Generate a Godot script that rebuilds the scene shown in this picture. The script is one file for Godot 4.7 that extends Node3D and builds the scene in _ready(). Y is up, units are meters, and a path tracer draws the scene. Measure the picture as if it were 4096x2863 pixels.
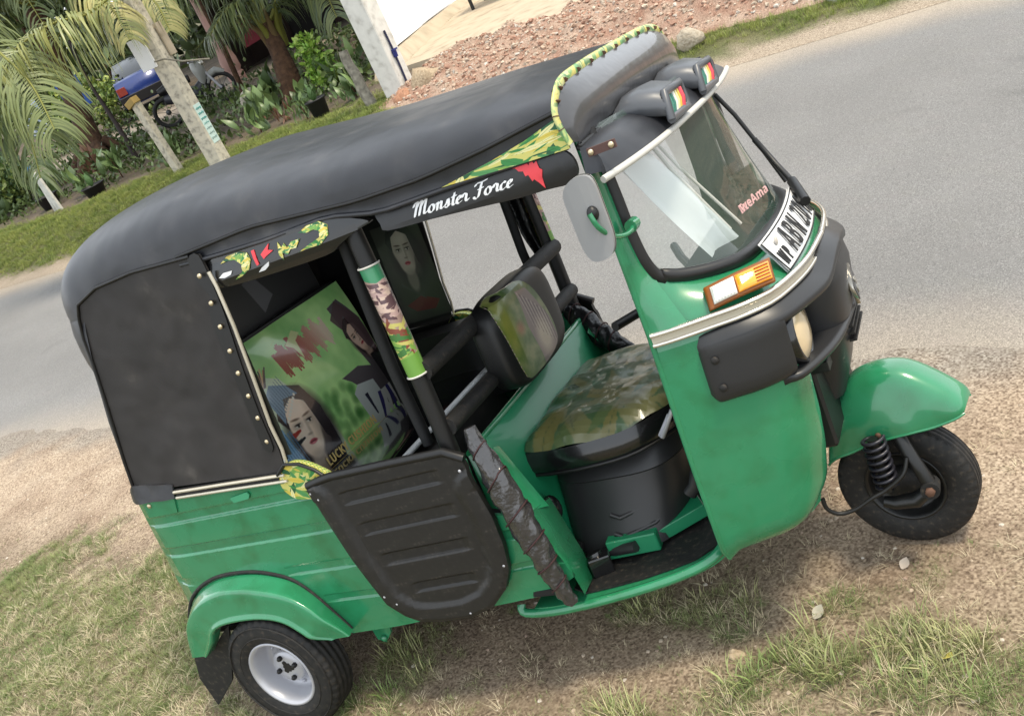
extends Node3D

var rng := RandomNumberGenerator.new()
var M := {}
var names := {}

# ---------------------------------------------------------------- mesh builder
class MB:
	var st := SurfaceTool.new()
	var g := 1
	var col := Color(1, 1, 1)
	func _init() -> void:
		st.begin(Mesh.PRIMITIVE_TRIANGLES)
		st.set_smooth_group(1)
	func smooth() -> void:
		g += 1
		st.set_smooth_group(g)
	func flat() -> void:
		st.set_smooth_group(-1)
	func tri(a: Vector3, b: Vector3, c: Vector3, ua := Vector2.ZERO, ub := Vector2.ZERO, uc := Vector2.ZERO) -> void:
		st.set_color(col); st.set_uv(ua); st.add_vertex(a)
		st.set_color(col); st.set_uv(ub); st.add_vertex(b)
		st.set_color(col); st.set_uv(uc); st.add_vertex(c)
	func quad(a: Vector3, b: Vector3, c: Vector3, d: Vector3, ua := Vector2(0, 0), ub := Vector2(1, 0), uc := Vector2(1, 1), ud := Vector2(0, 1)) -> void:
		tri(a, b, c, ua, ub, uc)
		tri(a, c, d, ua, uc, ud)
	# rows of points; each row a PackedVector3Array of the same length
	func grid(P: Array, close_u := false, close_v := false) -> void:
		smooth()
		var nv := P.size()
		var nu: int = P[0].size()
		for j in (nv if close_v else nv - 1):
			for i in (nu if close_u else nu - 1):
				var i2 := (i + 1) % nu
				var j2 := (j + 1) % nv
				var u0 := float(i) / (nu - 1)
				var u1 := float(i + 1) / (nu - 1)
				var v0 := float(j) / (nv - 1)
				var v1 := float(j + 1) / (nv - 1)
				var a: Vector3 = P[j][i]
				var b: Vector3 = P[j][i2]
				var c: Vector3 = P[j2][i2]
				var d: Vector3 = P[j2][i]
				if not a.is_equal_approx(b) and not b.is_equal_approx(c):
					tri(a, b, c, Vector2(u0, v0), Vector2(u1, v0), Vector2(u1, v1))
				if not a.is_equal_approx(d) and not d.is_equal_approx(c):
					tri(a, c, d, Vector2(u0, v0), Vector2(u1, v1), Vector2(u0, v1))
	func fan(row: PackedVector3Array) -> void:
		smooth()
		var m := Vector3.ZERO
		for p in row:
			m += p
		m /= row.size()
		for i in row.size():
			tri(m, row[i], row[(i + 1) % row.size()])
	func tube(path: PackedVector3Array, r, sides := 10, caps := true, squash := 1.0) -> void:
		var rows := []
		var up := Vector3.UP
		var n := path.size()
		var prev := Vector3.ZERO
		for i in n:
			var d: Vector3 = (path[mini(i + 1, n - 1)] - path[maxi(i - 1, 0)]).normalized()
			if prev == Vector3.ZERO:
				if absf(d.dot(up)) > 0.9:
					up = Vector3.RIGHT
				prev = (up - d * up.dot(d)).normalized()
			else:
				prev = (prev - d * prev.dot(d)).normalized()
			var s := d.cross(prev)
			var rr: float = r if typeof(r) != TYPE_ARRAY else r[mini(i, r.size() - 1)]
			var row := PackedVector3Array()
			for k in sides:
				var t := TAU * k / sides
				row.append(path[i] + (prev * cos(t) + s * sin(t) * squash) * rr)
			rows.append(row)
		grid(rows, true)
		if caps:
			fan(rows[0])
			fan(rows[n - 1])
	# profile: (radius, along); axis and an origin; radius may be modulated
	func lathe(profile: Array, origin: Vector3, axis: Vector3, segs := 48, mod = null) -> void:
		axis = axis.normalized()
		var u := axis.cross(Vector3.UP)
		if u.length() < 0.1:
			u = axis.cross(Vector3.RIGHT)
		u = u.normalized()
		var w := u.cross(axis).normalized()
		var rows := []
		for j in profile.size():
			var p: Vector2 = profile[j]
			var row := PackedVector3Array()
			for k in segs:
				var t := TAU * k / segs
				var rr := p.x
				if mod != null:
					rr = mod.call(p.x, j, k)
				row.append(origin + axis * p.y + (u * cos(t) + w * sin(t)) * rr)
			rows.append(row)
		grid(rows, true)
	func box(c: Vector3, s: Vector3, b := Basis.IDENTITY, bev := 0.0) -> void:
		# bevelled box
		var h := s * 0.5
		if bev <= 0.0:
			bev = minf(minf(h.x, h.y), h.z) * 0.12
		var k := h - Vector3.ONE * bev
		flat()
		var f := func(x: float, y: float, z: float) -> Vector3: return c + b * Vector3(x, y, z)
		for s1 in [-1.0, 1.0]:
			quad(f.call(-k.x, -k.y, s1 * h.z), f.call(k.x, -k.y, s1 * h.z), f.call(k.x, k.y, s1 * h.z), f.call(-k.x, k.y, s1 * h.z))
			quad(f.call(s1 * h.x, -k.y, -k.z), f.call(s1 * h.x, -k.y, k.z), f.call(s1 * h.x, k.y, k.z), f.call(s1 * h.x, k.y, -k.z))
			quad(f.call(-k.x, s1 * h.y, -k.z), f.call(k.x, s1 * h.y, -k.z), f.call(k.x, s1 * h.y, k.z), f.call(-k.x, s1 * h.y, k.z))
			for s2 in [-1.0, 1.0]:
				quad(f.call(-k.x, s1 * h.y, s2 * k.z), f.call(k.x, s1 * h.y, s2 * k.z), f.call(k.x, s1 * k.y, s2 * h.z), f.call(-k.x, s1 * k.y, s2 * h.z))
				quad(f.call(s1 * h.x, -k.y, s2 * k.z), f.call(s1 * h.x, k.y, s2 * k.z), f.call(s1 * k.x, k.y, s2 * h.z), f.call(s1 * k.x, -k.y, s2 * h.z))
				quad(f.call(s1 * h.x, s2 * k.y, -k.z), f.call(s1 * h.x, s2 * k.y, k.z), f.call(s1 * k.x, s2 * h.y, k.z), f.call(s1 * k.x, s2 * h.y, -k.z))
				for s3 in [-1.0, 1.0]:
					tri(f.call(s1 * h.x, s2 * k.y, s3 * k.z), f.call(s1 * k.x, s2 * h.y, s3 * k.z), f.call(s1 * k.x, s2 * k.y, s3 * h.z))
	func ball(c: Vector3, r: Vector3, n := 10) -> void:
		var rows := []
		for j in n + 1:
			var a := PI * j / n
			var row := PackedVector3Array()
			for k in n * 2:
				var t := PI * k / n
				row.append(c + Vector3(r.x * sin(a) * cos(t), r.y * cos(a), r.z * sin(a) * sin(t)))
			rows.append(row)
		grid(rows, true)
	# a sheet cut to an outline: f maps the outline's plane to space; thick folds its rim back by that vector
	func panel(poly: PackedVector2Array, step: Vector2, f: Callable, thick := Vector3.ZERO) -> void:
		smooth()
		var lo := poly[0]
		var hi := poly[0]
		for p in poly:
			lo = lo.min(p)
			hi = hi.max(p)
		var size := hi - lo
		var nx := maxi(1, ceili(size.x / step.x))
		var ny := maxi(1, ceili(size.y / step.y))
		var cell := Vector2(size.x / nx, size.y / ny)
		var inside := []
		for j in ny + 1:
			var row := PackedByteArray()
			for i in nx + 1:
				row.append(1 if Geometry2D.is_point_in_polygon(lo + Vector2(i, j) * cell, poly) else 0)
			inside.append(row)
		var uv := func(p: Vector2) -> Vector2: return Vector2((p.x - lo.x) / size.x, 1.0 - (p.y - lo.y) / size.y)
		for j in ny:
			for i in nx:
				var a := lo + Vector2(i, j) * cell
				var sq := PackedVector2Array([a, a + Vector2(cell.x, 0), a + cell, a + Vector2(0, cell.y)])
				var near := false
				if inside[j][i] + inside[j][i + 1] + inside[j + 1][i] + inside[j + 1][i + 1] < 4:
					near = true
				var parts := [sq]
				if near:
					parts = Geometry2D.intersect_polygons(sq, poly)
				for q in parts:
					if q.size() < 3:
						continue
					if not near:
						quad(f.call(q[0]), f.call(q[1]), f.call(q[2]), f.call(q[3]), uv.call(q[0]), uv.call(q[1]), uv.call(q[2]), uv.call(q[3]))
						continue
					if Geometry2D.is_polygon_clockwise(q):
						q.reverse()
					var t := Geometry2D.triangulate_polygon(q)
					for k in range(0, t.size(), 3):
						tri(f.call(q[t[k]]), f.call(q[t[k + 1]]), f.call(q[t[k + 2]]), uv.call(q[t[k]]), uv.call(q[t[k + 1]]), uv.call(q[t[k + 2]]))
		if thick != Vector3.ZERO:
			smooth()
			var n := poly.size()
			for i in n:
				var p := poly[i]
				var q := poly[(i + 1) % n]
				var m := maxi(1, ceili(p.distance_to(q) / maxf(step.x, step.y)))
				for k in m:
					var a: Vector3 = f.call(p.lerp(q, float(k) / m))
					var b: Vector3 = f.call(p.lerp(q, float(k + 1) / m))
					quad(a, b, b + thick, a + thick)
	func done() -> ArrayMesh:
		st.generate_normals()
		return st.commit()

# ---------------------------------------------------------------- scene helpers
func numbered(called: String) -> String:
	if not names.has(called):
		names[called] = 0
		return called
	names[called] += 1
	return "%s_%03d" % [called, names[called]]

func obj(called: String, what, mat: Material, parent: Node = null, at := Vector3.ZERO) -> MeshInstance3D:
	var o := MeshInstance3D.new()
	o.mesh = what.done() if what is MB else what
	o.material_override = mat
	o.name = numbered(called) if parent == null else called
	o.position = at
	(self if parent == null else parent).add_child(o, true)
	return o

func thing(called: String, label: String, category: String, at := Vector3.ZERO, group := "") -> Node3D:
	var o := Node3D.new()
	o.name = numbered(called)
	add_child(o, true)
	o.position = at
	return tag(o, label, category, group)

func tag(o: Node3D, label: String, category: String, group := "") -> Node3D:
	o.set_meta("label", label)
	o.set_meta("category", category)
	if group:
		o.set_meta("group", group)
	return o

func struct(o: Node3D) -> Node3D:
	o.set_meta("kind", "structure")
	return o

func part(called: String, parent: Node) -> Node3D:
	var o := Node3D.new()
	o.name = called
	parent.add_child(o, true)
	return o

func mat(c: Color, rough := 0.6, metal := 0.0, coat := 0.0) -> StandardMaterial3D:
	var m := StandardMaterial3D.new()
	m.albedo_color = c
	m.roughness = rough
	m.metallic = metal
	if coat > 0.0:
		m.clearcoat_enabled = true
		m.clearcoat = coat
		m.clearcoat_roughness = 0.06
	return m

func lin(r: float, g: float, b: float) -> Color:
	return Color(r, g, b).linear_to_srgb()

func noise(freq: float, seed_: int, oct := 4, kind := FastNoiseLite.TYPE_SIMPLEX_SMOOTH) -> FastNoiseLite:
	var n := FastNoiseLite.new()
	n.noise_type = kind
	n.frequency = freq
	n.seed = seed_
	n.fractal_octaves = oct
	return n

# a seamless picture of a noise run through a list of [place, colour]
func ramp_image(n: FastNoiseLite, size: int, stops: Array) -> Image:
	var src := n.get_seamless_image(size, size)
	src.convert(Image.FORMAT_L8)
	var lut := []
	for v in 256:
		var t := v / 255.0
		var c: Color = stops[0][1]
		for k in stops.size() - 1:
			if t >= stops[k][0]:
				c = stops[k][1].lerp(stops[k + 1][1], clampf((t - stops[k][0]) / (stops[k + 1][0] - stops[k][0]), 0, 1))
		lut.append(c)
	var data := src.get_data()
	var out := PackedByteArray()
	out.resize(size * size * 3)
	for i in size * size:
		var c: Color = lut[data[i]]
		out[i * 3] = c.r8
		out[i * 3 + 1] = c.g8
		out[i * 3 + 2] = c.b8
	return Image.create_from_data(size, size, false, Image.FORMAT_RGB8, out)

func tex(im: Image) -> ImageTexture:
	return ImageTexture.create_from_image(im)

func bumps(n: FastNoiseLite, size: int, strength := 4.0) -> ImageTexture:
	var im := n.get_seamless_image(size, size)
	im.convert(Image.FORMAT_RGBA8)
	im.bump_map_to_normal_map(strength)
	return tex(im)

func triplanar(m: StandardMaterial3D, scale: float, world := true) -> StandardMaterial3D:
	m.uv1_triplanar = true
	m.uv1_world_triplanar = world
	m.uv1_scale = Vector3.ONE * scale
	return m

func with_normal(m: StandardMaterial3D, t: Texture2D, s := 1.0) -> StandardMaterial3D:
	m.normal_enabled = true
	m.normal_texture = t
	m.normal_scale = s
	return m

func v2(a: Array) -> PackedVector2Array:
	var o := PackedVector2Array()
	for i in range(0, a.size(), 2):
		o.append(Vector2(a[i], a[i + 1]))
	return o

func v3(a: Array) -> PackedVector3Array:
	var o := PackedVector3Array()
	for i in range(0, a.size(), 3):
		o.append(Vector3(a[i], a[i + 1], a[i + 2]))
	return o

# a rounder line through the points (closed or open)
func curve2(p: PackedVector2Array, per := 5, closed := false) -> PackedVector2Array:
	var o := PackedVector2Array()
	var n := p.size()
	for i in (n if closed else n - 1):
		var a := p[(i - 1 + n) % n] if closed or i > 0 else p[0]
		var b := p[i]
		var c := p[(i + 1) % n]
		var d := p[(i + 2) % n] if closed or i + 2 < n else p[n - 1]
		for k in per:
			o.append(b.cubic_interpolate(c, a, d, float(k) / per))
	if not closed:
		o.append(p[n - 1])
	return o

func curve3(p: PackedVector3Array, per := 5) -> PackedVector3Array:
	var o := PackedVector3Array()
	var n := p.size()
	for i in n - 1:
		var a := p[maxi(i - 1, 0)]
		var d := p[mini(i + 2, n - 1)]
		for k in per:
			o.append(p[i].cubic_interpolate(p[i + 1], a, d, float(k) / per))
	o.append(p[n - 1])
	return o

func interp(x: float, xs: Array, ys: Array) -> float:
	if x <= xs[0]:
		return ys[0]
	for i in xs.size() - 1:
		if x <= xs[i + 1]:
			return lerpf(ys[i], ys[i + 1], (x - xs[i]) / (xs[i + 1] - xs[i]))
	return ys[ys.size() - 1]

func lettering(called: String, text: String, size: float, m: Material, parent: Node, xf: Transform3D, serif := false, bold := true, italic := false, depth := 0.002) -> MeshInstance3D:
	var t := TextMesh.new()
	var f := SystemFont.new()
	f.font_names = PackedStringArray(["Droid Serif" if serif else "Droid Sans"])
	f.font_weight = 700 if bold else 400
	f.font_italic = italic
	t.font = f
	t.text = text
	t.font_size = 64
	t.pixel_size = size / 64.0
	t.depth = depth
	var o := obj(called, t, m, parent)
	o.transform = xf
	return o

# ---------------------------------------------------------------- painting of prints
func blob(im: Image, c: Vector2, r: Vector2, col: Color, soft := 0.15, turn := 0.0) -> void:
	var w := im.get_width()
	var h := im.get_height()
	c *= Vector2(w, h)
	r *= Vector2(w, h)
	var R := maxf(r.x, r.y) * (1.0 + soft)
	for y in range(maxi(0, int(c.y - R)), mini(h, int(c.y + R) + 1)):
		for x in range(maxi(0, int(c.x - R)), mini(w, int(c.x + R) + 1)):
			var d := (Vector2(x, y) - c).rotated(-turn) / r
			var a := clampf((1.0 + soft - d.length()) / (2.0 * soft + 0.001), 0, 1) * col.a
			if a > 0.0:
				im.set_pixel(x, y, im.get_pixel(x, y).lerp(Color(col.r, col.g, col.b), a))

func shape(im: Image, pts: Array, col: Color) -> void:
	var w := im.get_width()
	var h := im.get_height()
	var p := PackedVector2Array()
	for i in range(0, pts.size(), 2):
		p.append(Vector2(pts[i] * w, pts[i + 1] * h))
	var lo := p[0]
	var hi := p[0]
	for q in p:
		lo = lo.min(q)
		hi = hi.max(q)
	for y in range(maxi(0, int(lo.y)), mini(h, int(hi.y) + 1)):
		for x in range(maxi(0, int(lo.x)), mini(w, int(hi.x) + 1)):
			if Geometry2D.is_point_in_polygon(Vector2(x + 0.5, y + 0.5), p):
				im.set_pixel(x, y, im.get_pixel(x, y).lerp(Color(col.r, col.g, col.b), col.a))

func stroke(im: Image, a: Vector2, b: Vector2, width: float, col: Color) -> void:
	var d := (b - a).orthogonal().normalized() * width * 0.5
	shape(im, [a.x + d.x, a.y + d.y, b.x + d.x * 0.4, b.y + d.y * 0.4, b.x - d.x * 0.4, b.y - d.y * 0.4, a.x - d.x, a.y - d.y], col)

func camo(size: int, seed_: int) -> Image:
	var r := RandomNumberGenerator.new()
	r.seed = seed_
	var im := Image.create(size, size, false, Image.FORMAT_RGB8)
	im.fill(Color(0.78, 0.76, 0.42))
	var cols := [Color(0.2, 0.5, 0.25), Color(0.45, 0.62, 0.28), Color(0.86, 0.84, 0.6), Color(0.12, 0.34, 0.2), Color(0.8, 0.72, 0.3), Color(0.3, 0.55, 0.32)]
	for k in 70:
		var c := Vector2(r.randf(), r.randf())
		var a := r.randf() * TAU
		var l := r.randf_range(0.08, 0.24)
		var wd := l * r.randf_range(0.15, 0.4)
		var d := Vector2.from_angle(a)
		var n := d.orthogonal() * wd
		var p := [c - d * l, c - d * l * 0.3 + n, c + d * l * 0.4 + n * 0.8, c + d * l, c + d * l * 0.3 - n * 0.9, c - d * l * 0.4 - n]
		var flatp := []
		for q in p:
			flatp.append(q.x)
			flatp.append(q.y)
		shape(im, flatp, cols[r.randi() % cols.size()])
		stroke(im, c - d * l, c + d * l, 0.006, Color(0.1, 0.28, 0.15, 0.6))
	return im

func face(im: Image, c: Vector2, s: float, turn: float, skin: Color, hair: Color) -> void:
	# a woman's portrait as printed on vinyl; s = half the face's height
	var asp := Vector2(float(im.get_height()) / im.get_width(), 1.0)
	var at := func(x: float, y: float) -> Vector2: return c + Vector2(x, y).rotated(turn) * s * asp
	var rad := func(x: float, y: float) -> Vector2: return Vector2(x, y) * s * asp
	var sh := skin.darkened(0.32)
	var lt := skin.lightened(0.25)
	blob(im, at.call(0.2, 0.25), rad.call(0.95, 1.3), hair, 0.2, turn)
	blob(im, at.call(0.0, 1.15), rad.call(0.3, 0.55), sh, 0.2, turn)
	blob(im, at.call(0, -0.15), rad.call(0.6, 0.8), skin, 0.08, turn)
	blob(im, at.call(0.0, 0.35), rad.call(0.46, 0.62), skin, 0.1, turn)
	blob(im, at.call(-0.2, 0.15), rad.call(0.2, 0.3), Color(lt.r, lt.g, lt.b, 0.6), 0.8, turn)
	blob(im, at.call(0.0, -0.55), rad.call(0.3, 0.18), Color(lt.r, lt.g, lt.b, 0.5), 0.8, turn)
	blob(im, at.call(0.5, 0.1), rad.call(0.18, 0.65), Color(sh.r, sh.g, sh.b, 0.6), 0.8, turn)
	blob(im, at.call(0.1, 0.88), rad.call(0.3, 0.12), Color(sh.r, sh.g, sh.b, 0.5), 0.8, turn)
	for k in [-1.0, 1.0]:
		var ex: float = k * 0.26
		blob(im, at.call(ex, -0.12), rad.call(0.17, 0.1), Color(sh.r, sh.g, sh.b, 0.7), 0.7, turn)
		blob(im, at.call(ex, -0.1), rad.call(0.1, 0.035), Color(0.86, 0.85, 0.82), 0.3, turn)
		blob(im, at.call(ex + 0.02, -0.1), rad.call(0.042, 0.045), Color(0.12, 0.09, 0.07), 0.3, turn)
		blob(im, at.call(ex, -0.145), rad.call(0.13, 0.022), Color(0.1, 0.07, 0.06), 0.4, turn)
		blob(im, at.call(ex, -0.3), rad.call(0.17, 0.03), Color(0.2, 0.14, 0.1, 0.8), 0.5, turn - k * 0.1)
	blob(im, at.call(0.09, 0.08), rad.call(0.05, 0.22), Color(sh.r, sh.g, sh.b, 0.55), 0.8, turn)
	blob(im, at.call(0.0, 0.02), rad.call(0.03, 0.2), Color(lt.r, lt.g, lt.b, 0.7), 0.8, turn)
	blob(im, at.call(0.03, 0.25), rad.call(0.1, 0.035), Color(sh.r, sh.g, sh.b, 0.9), 0.5, turn)
	blob(im, at.call(0.02, 0.48), rad.call(0.16, 0.075), Color(0.7, 0.26, 0.3), 0.25, turn)
	blob(im, at.call(0.02, 0.475), rad.call(0.15, 0.014), Color(0.35, 0.08, 0.12), 0.5, turn)
	blob(im, at.call(0.0, 0.52), rad.call(0.07, 0.02), Color(0.95, 0.6, 0.62, 0.7), 0.6, turn)
	shape(im, _flat([at.call(-0.6, -0.1), at.call(-0.45, -0.68), at.call(0.0, -0.9), at.call(0.48, -0.66), at.call(0.62, 0.5), at.call(0.95, 0.9), at.call(1.0, -0.3), at.call(0.6, -1.1), at.call(0.0, -1.3), at.call(-0.5, -1.15), at.call(-0.85, -0.5)]), hair)

func softened(im: Image, k: float) -> Image:
	var w := im.get_width()
	var h := im.get_height()
	im.resize(int(w / k), int(h / k), Image.INTERPOLATE_LANCZOS)
	im.resize(w, h, Image.INTERPOLATE_CUBIC)
	return im

func _flat(p: Array) -> Array:
	var o := []
	for q in p:
		o.append(q.x)
		o.append(q.y)
	return o

func _ready() -> void:
	rng.seed = 7
	# camera, air and light
	var cam := Camera3D.new()
	cam.name = "camera"
	cam.fov = 40.68
	cam.near = 0.05
	cam.far = 400.0
	cam.transform = Transform3D(Basis.from_euler(Vector3(-0.43, 0.62654, -0.44772), EULER_ORDER_YXZ), Vector3(0, 2.15, 0))
	add_child(cam)
	cam.current = true
	var we := WorldEnvironment.new()
	we.name = "air"
	var env := Environment.new()
	env.background_mode = Environment.BG_SKY
	var sky := Sky.new()
	var sm := ProceduralSkyMaterial.new()
	sm.sky_top_color = Color(0.82, 0.85, 0.88)
	sm.sky_horizon_color = Color(0.93, 0.94, 0.95)
	sm.sky_curve = 0.12
	sm.ground_bottom_color = Color(0.3, 0.28, 0.24)
	sm.ground_horizon_color = Color(0.6, 0.6, 0.57)
	sm.sky_energy_multiplier = 1.0
	sm.sun_angle_max = 0.0
	sky.sky_material = sm
	env.sky = sky
	env.tonemap_mode = Environment.TONE_MAPPER_LINEAR
	env.tonemap_exposure = 2.3
	env.sdfgi_enabled = true
	env.ssao_enabled = true
	env.ssil_enabled = true
	we.environment = env
	add_child(we)
	var sun := DirectionalLight3D.new()
	sun.name = "sun"
	sun.light_energy = 0.5
	sun.light_color = Color(1.0, 0.95, 0.86)
	sun.light_angular_distance = 12.0
	sun.shadow_enabled = true
	add_child(sun)
	# a veiled sun high on the right
	sun.look_at_from_position(Vector3(5.0, 12, -1.0), Vector3.ZERO)
	make_materials()
	build_ground()
	build_rickshaw()
	build_yard()
	build_plants()

func make_materials() -> void:
	var grain := noise(0.06, 3)
	var fine := bumps(noise(0.12, 5), 256, 3.0)
	M.green = mat(Color(0.16, 0.5, 0.34), 0.34, 0.0, 0.8)
	# sun-dulled, slightly dusty paint
	triplanar(M.green, 1.1, false)
	M.green.albedo_texture = tex(ramp_image(noise(0.012, 301, 6), 512, [[0.0, Color(0.86, 0.84, 0.78)], [0.3, Color(0.93, 0.93, 0.9)], [0.55, Color(1, 1, 1)], [1.0, Color(1, 1, 1)]]))
	M.green.roughness_texture = tex(ramp_image(noise(0.02, 302, 6), 256, [[0.0, Color(1, 1, 1)], [0.45, Color(0.8, 0.8, 0.8)], [1.0, Color(0.65, 0.65, 0.65)]]))
	M.green_in = mat(Color(0.1, 0.48, 0.32), 0.45, 0.0, 0.3)
	M.vinyl = with_normal(triplanar(mat(Color(0.165, 0.17, 0.195), 0.4), 3.0, false), bumps(noise(0.012, 9, 3), 256, 6.0), 0.25)
	M.vinyl_side = with_normal(triplanar(mat(Color(0.17, 0.155, 0.15), 0.68), 1.2, false), bumps(noise(0.01, 12, 3), 256, 6.0), 0.3)
	M.vinyl.albedo_color = Color.WHITE
	M.vinyl.uv1_scale = Vector3.ONE * 1.1
	M.vinyl.normal_scale = 0.4
	M.vinyl.albedo_texture = tex(ramp_image(noise(0.008, 305, 6), 512, [[0.0, Color(0.13, 0.135, 0.15)], [0.5, Color(0.165, 0.17, 0.19)], [0.72, Color(0.2, 0.2, 0.215)], [1.0, Color(0.3, 0.295, 0.29)]]))
	M.vinyl_side.albedo_color = Color.WHITE
	M.vinyl_side.normal_scale = 0.55
	M.vinyl_side.albedo_texture = tex(ramp_image(noise(0.007, 306, 6), 512, [[0.0, Color(0.14, 0.128, 0.122)], [0.55, Color(0.17, 0.156, 0.15)], [0.75, Color(0.2, 0.185, 0.175)], [1.0, Color(0.32, 0.3, 0.28)]]))
	M.black = mat(Color(0.07, 0.068, 0.07), 0.45)
	M.door = with_normal(triplanar(mat(Color(0.105, 0.1, 0.097), 0.45), 8.0, false), fine, 0.15)
	M.gloss = mat(Color(0.075, 0.075, 0.08), 0.25, 0.0, 0.6)
	M.cap = with_normal(triplanar(mat(Color(0.27, 0.27, 0.28), 0.3, 0.0, 0.5), 4.0, false), bumps(noise(0.01, 17, 3), 256, 6.0), 0.35)
	M.plastic = mat(Color(0.155, 0.155, 0.16), 0.38)
	M.grey_plastic = mat(Color(0.33, 0.34, 0.36), 0.35)
	M.dark_in = mat(Color(0.06, 0.06, 0.065), 0.7)
	M.rubber = with_normal(triplanar(mat(Color(0.085, 0.083, 0.082), 0.7), 6.0, false), fine, 0.3)
	M.rubber.albedo_color = Color.WHITE
	M.rubber.albedo_texture = tex(ramp_image(noise(0.02, 307, 6), 256, [[0.0, Color(0.07, 0.068, 0.066)], [0.5, Color(0.09, 0.086, 0.082)], [0.7, Color(0.13, 0.12, 0.11)], [1.0, Color(0.3, 0.26, 0.21)]]))
	M.door.albedo_color = Color.WHITE
	M.door.albedo_texture = tex(ramp_image(noise(0.015, 308, 6), 256, [[0.0, Color(0.09, 0.086, 0.083)], [0.6, Color(0.11, 0.105, 0.1)], [0.78, Color(0.13, 0.122, 0.115)], [1.0, Color(0.25, 0.23, 0.21)]]))
	M.frame = mat(Color(0.11, 0.107, 0.11), 0.45)
	M.chrome = mat(Color(0.86, 0.84, 0.8), 0.22, 0.85)
	M.trim = mat(Color(0.8, 0.77, 0.7), 0.35, 0.5)
	M.steel = mat(Color(0.72, 0.72, 0.74), 0.38, 0.35)
	M.rim_black = mat(Color(0.1, 0.1, 0.1), 0.35, 0.1)
	M.rust = mat(Color(0.36, 0.25, 0.19), 0.75)
	M.stud = mat(Color(0.8, 0.74, 0.62), 0.3, 0.7)
	M.white_plate = mat(Color(0.9, 0.9, 0.9), 0.5)
	M.ink = mat(Color(0.06, 0.06, 0.06), 0.5)
	M.white_ink = mat(Color(0.92, 0.92, 0.92), 0.5)
	M.red_ink = mat(Color(0.85, 0.25, 0.28), 0.5)
	M.pink_ink = mat(Color(0.95, 0.72, 0.72), 0.5)
	M.gold_ink = mat(Color(0.9, 0.8, 0.5), 0.5)
	M.edge_white = mat(Color(0.78, 0.77, 0.74), 0.5)
	M.clay_bracket = mat(Color(0.33, 0.23, 0.21), 0.7)
	var gl := mat(Color(0.6, 0.75, 0.68, 0.08), 0.02)
	gl.transparency = BaseMaterial3D.TRANSPARENCY_ALPHA
	gl.metallic_specular = 0.6
	M.glass = gl
	var reflection_white := mat(Color(0.86, 0.9, 0.9, 0.55), 0.12)
	reflection_white.transparency = BaseMaterial3D.TRANSPARENCY_ALPHA
	M.reflection_white = reflection_white
	M.amber = mat(Color(0.95, 0.6, 0.1), 0.15, 0.0, 0.8)
	M.clear_lens = mat(Color(0.86, 0.86, 0.83), 0.12, 0.0, 0.8)
	M.lamp_glass = mat(Color(0.82, 0.74, 0.6), 0.1, 0.1, 0.8)
	var wrap := with_normal(triplanar(mat(Color(0.22, 0.215, 0.22), 0.2, 0.1, 0.8), 9.0, false), bumps(noise(0.02, 31, 3), 256, 9.0), 0.8)
	M.wrap = wrap
	M.wrap_black = with_normal(triplanar(mat(Color(0.1, 0.1, 0.105), 0.3), 7.0, false), bumps(noise(0.015, 33, 3), 256, 9.0), 0.9)
	var cm := tex(camo(256, 4))
	M.camo = mat(Color.WHITE, 0.4)
	M.camo.albedo_texture = cm
	M.camo_tri = triplanar(mat(Color.WHITE, 0.4), 5.0, false)
	var cp := camo(128, 14)
	for y in 128:
		for x in 128:
			cp.set_pixel(x, y, cp.get_pixel(x, y).lerp(Color(0.8, 0.82, 0.68), 0.35))
	M.camo_tri.albedo_texture = tex(cp)
	M.mirror_back = mat(Color(0.55, 0.55, 0.55), 0.35)
	# prints
	M.seat_print = mat(Color.WHITE, 0.22, 0.0, 0.7)
	M.seat_print.albedo_texture = tex(softened(paint_seat(), 2.0))
	M.cushion_print = mat(Color.WHITE, 0.12, 0.0, 0.8)
	M.cushion_print.albedo_texture = tex(paint_cushion())
	M.side_print = mat(Color.WHITE, 0.3, 0.0, 0.4)
	M.side_print.albedo_texture = tex(softened(paint_side(), 2.0))
	M.rear_print = mat(Color.WHITE, 0.4)
	M.rear_print.albedo_texture = tex(softened(paint_rear(), 1.8))
	M.pad_print = mat(Color.WHITE, 0.3, 0.0, 0.4)
	M.pad_print.albedo_texture = tex(softened(paint_pad(), 2.0))
	M.post_print = mat(Color.WHITE, 0.25, 0.0, 0.5)
	M.post_print.albedo_texture = tex(paint_post())
	var sp := camo(128, 21)
	for y in 128:
		for x in 128:
			sp.set_pixel(x, y, sp.get_pixel(x, y).lerp(Color(0.26, 0.27, 0.2), 0.72))
	M.seat_cover = with_normal(mat(Color.WHITE, 0.34, 0.0, 0.35), bumps(noise(0.016, 41, 3), 256, 8.0), 0.35)
	M.seat_cover.albedo_texture = tex(sp)
	# walls and ground
	var plaster := ramp_image(noise(0.015, 71, 5), 512, [[0.0, Color(0.66, 0.64, 0.6)], [0.3, Color(0.78, 0.77, 0.74)], [0.5, Color(0.82, 0.81, 0.78)], [1.0, Color(0.86, 0.85, 0.82)]])
	M.plaster = triplanar(mat(Color(1, 1, 1), 0.85), 0.7)
	M.plaster.albedo_texture = tex(plaster)
	var conc := ramp_image(noise(0.02, 72, 5), 512, [[0.0, Color(0.45, 0.44, 0.41)], [0.3, Color(0.66, 0.63, 0.57)], [0.5, Color(0.76, 0.73, 0.66)], [1.0, Color(0.82, 0.78, 0.7)]])
	M.pole = triplanar(mat(Color(1, 1, 1), 0.9), 0.9)
	M.pole.albedo_texture = tex(conc)
	with_normal(M.pole, fine, 0.4)
	M.slab = triplanar(mat(Color(0.86, 0.8, 0.72), 0.9), 0.35)
	M.slab.albedo_texture = tex(plaster)
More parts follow.
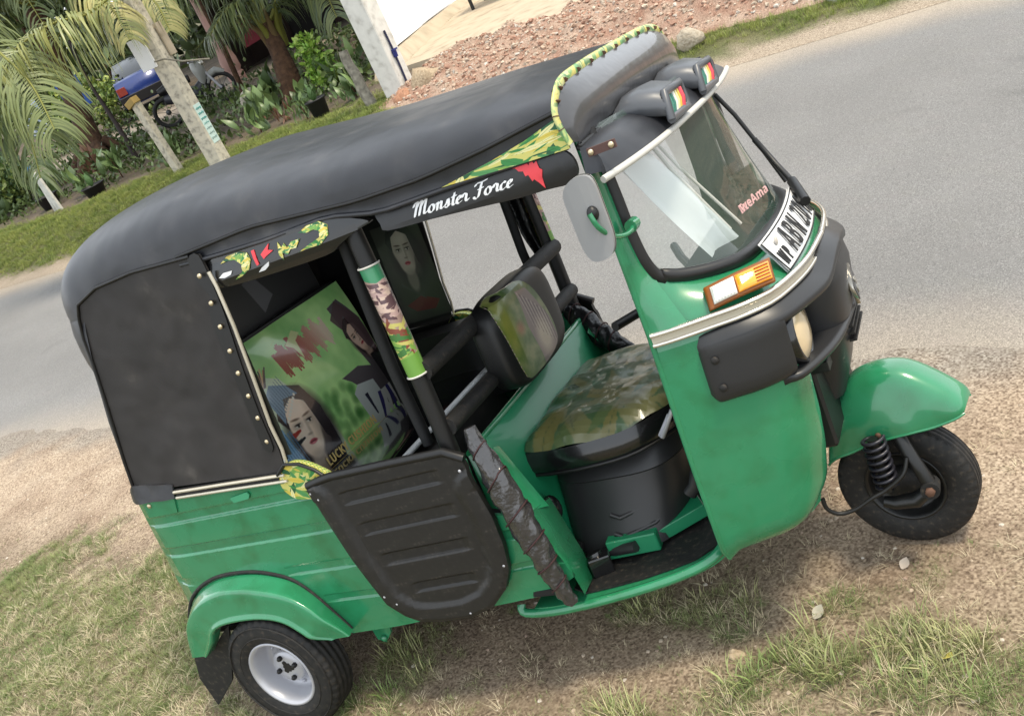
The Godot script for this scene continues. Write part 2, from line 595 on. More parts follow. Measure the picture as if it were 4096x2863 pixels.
	M.white_wall = triplanar(mat(Color(1, 1, 1), 0.8), 0.4)
	M.white_wall.albedo_texture = tex(ramp_image(noise(0.01, 77, 4), 256, [[0.0, Color(0.9, 0.9, 0.9)], [1.0, Color(0.95, 0.95, 0.95)]]))
	var wood := ramp_image(noise(0.03, 75, 5), 256, [[0.0, Color(0.3, 0.28, 0.25)], [0.5, Color(0.5, 0.48, 0.43)], [1.0, Color(0.64, 0.62, 0.56)]])
	M.grey_wood = triplanar(mat(Color(1, 1, 1), 0.9), 1.5)
	M.grey_wood.albedo_texture = tex(wood)
	M.bark = triplanar(mat(Color(0.62, 0.47, 0.38), 0.95), 1.3)
	M.bark.albedo_texture = tex(wood)
	with_normal(M.bark, bumps(noise(0.03, 78, 4), 256, 8.0), 1.0)
	M.stone = triplanar(mat(Color(1, 1, 1), 0.95), 2.2)
	M.stone.vertex_color_use_as_albedo = true
	M.stone.albedo_texture = tex(ramp_image(noise(0.04, 79, 5), 256, [[0.0, Color(0.7, 0.66, 0.62)], [0.5, Color(0.9, 0.88, 0.86)], [1.0, Color(1, 1, 1)]]))
	with_normal(M.stone, bumps(noise(0.05, 80, 4), 256, 8.0), 0.8)

func paint_seat() -> Image:
	var im := Image.create(640, 360, false, Image.FORMAT_RGB8)
	var n := noise(0.008, 51, 3)
	for y in 360:
		for x in 640:
			var t := 0.5 + 0.5 * n.get_noise_2d(x, y) + 0.25 * (float(y) / 360 - 0.3)
			im.set_pixel(x, y, Color(0.52, 0.78, 0.45).lerp(Color(0.85, 1.0, 0.66), clampf(t, 0, 1)))
	var r := RandomNumberGenerator.new()
	r.seed = 5
	for k in 26:
		blob(im, Vector2(r.randf_range(0.5, 0.7), r.randf_range(0.58, 0.9)), Vector2(0.02, 0.035), Color(0.2, 0.42, 0.18, 0.35), 0.5)
	for k in 30:
		var a := Vector2(r.randf_range(0.3, 0.6), r.randf_range(0.1, 0.4))
		stroke(im, a, a + Vector2(r.randf_range(0.02, 0.06), -0.02), 0.004, Color(0.75, 0.85, 0.5, 0.6))
	# the red jagged emblem across the middle
	for k in 40:
		var x := 0.44 + 0.34 * k / 40.0
		var y := 0.235 + 0.03 * sin(k * 0.9)
		var c := Color(0.6, 0.22, 0.15).lerp(Color(0.9, 0.82, 0.72), clampf((k - 12) / 24.0, 0, 1))
		stroke(im, Vector2(x, y - 0.07 - 0.03 * r.randf()), Vector2(x + 0.012, y + 0.06 + 0.05 * r.randf()), 0.016, c)
	shape(im, [0.52, 0.16, 0.6, 0.1, 0.63, 0.14, 0.585, 0.17, 0.57, 0.3, 0.55, 0.2], Color(0.82, 0.86, 0.6))
	# horse and rider's hood on the far side
	shape(im, [0.84, 0.12, 0.92, 0.1, 0.99, 0.3, 1.0, 0.95, 0.86, 0.95, 0.72, 0.62, 0.68, 0.56, 0.8, 0.56, 0.88, 0.62], Color(0.36, 0.33, 0.34))
	face(im, Vector2(0.91, 0.4), 0.125, -0.25, Color(0.85, 0.72, 0.63), Color(0.25, 0.18, 0.18))
	shape(im, [0.82, 0.2, 0.9, 0.1, 0.99, 0.3, 1.0, 0.6, 0.94, 0.5, 0.9, 0.22, 0.85, 0.3], Color(0.35, 0.27, 0.28, 0.9))
	shape(im, [0.7, 0.7, 0.74, 0.66, 0.84, 0.7, 0.86, 0.95, 0.8, 1.0, 0.72, 0.96], Color(0.78, 0.8, 0.78))
	stroke(im, Vector2(0.76, 0.75), Vector2(0.77, 0.92), 0.02, Color(0.2, 0.2, 0.26))
	for k in 7:
		stroke(im, Vector2(0.84 + 0.02 * k, 0.8), Vector2(0.8 + 0.03 * k, 1.0), 0.03, Color(0.8, 0.8, 0.77) if k % 3 else Color(0.24, 0.22, 0.42))
	# the big portrait with a blue beaded headdress near the window
	shape(im, [0.2, 0.5, 0.3, 0.2, 0.4, 0.3, 0.5, 0.66, 0.52, 1.0, 0.2, 1.0], Color(0.86, 0.87, 0.83, 0.7))
	shape(im, [0.42, 0.5, 0.5, 0.7, 0.49, 1.0, 0.36, 1.0], Color(0.25, 0.25, 0.3))
	face(im, Vector2(0.375, 0.64), 0.225, 0.12, Color(0.96, 0.87, 0.77), Color(0.17, 0.14, 0.15))
	shape(im, [0.3, 0.56, 0.285, 0.36, 0.34, 0.3, 0.41, 0.36, 0.44, 0.45, 0.36, 0.42], Color(0.42, 0.56, 0.66))
	for k in 9:
		var q := Vector2(0.31 + 0.012 * k, 0.52 - 0.012 * k)
		stroke(im, q, q + Vector2(-0.012, -0.15), 0.004, Color(0.2, 0.3, 0.4, 0.8))
		blob(im, Vector2(0.315 + 0.013 * k, 0.55 - 0.014 * k), Vector2(0.006, 0.011), Color(0.92, 0.9, 0.84), 0.2)
	for k in 8:
		stroke(im, Vector2(0.32, 0.3), Vector2(0.29 + 0.012 * k, 0.2 - 0.01 * (k % 3)), 0.014, [Color(0.7, 0.5, 0.3), Color(0.35, 0.3, 0.28), Color(0.85, 0.7, 0.5)][k % 3])
	stroke(im, Vector2(0.3, 0.645), Vector2(0.345, 0.64), 0.035, Color(0.65, 0.2, 0.16))
	stroke(im, Vector2(0.3, 0.7), Vector2(0.345, 0.695), 0.03, Color(0.08, 0.1, 0.12))
	shape(im, [0.2, 0.6, 0.27, 0.56, 0.28, 0.7, 0.31, 0.9, 0.2, 0.95], Color(0.55, 0.72, 0.84))
	for k in 8:
		stroke(im, Vector2(0.21 + 0.012 * k, 0.6), Vector2(0.23 + 0.012 * k, 0.9), 0.006, Color(0.35, 0.52, 0.66, 0.8))
	return im

func paint_cushion() -> Image:
	var im := Image.create(512, 256, false, Image.FORMAT_RGB8)
	var n := noise(0.012, 61, 3)
	for y in 256:
		for x in 512:
			var t := clampf(0.5 + n.get_noise_2d(x, y), 0, 1)
			var c := Color(0.05, 0.05, 0.065).lerp(Color(0.16, 0.24, 0.15), t * clampf(1.3 - y / 128.0, 0, 1))
			im.set_pixel(x, y, c)
	for k in 10:
		stroke(im, Vector2(0.7 + 0.02 * k, 0.05), Vector2(0.68 + 0.025 * k, 0.35), 0.03, Color(0.5, 0.5, 0.5, 0.7))
	return im

func paint_side() -> Image:
	var im := Image.create(256, 384, false, Image.FORMAT_RGB8)
	im.fill(Color(0.24, 0.25, 0.22))
	face(im, Vector2(0.5, 0.3), 0.24, 0.05, Color(0.72, 0.69, 0.62), Color(0.15, 0.15, 0.15))
	shape(im, [0.15, 0.82, 0.5, 0.76, 0.85, 0.84, 0.7, 0.92, 0.3, 0.9], Color(0.4, 0.16, 0.18))
	stroke(im, Vector2(0.2, 0.6), Vector2(0.6, 0.8), 0.03, Color(0.26, 0.27, 0.26))
	return im

func paint_rear() -> Image:
	var im := Image.create(384, 160, false, Image.FORMAT_RGB8)
	im.fill(Color(0.24, 0.24, 0.24))
	shape(im, [0, 0, 0.24, 0, 0.22, 1, 0, 1], Color(0.5, 0.56, 0.28))
	blob(im, Vector2(0.16, 0.75), Vector2(0.06, 0.12), Color(0.72, 0.72, 0.25), 0.6)
	face(im, Vector2(0.42, 0.55), 0.16, -0.1, Color(0.8, 0.78, 0.75), Color(0.25, 0.25, 0.25))
	shape(im, [0.26, 0.5, 0.34, 0.45, 0.36, 0.95, 0.27, 0.95], Color(0.8, 0.8, 0.8))
	shape(im, [0.62, 0.2, 0.68, 0.1, 0.74, 0.6, 0.66, 0.8], Color(0.45, 0.45, 0.46))
	return im

func paint_pad() -> Image:
	var im := Image.create(192, 192, false, Image.FORMAT_RGB8)
	var n := noise(0.02, 65, 3)
	for y in 192:
		for x in 192:
			var t := clampf(0.5 + n.get_noise_2d(x, y), 0, 1)
			im.set_pixel(x, y, Color(0.28, 0.38, 0.2).lerp(Color(0.5, 0.52, 0.36), t))
	blob(im, Vector2(0.12, 0.35), Vector2(0.12, 0.3), Color(0.55, 0.55, 0.18, 0.7), 0.6)
	shape(im, [0.5, 0.1, 0.72, 0.14, 0.95, 0.6, 1.0, 1.0, 0.55, 1.0, 0.45, 0.5], Color(0.5, 0.44, 0.42))
	blob(im, Vector2(0.72, 0.72), Vector2(0.16, 0.2), Color(0.72, 0.66, 0.58), 0.4)
	for k in 14:
		stroke(im, Vector2(0.52 + 0.03 * k, 0.12 + 0.03 * k), Vector2(0.56 + 0.03 * k, 0.55 + 0.03 * k), 0.018, Color(0.34, 0.27, 0.28, 0.7) if k % 2 else Color(0.7, 0.66, 0.62, 0.6))
	blob(im, Vector2(0.3, 0.45), Vector2(0.07, 0.07), Color(0.62, 0.36, 0.26, 0.6), 0.6)
	return im

func paint_post() -> Image:
	var im := Image.create(64, 320, false, Image.FORMAT_RGB8)
	im.fill(Color(0.62, 0.52, 0.48))
	shape(im, [0, 0, 1, 0, 1, 0.2, 0, 0.05], Color(0.2, 0.52, 0.36))
	var r := RandomNumberGenerator.new()
	r.seed = 8
	for k in 60:
		var y := r.randf_range(0.12, 0.45)
		stroke(im, Vector2(r.randf(), y), Vector2(r.randf(), y + 0.05), 0.05, [Color(0.72, 0.6, 0.58), Color(0.35, 0.25, 0.27), Color(0.8, 0.7, 0.64)][k % 3])
	for k in 60:
		var y := r.randf_range(0.45, 0.82)
		stroke(im, Vector2(r.randf(), y), Vector2(r.randf(), y + 0.06), 0.06, [Color(0.25, 0.45, 0.22), Color(0.5, 0.65, 0.3), Color(0.5, 0.27, 0.2), Color(0.75, 0.72, 0.4)][k % 4])
	shape(im, [0, 0.84, 1, 0.8, 1, 1, 0, 1], Color(0.42, 0.6, 0.26))
	return im

# ---------------------------------------------------------------- the ground
func sstep(a: float, b: float, x: float) -> float:
	var t := clampf((x - a) / (b - a), 0, 1)
	return t * t * (3 - 2 * t)

var lumps := noise(0.9, 101, 3)
var broad := noise(0.35, 102, 3)
var patchy := noise(1.1, 103, 4)

func near_edge(x: float) -> float:   # where the tarmac gives way to sand on the near side
	return -3.3 - 0.062 * clampf(-x, 0.0, 9.0)

# height of the land
func land(x: float, z: float) -> float:
	if z < -8.3:
		var y := 0.32 * sstep(-8.4, -10.2, z) + maxf(0.0, -10.2 - z) * 0.03
		return y + 0.03 * lumps.get_noise_2d(x, z) * sstep(-8.4, -9.0, z)
	var e := near_edge(x)
	if z < e - 0.2:
		return 0.0
	var k := sstep(e - 0.2, e + 0.7, z)
	# the verge dips where the left rear wheel stands
	var dip := 0.0
	dip += 0.195 * exp(-(pow(x + 2.62, 2) / 0.25 + pow(z + 2.76, 2) / 0.12))
	return k * (0.012 * lumps.get_noise_2d(x * 2.0, z * 2.0) + 0.02 * broad.get_noise_2d(x, z)) - dip

# 0 sand .. 1 grass on the near verge
func grassiness(x: float, z: float) -> float:
	var g := 0.0
	var n := 0.55 * broad.get_noise_2d(x * 2.2 + 5.0, z * 2.2) + 0.6 * patchy.get_noise_2d(x * 1.6, z * 1.6)
	# a lawn at the near left, patches in front on the right, bare sand by the tarmac
	var left := sstep(-2.45, -2.05, z + 0.1 * (x + 4.5)) * sstep(-2.4, -3.4, x)
	var front := sstep(-2.5, -1.9, z - 0.1 * (x + 1.5))
	# bare soil with separate green clumps in front, a thin lawn at the left and nearest the camera
	var clump := 0.12 + 0.9 * sstep(-0.1, 0.32, 0.75 * broad.get_noise_2d(x * 4.2 + 2.0, z * 4.2 + 7.0) + 0.5 * patchy.get_noise_2d(x * 3.0, z * 3.0))
	var near := sstep(-1.95, -1.45, z + 0.2 * (x + 1.6))
	g = maxf(left * (0.75 + 0.4 * n), maxf(front * clump, near * (0.5 + 0.7 * n)))
	# worn and dusty under the vehicle and along the wheels
	g *= 1.0 - 0.55 * exp(-(pow(x + 1.9, 2) / 0.7 + pow(z + 1.95, 2) / 0.25))
	return clampf(g, 0, 1)

func sheet(x0: float, x1: float, z0: float, z1: float, step: float, lift: float, colour: Callable, height = null) -> ArrayMesh:
	var nx := ceili((x1 - x0) / step)
	var nz := ceili((z1 - z0) / step)
	var verts := PackedVector3Array()
	var cols := PackedColorArray()
	var norms := PackedVector3Array()
	var idx := PackedInt32Array()
	for j in nz + 1:
		for i in nx + 1:
			var x := lerpf(x0, x1, float(i) / nx)
			var z := lerpf(z0, z1, float(j) / nz)
			var y: float = height.call(x, z) if height != null else land(x, z)
			verts.append(Vector3(x, y + lift, z))
			cols.append(colour.call(x, z))
	for j in nz + 1:
		for i in nx + 1:
			var a := verts[j * (nx + 1) + maxi(i - 1, 0)]
			var b := verts[j * (nx + 1) + mini(i + 1, nx)]
			var c := verts[maxi(j - 1, 0) * (nx + 1) + i]
			var d := verts[mini(j + 1, nz) * (nx + 1) + i]
			norms.append((d - c).cross(b - a).normalized())
	for j in nz:
		for i in nx:
			var a := j * (nx + 1) + i
			idx.append_array(PackedInt32Array([a, a + 1, a + nx + 2, a, a + nx + 2, a + nx + 1]))
	var arr := []
	arr.resize(Mesh.ARRAY_MAX)
	arr[Mesh.ARRAY_VERTEX] = verts
	arr[Mesh.ARRAY_NORMAL] = norms
	arr[Mesh.ARRAY_COLOR] = cols
	arr[Mesh.ARRAY_INDEX] = idx
	var m := ArrayMesh.new()
	m.add_surface_from_arrays(Mesh.PRIMITIVE_TRIANGLES, arr)
	return m

func build_ground() -> void:
	# grains of each surface, coloured by the sheets' vertices
	var gravel := ramp_image(noise(0.33, 201, 3, FastNoiseLite.TYPE_VALUE), 1024, [[0.0, Color(0.5, 0.5, 0.5)], [0.35, Color(0.76, 0.76, 0.76)], [0.62, Color(0.86, 0.86, 0.86)], [0.78, Color(1, 1, 1)], [1.0, Color(1, 1, 1)]])
	M.tarmac = triplanar(mat(Color(1, 1, 1), 0.92), 0.85)
	M.tarmac.vertex_color_use_as_albedo = true
	M.tarmac.albedo_texture = tex(gravel)
	with_normal(M.tarmac, bumps(noise(0.35, 202, 2), 512, 3.0), 0.35)
	var soil := ramp_image(noise(0.16, 203, 5, FastNoiseLite.TYPE_VALUE), 1024, [[0.0, Color(0.36, 0.31, 0.28)], [0.4, Color(0.76, 0.74, 0.72)], [0.6, Color(0.88, 0.87, 0.86)], [0.78, Color(1, 1, 1)], [1.0, Color(1, 0.98, 0.95)]])
	M.soil = triplanar(mat(Color(1, 1, 1), 0.97), 0.9)
	M.soil.vertex_color_use_as_albedo = true
	M.soil.albedo_texture = tex(soil)
	with_normal(M.soil, bumps(noise(0.3, 204, 3, FastNoiseLite.TYPE_VALUE), 512, 4.0), 0.4)
	# the land, one wide sheet to the horizon under everything
	var base := func(x: float, z: float) -> Color: return Color(0.16, 0.15, 0.08)
	var wide := obj("land", sheet(-220, 160, -240, 120, 10.0, -0.45, base, func(x, z): return 0.8 * sstep(-12, -40, z) + sstep(-40, -200, z) * 8.0), M.soil)
	struct(wide)
	# the road
	var crack := noise(0.5, 210, 4)
	var road_col := func(x: float, z: float) -> Color:
		var dust := sstep(0.85, 0.0, z + 8.3 + 0.4 * broad.get_noise_2d(x, z)) + sstep(-0.6, 0.25, z - near_edge(x) + 0.35 * broad.get_noise_2d(x * 1.4, z)) * 0.85
		var t := 0.275 + 0.035 * broad.get_noise_2d(x * 0.8, z * 1.4) + 0.02 * patchy.get_noise_2d(x, z)
		var worn := absf(crack.get_noise_2d(x * 0.6, z * 1.3))
		t -= 0.045 * sstep(0.035, 0.0, worn) * sstep(0.1, 0.35, broad.get_noise_2d(x * 0.9 + 9.0, z))
		return Color(t, t * 0.97, t * 0.94).lerp(Color(0.58, 0.48, 0.37), clampf(dust, 0, 1) * 0.85)
	struct(obj("road", sheet(-34, 10, -8.6, -3.0, 0.08, 0.004, road_col, func(_x, _z): return 0.0), M.tarmac))
	# the near verge of sand and thin grass
	var verge_col := func(x: float, z: float) -> Color:
		var g := grassiness(x, z)
		var n := patchy.get_noise_2d(x * 2.0, z * 2.0)
		var sand := Color(0.57, 0.46, 0.345).lerp(Color(0.4, 0.3, 0.215), clampf(0.45 + 1.0 * n + 0.5 * broad.get_noise_2d(x * 2.5, z * 2.5 + 3.0), 0, 1))
		# browner, darker soil away from the road
		var brown_mix := sstep(-2.75, -2.15, z + 0.25 * broad.get_noise_2d(x * 2.0, z * 2.0)) * 0.75
		sand = sand.lerp(Color(0.36, 0.275, 0.19).lerp(Color(0.27, 0.2, 0.14), clampf(0.5 + n, 0, 1)), brown_mix)
		# dust thins out over the tarmac
		var thin := sstep(0.5, -0.05, z - near_edge(x) + 0.4 * broad.get_noise_2d(x * 1.4, z) + 0.2 * patchy.get_noise_2d(x * 2.2, z * 2.2))
		sand = sand.lerp(Color(0.33, 0.305, 0.27), thin * 0.85)
		# darker humus where the sand meets the lawn
		var humus := exp(-pow((g - 0.25) / 0.16, 2)) * 0.5
		sand = sand.lerp(Color(0.2, 0.15, 0.11), humus * sstep(-1.6, -2.6, x + z * 0.3))
		return sand.lerp(Color(0.2, 0.185, 0.1), clampf(g * 1.1, 0, 1) * 0.75)
	var edge := func(x: float, z: float) -> float:
		var e := near_edge(x) + 0.16 * broad.get_noise_2d(x * 1.5, 0.0) + 0.08 * patchy.get_noise_2d(x * 2.5, 4.0)
		return land(x, z) + 0.012 * sstep(e - 0.05, e + 0.12, z) - 0.02 * sstep(e + 0.05, e - 0.1, z)
	struct(obj("verge", sheet(-10.5, 1.6, -4.6, 0.8, 0.035, 0.004, verge_col, edge), M.soil))
	# the far verge and the yard behind it
	var yard_col := func(x: float, z: float) -> Color:
		var n := patchy.get_noise_2d(x * 1.2, z * 1.2)
		var grass := Color(0.1, 0.13, 0.03).lerp(Color(0.17, 0.16, 0.07), clampf(0.5 + n, 0, 1))
		var sand := Color(0.48, 0.4, 0.31)
		var c := sand.lerp(grass, sstep(-8.45, -8.85, z + 0.25 * n))
		var inside := sstep(-10.4, -11.4, z + 0.6 * broad.get_noise_2d(x, z))
		var bare := Color(0.25, 0.2, 0.15).lerp(Color(0.11, 0.09, 0.065), clampf(0.5 + n, 0, 1))
		# the pale drive where the car stands
		var drive := exp(-pow((z + 16.5 + 0.45 * (x + 20.0)) / 1.6, 2))
		bare = bare.lerp(Color(0.52, 0.46, 0.39), drive)
		return c.lerp(bare, inside)
	struct(obj("yard", sheet(-36, 8, -34, -8.2, 0.16, 0.006, yard_col), M.soil))

# ---------------------------------------------------------------- the three-wheeler, in its own axes: x forward, y up, z to its right
func zs(x: float) -> float:
	return interp(x, [-1.0, 0.5, 1.05, 1.6], [0.605, 0.605, 0.56, 0.5])

func side_at(s: float, off: float) -> Callable:
	return func(p: Vector2) -> Vector3: return Vector3(p.x, p.y, s * (zs(p.x) + off))

func groove(y: float, lo: float, hi: float) -> float:
	return sstep(lo - 0.001, lo + 0.0045, y) * sstep(hi + 0.001, hi - 0.0045, y)

func build_rickshaw() -> void:
	var t := thing("auto_rickshaw", "green three-wheeled auto rickshaw with black vinyl canopy parked on the verge", "auto rickshaw")
	t.transform = Transform3D(Basis(Vector3(0.995505, 0.0488368, -0.0811457), Vector3(-0.0603122, 0.9875039, -0.1455969), Vector3(0.0730212, 0.1498366, 0.9860106)).orthonormalized(), Vector3(-2.557, -0.09, -2.151))
	rick_tub(t)
	rick_canopy(t)
	rick_front(t)
	rick_inside(t)
	rick_wheels(t)

func ribs(x: float, y: float) -> float:
	var d := 0.0
	d += groove(y, 0.797, 0.834) * sstep(-0.345, -0.32, x)
	d += groove(y, 0.675, 0.712) * sstep(-0.37, -0.345, x) * sstep(0.47, 0.44, x)
	d += groove(y, 0.540, 0.575) * sstep(0.165, 0.195, x) * sstep(0.462, 0.432, x)
	d += groove(y, 0.552, 0.585) * sstep(-0.385, -0.365, x) * sstep(-0.27, -0.295, x)
	d += groove(y, 0.421, 0.452) * sstep(0.29, 0.315, x) * sstep(0.482, 0.452, x)
	d += groove(y, 0.53, 0.562) * sstep(0.97, 0.985, x)
	d += groove(y, 0.424, 0.45) * sstep(0.97, 0.985, x)
	return -0.0075 * d

func rick_tub(t: Node3D) -> void:
	for s: float in [1.0, -1.0]:
		var f := func(p: Vector2) -> Vector3:
			var round_back := -0.05 * pow(sstep(-0.24, -0.42, p.x), 2)
			return Vector3(p.x, p.y, s * (zs(p.x) + ribs(p.x, p.y) + round_back + 0.006 * sin(PI * clampf((p.y - 0.33) / 0.55, 0, 1))))
		var mb := MB.new()
		var out := v2([-0.353, 0.906, -0.36, 0.85, -0.367, 0.806, -0.381, 0.697, -0.401, 0.58, -0.414, 0.47, -0.412, 0.43, -0.33, 0.40, -0.30, 0.45, -0.22, 0.5, -0.1, 0.53, 0.05, 0.52, 0.16, 0.47, 0.22, 0.4, 0.27, 0.31, 0.3, 0.292, 0.6, 0.307, 0.9, 0.32, 1.06, 0.328, 1.085, 0.345, 1.137, 0.37, 1.13, 0.42, 1.085, 0.595, 0.972, 0.622, 0.97, 0.8, 0.5, 0.845, 0.337, 0.868])
		mb.panel(out, Vector2(0.05, 0.0033), f, Vector3(0, 0, -0.012 * s))
		var side := obj("body_side", mb, M.green, t)
		# fuel flap, latch, worn paint mark
		if s > 0:
			mb = MB.new()
			mb.panel(v2([-0.284, 0.902, -0.14, 0.89, -0.158, 0.84, -0.296, 0.842]), Vector2(0.05, 0.05), side_at(s, 0.006), Vector3(0, 0, -0.006))
			var fl := obj("fuel_flap", mb, M.green, t)
			mb = MB.new()
			mb.ball(Vector3(-0.266, 0.885, 0.613), Vector3(0.009, 0.009, 0.006), 6)
			obj("latch", mb, M.stud, fl)
			mb = MB.new()
			mb.panel(v2([0.1, 0.853, 0.183, 0.862, 0.188, 0.851, 0.176, 0.838, 0.108, 0.834]), Vector2(0.03, 0.03), side_at(s, 0.0075), Vector3(0, 0, -0.003))
			obj("worn_patch", mb, mat(Color(0.25, 0.6, 0.43), 0.6), side)
		# bright belt mouldings
		for y: float in [0.0, -0.021]:
			mb = MB.new()
			mb.tube(v3([-0.118, 0.915 + y, s * 0.616, 0.12, 0.906 + y, s * 0.617, 0.37, 0.894 + y, s * 0.616]), 0.0055, 8)
			obj("belt_moulding", mb, M.trim, t)
		mb = MB.new()
		mb.box(Vector3(0.126, 0.895, s * 0.606), Vector3(0.49, 0.034, 0.014), Basis(Vector3(0, 0, 1), -0.043))
		obj("belt_strip", mb, M.black, t)
		# camouflage quarter panel ahead of the canopy
		mb = MB.new()
		var drop := curve2(v2([0.335, 0.868, 0.355, 0.9, 0.39, 0.922, 0.44, 0.916, 0.487, 0.888, 0.519, 0.854, 0.47, 0.846, 0.452, 0.83, 0.45, 0.795, 0.42, 0.798, 0.37, 0.806, 0.34, 0.835]), 4, true)
		mb.panel(drop, Vector2(0.03, 0.03), side_at(s, 0.0095), Vector3(0, 0, -0.03 * s))
		obj("camouflage_quarter", mb, M.camo, t)
		mb = MB.new()
		mb.tube(v3([0.345, 0.898, s * 0.618, 0.39, 0.928, s * 0.618, 0.445, 0.92, s * 0.618, 0.492, 0.891, s * 0.618, 0.524, 0.855, s * 0.617]), 0.006, 6)
		obj("quarter_beading", mb, M.black, t)
		# door skin of black plastic: raised rim, sunken panel with four pressed grooves
		var ol := v2([0.451, 0.842, 0.5, 0.852, 0.546, 0.857, 0.932, 0.847, 0.983, 0.817, 0.99, 0.721, 0.999, 0.629, 0.994, 0.534, 0.977, 0.454, 0.94, 0.392, 0.873, 0.338, 0.786, 0.314, 0.686, 0.316, 0.614, 0.327, 0.567, 0.357, 0.524, 0.408, 0.505, 0.487, 0.482, 0.585, 0.467, 0.696, 0.456, 0.79])
		var rim := func(p: Vector2) -> Vector3:
			var e := 1.0
			for i in range(5, ol.size() - 1):
				e = minf(e, Geometry2D.get_closest_point_to_segment(p, ol[i], ol[i + 1]).distance_to(p))
			var d := 0.014 - 0.010 * sstep(0.05, 0.068, e) + 0.004 * sstep(0.0, 0.012, e)
			var x := p.x
			d -= 0.008 * groove(p.y, 0.762, 0.806) * sstep(0.55, 0.575, x) * sstep(0.895, 0.87, x)
			d -= 0.008 * groove(p.y, 0.649, 0.694) * sstep(0.565, 0.59, x) * sstep(0.895, 0.87, x)
			d -= 0.008 * groove(p.y, 0.537, 0.58) * sstep(0.585, 0.61, x) * sstep(0.89, 0.865, x)
			d -= 0.008 * groove(p.y, 0.426, 0.462) * sstep(0.64, 0.66, x) * sstep(0.862, 0.838, x)
			return Vector3(p.x, p.y, s * (zs(p.x) + d + 0.022))
		mb = MB.new()
		mb.panel(ol, Vector2(0.014, 0.0035), rim, Vector3(0, 0, -0.02 * s))
		var door := obj("door", mb, M.door, t)
		mb = MB.new()
		mb.tube(v3([0.447, 0.846, s * 0.627, 0.5, 0.857, s * 0.626, 0.546, 0.862, s * 0.624, 0.75, 0.858, s * 0.608, 0.935, 0.852, s * 0.594, 0.99, 0.82, s * 0.59]), 0.014, 8)
		obj("top_roll", mb, M.black, door)
		for q in [[0.458, 0.827], [0.476, 0.803], [0.532, 0.437], [0.562, 0.405], [0.793, 0.332], [0.968, 0.47], [0.968, 0.79]]:
			mb = MB.new()
			mb.ball(Vector3(q[0], q[1], s * (zs(q[0]) + 0.038)), Vector3(0.005, 0.005, 0.003), 5)
			obj("rivet", mb, M.steel, door)
		# rear mudguard
		fender(t, s)
	# back of the tub and its floor
	var mb := MB.new()
	var rows := []
	for q in [[-0.353, 0.906], [-0.367, 0.8], [-0.383, 0.69], [-0.404, 0.56], [-0.415, 0.44], [-0.39, 0.36]]:
		var row := PackedVector3Array()
		for k in 13:
			var u := -1.0 + k / 6.0
			row.append(Vector3(q[0] - 0.05 * sqrt(maxf(0, 1 - pow(absf(u), 6))), q[1], u * 0.56))
		rows.append(row)
	mb.grid(rows)
	obj("tail_panel", mb, M.green, t)
	mb = MB.new()
	mb.box(Vector3(0.35, 0.335, 0), Vector3(1.45, 0.02, 1.13))
	obj("floor_pan", mb, M.dark_in, t)
	mb = MB.new()
	mb.box(Vector3(0.0, 0.29, 0), Vector3(0.7, 0.1, 0.6))
	mb.box(Vector3(0.55, 0.285, 0.25), Vector3(0.75, 0.06, 0.06))
	mb.box(Vector3(0.55, 0.285, -0.25), Vector3(0.75, 0.06, 0.06))
	mb.tube(v3([-0.0, 0.21, -0.6, 0.0, 0.21, 0.6]), 0.03, 8)
	obj("chassis", mb, M.dark_in, t)
	mb = MB.new()
	mb.panel(v2([0.3, 0.3, 0.4, 0.3, 0.375, 0.225, 0.34, 0.19, 0.31, 0.205]), Vector2(0.1, 0.1), func(p): return Vector3(p.x, p.y, 0.53), Vector3(0, 0, -0.012))
	mb.ball(Vector3(0.342, 0.21, 0.535), Vector3(0.013, 0.013, 0.01), 5)
	obj("jack_bracket", mb, M.green, t)

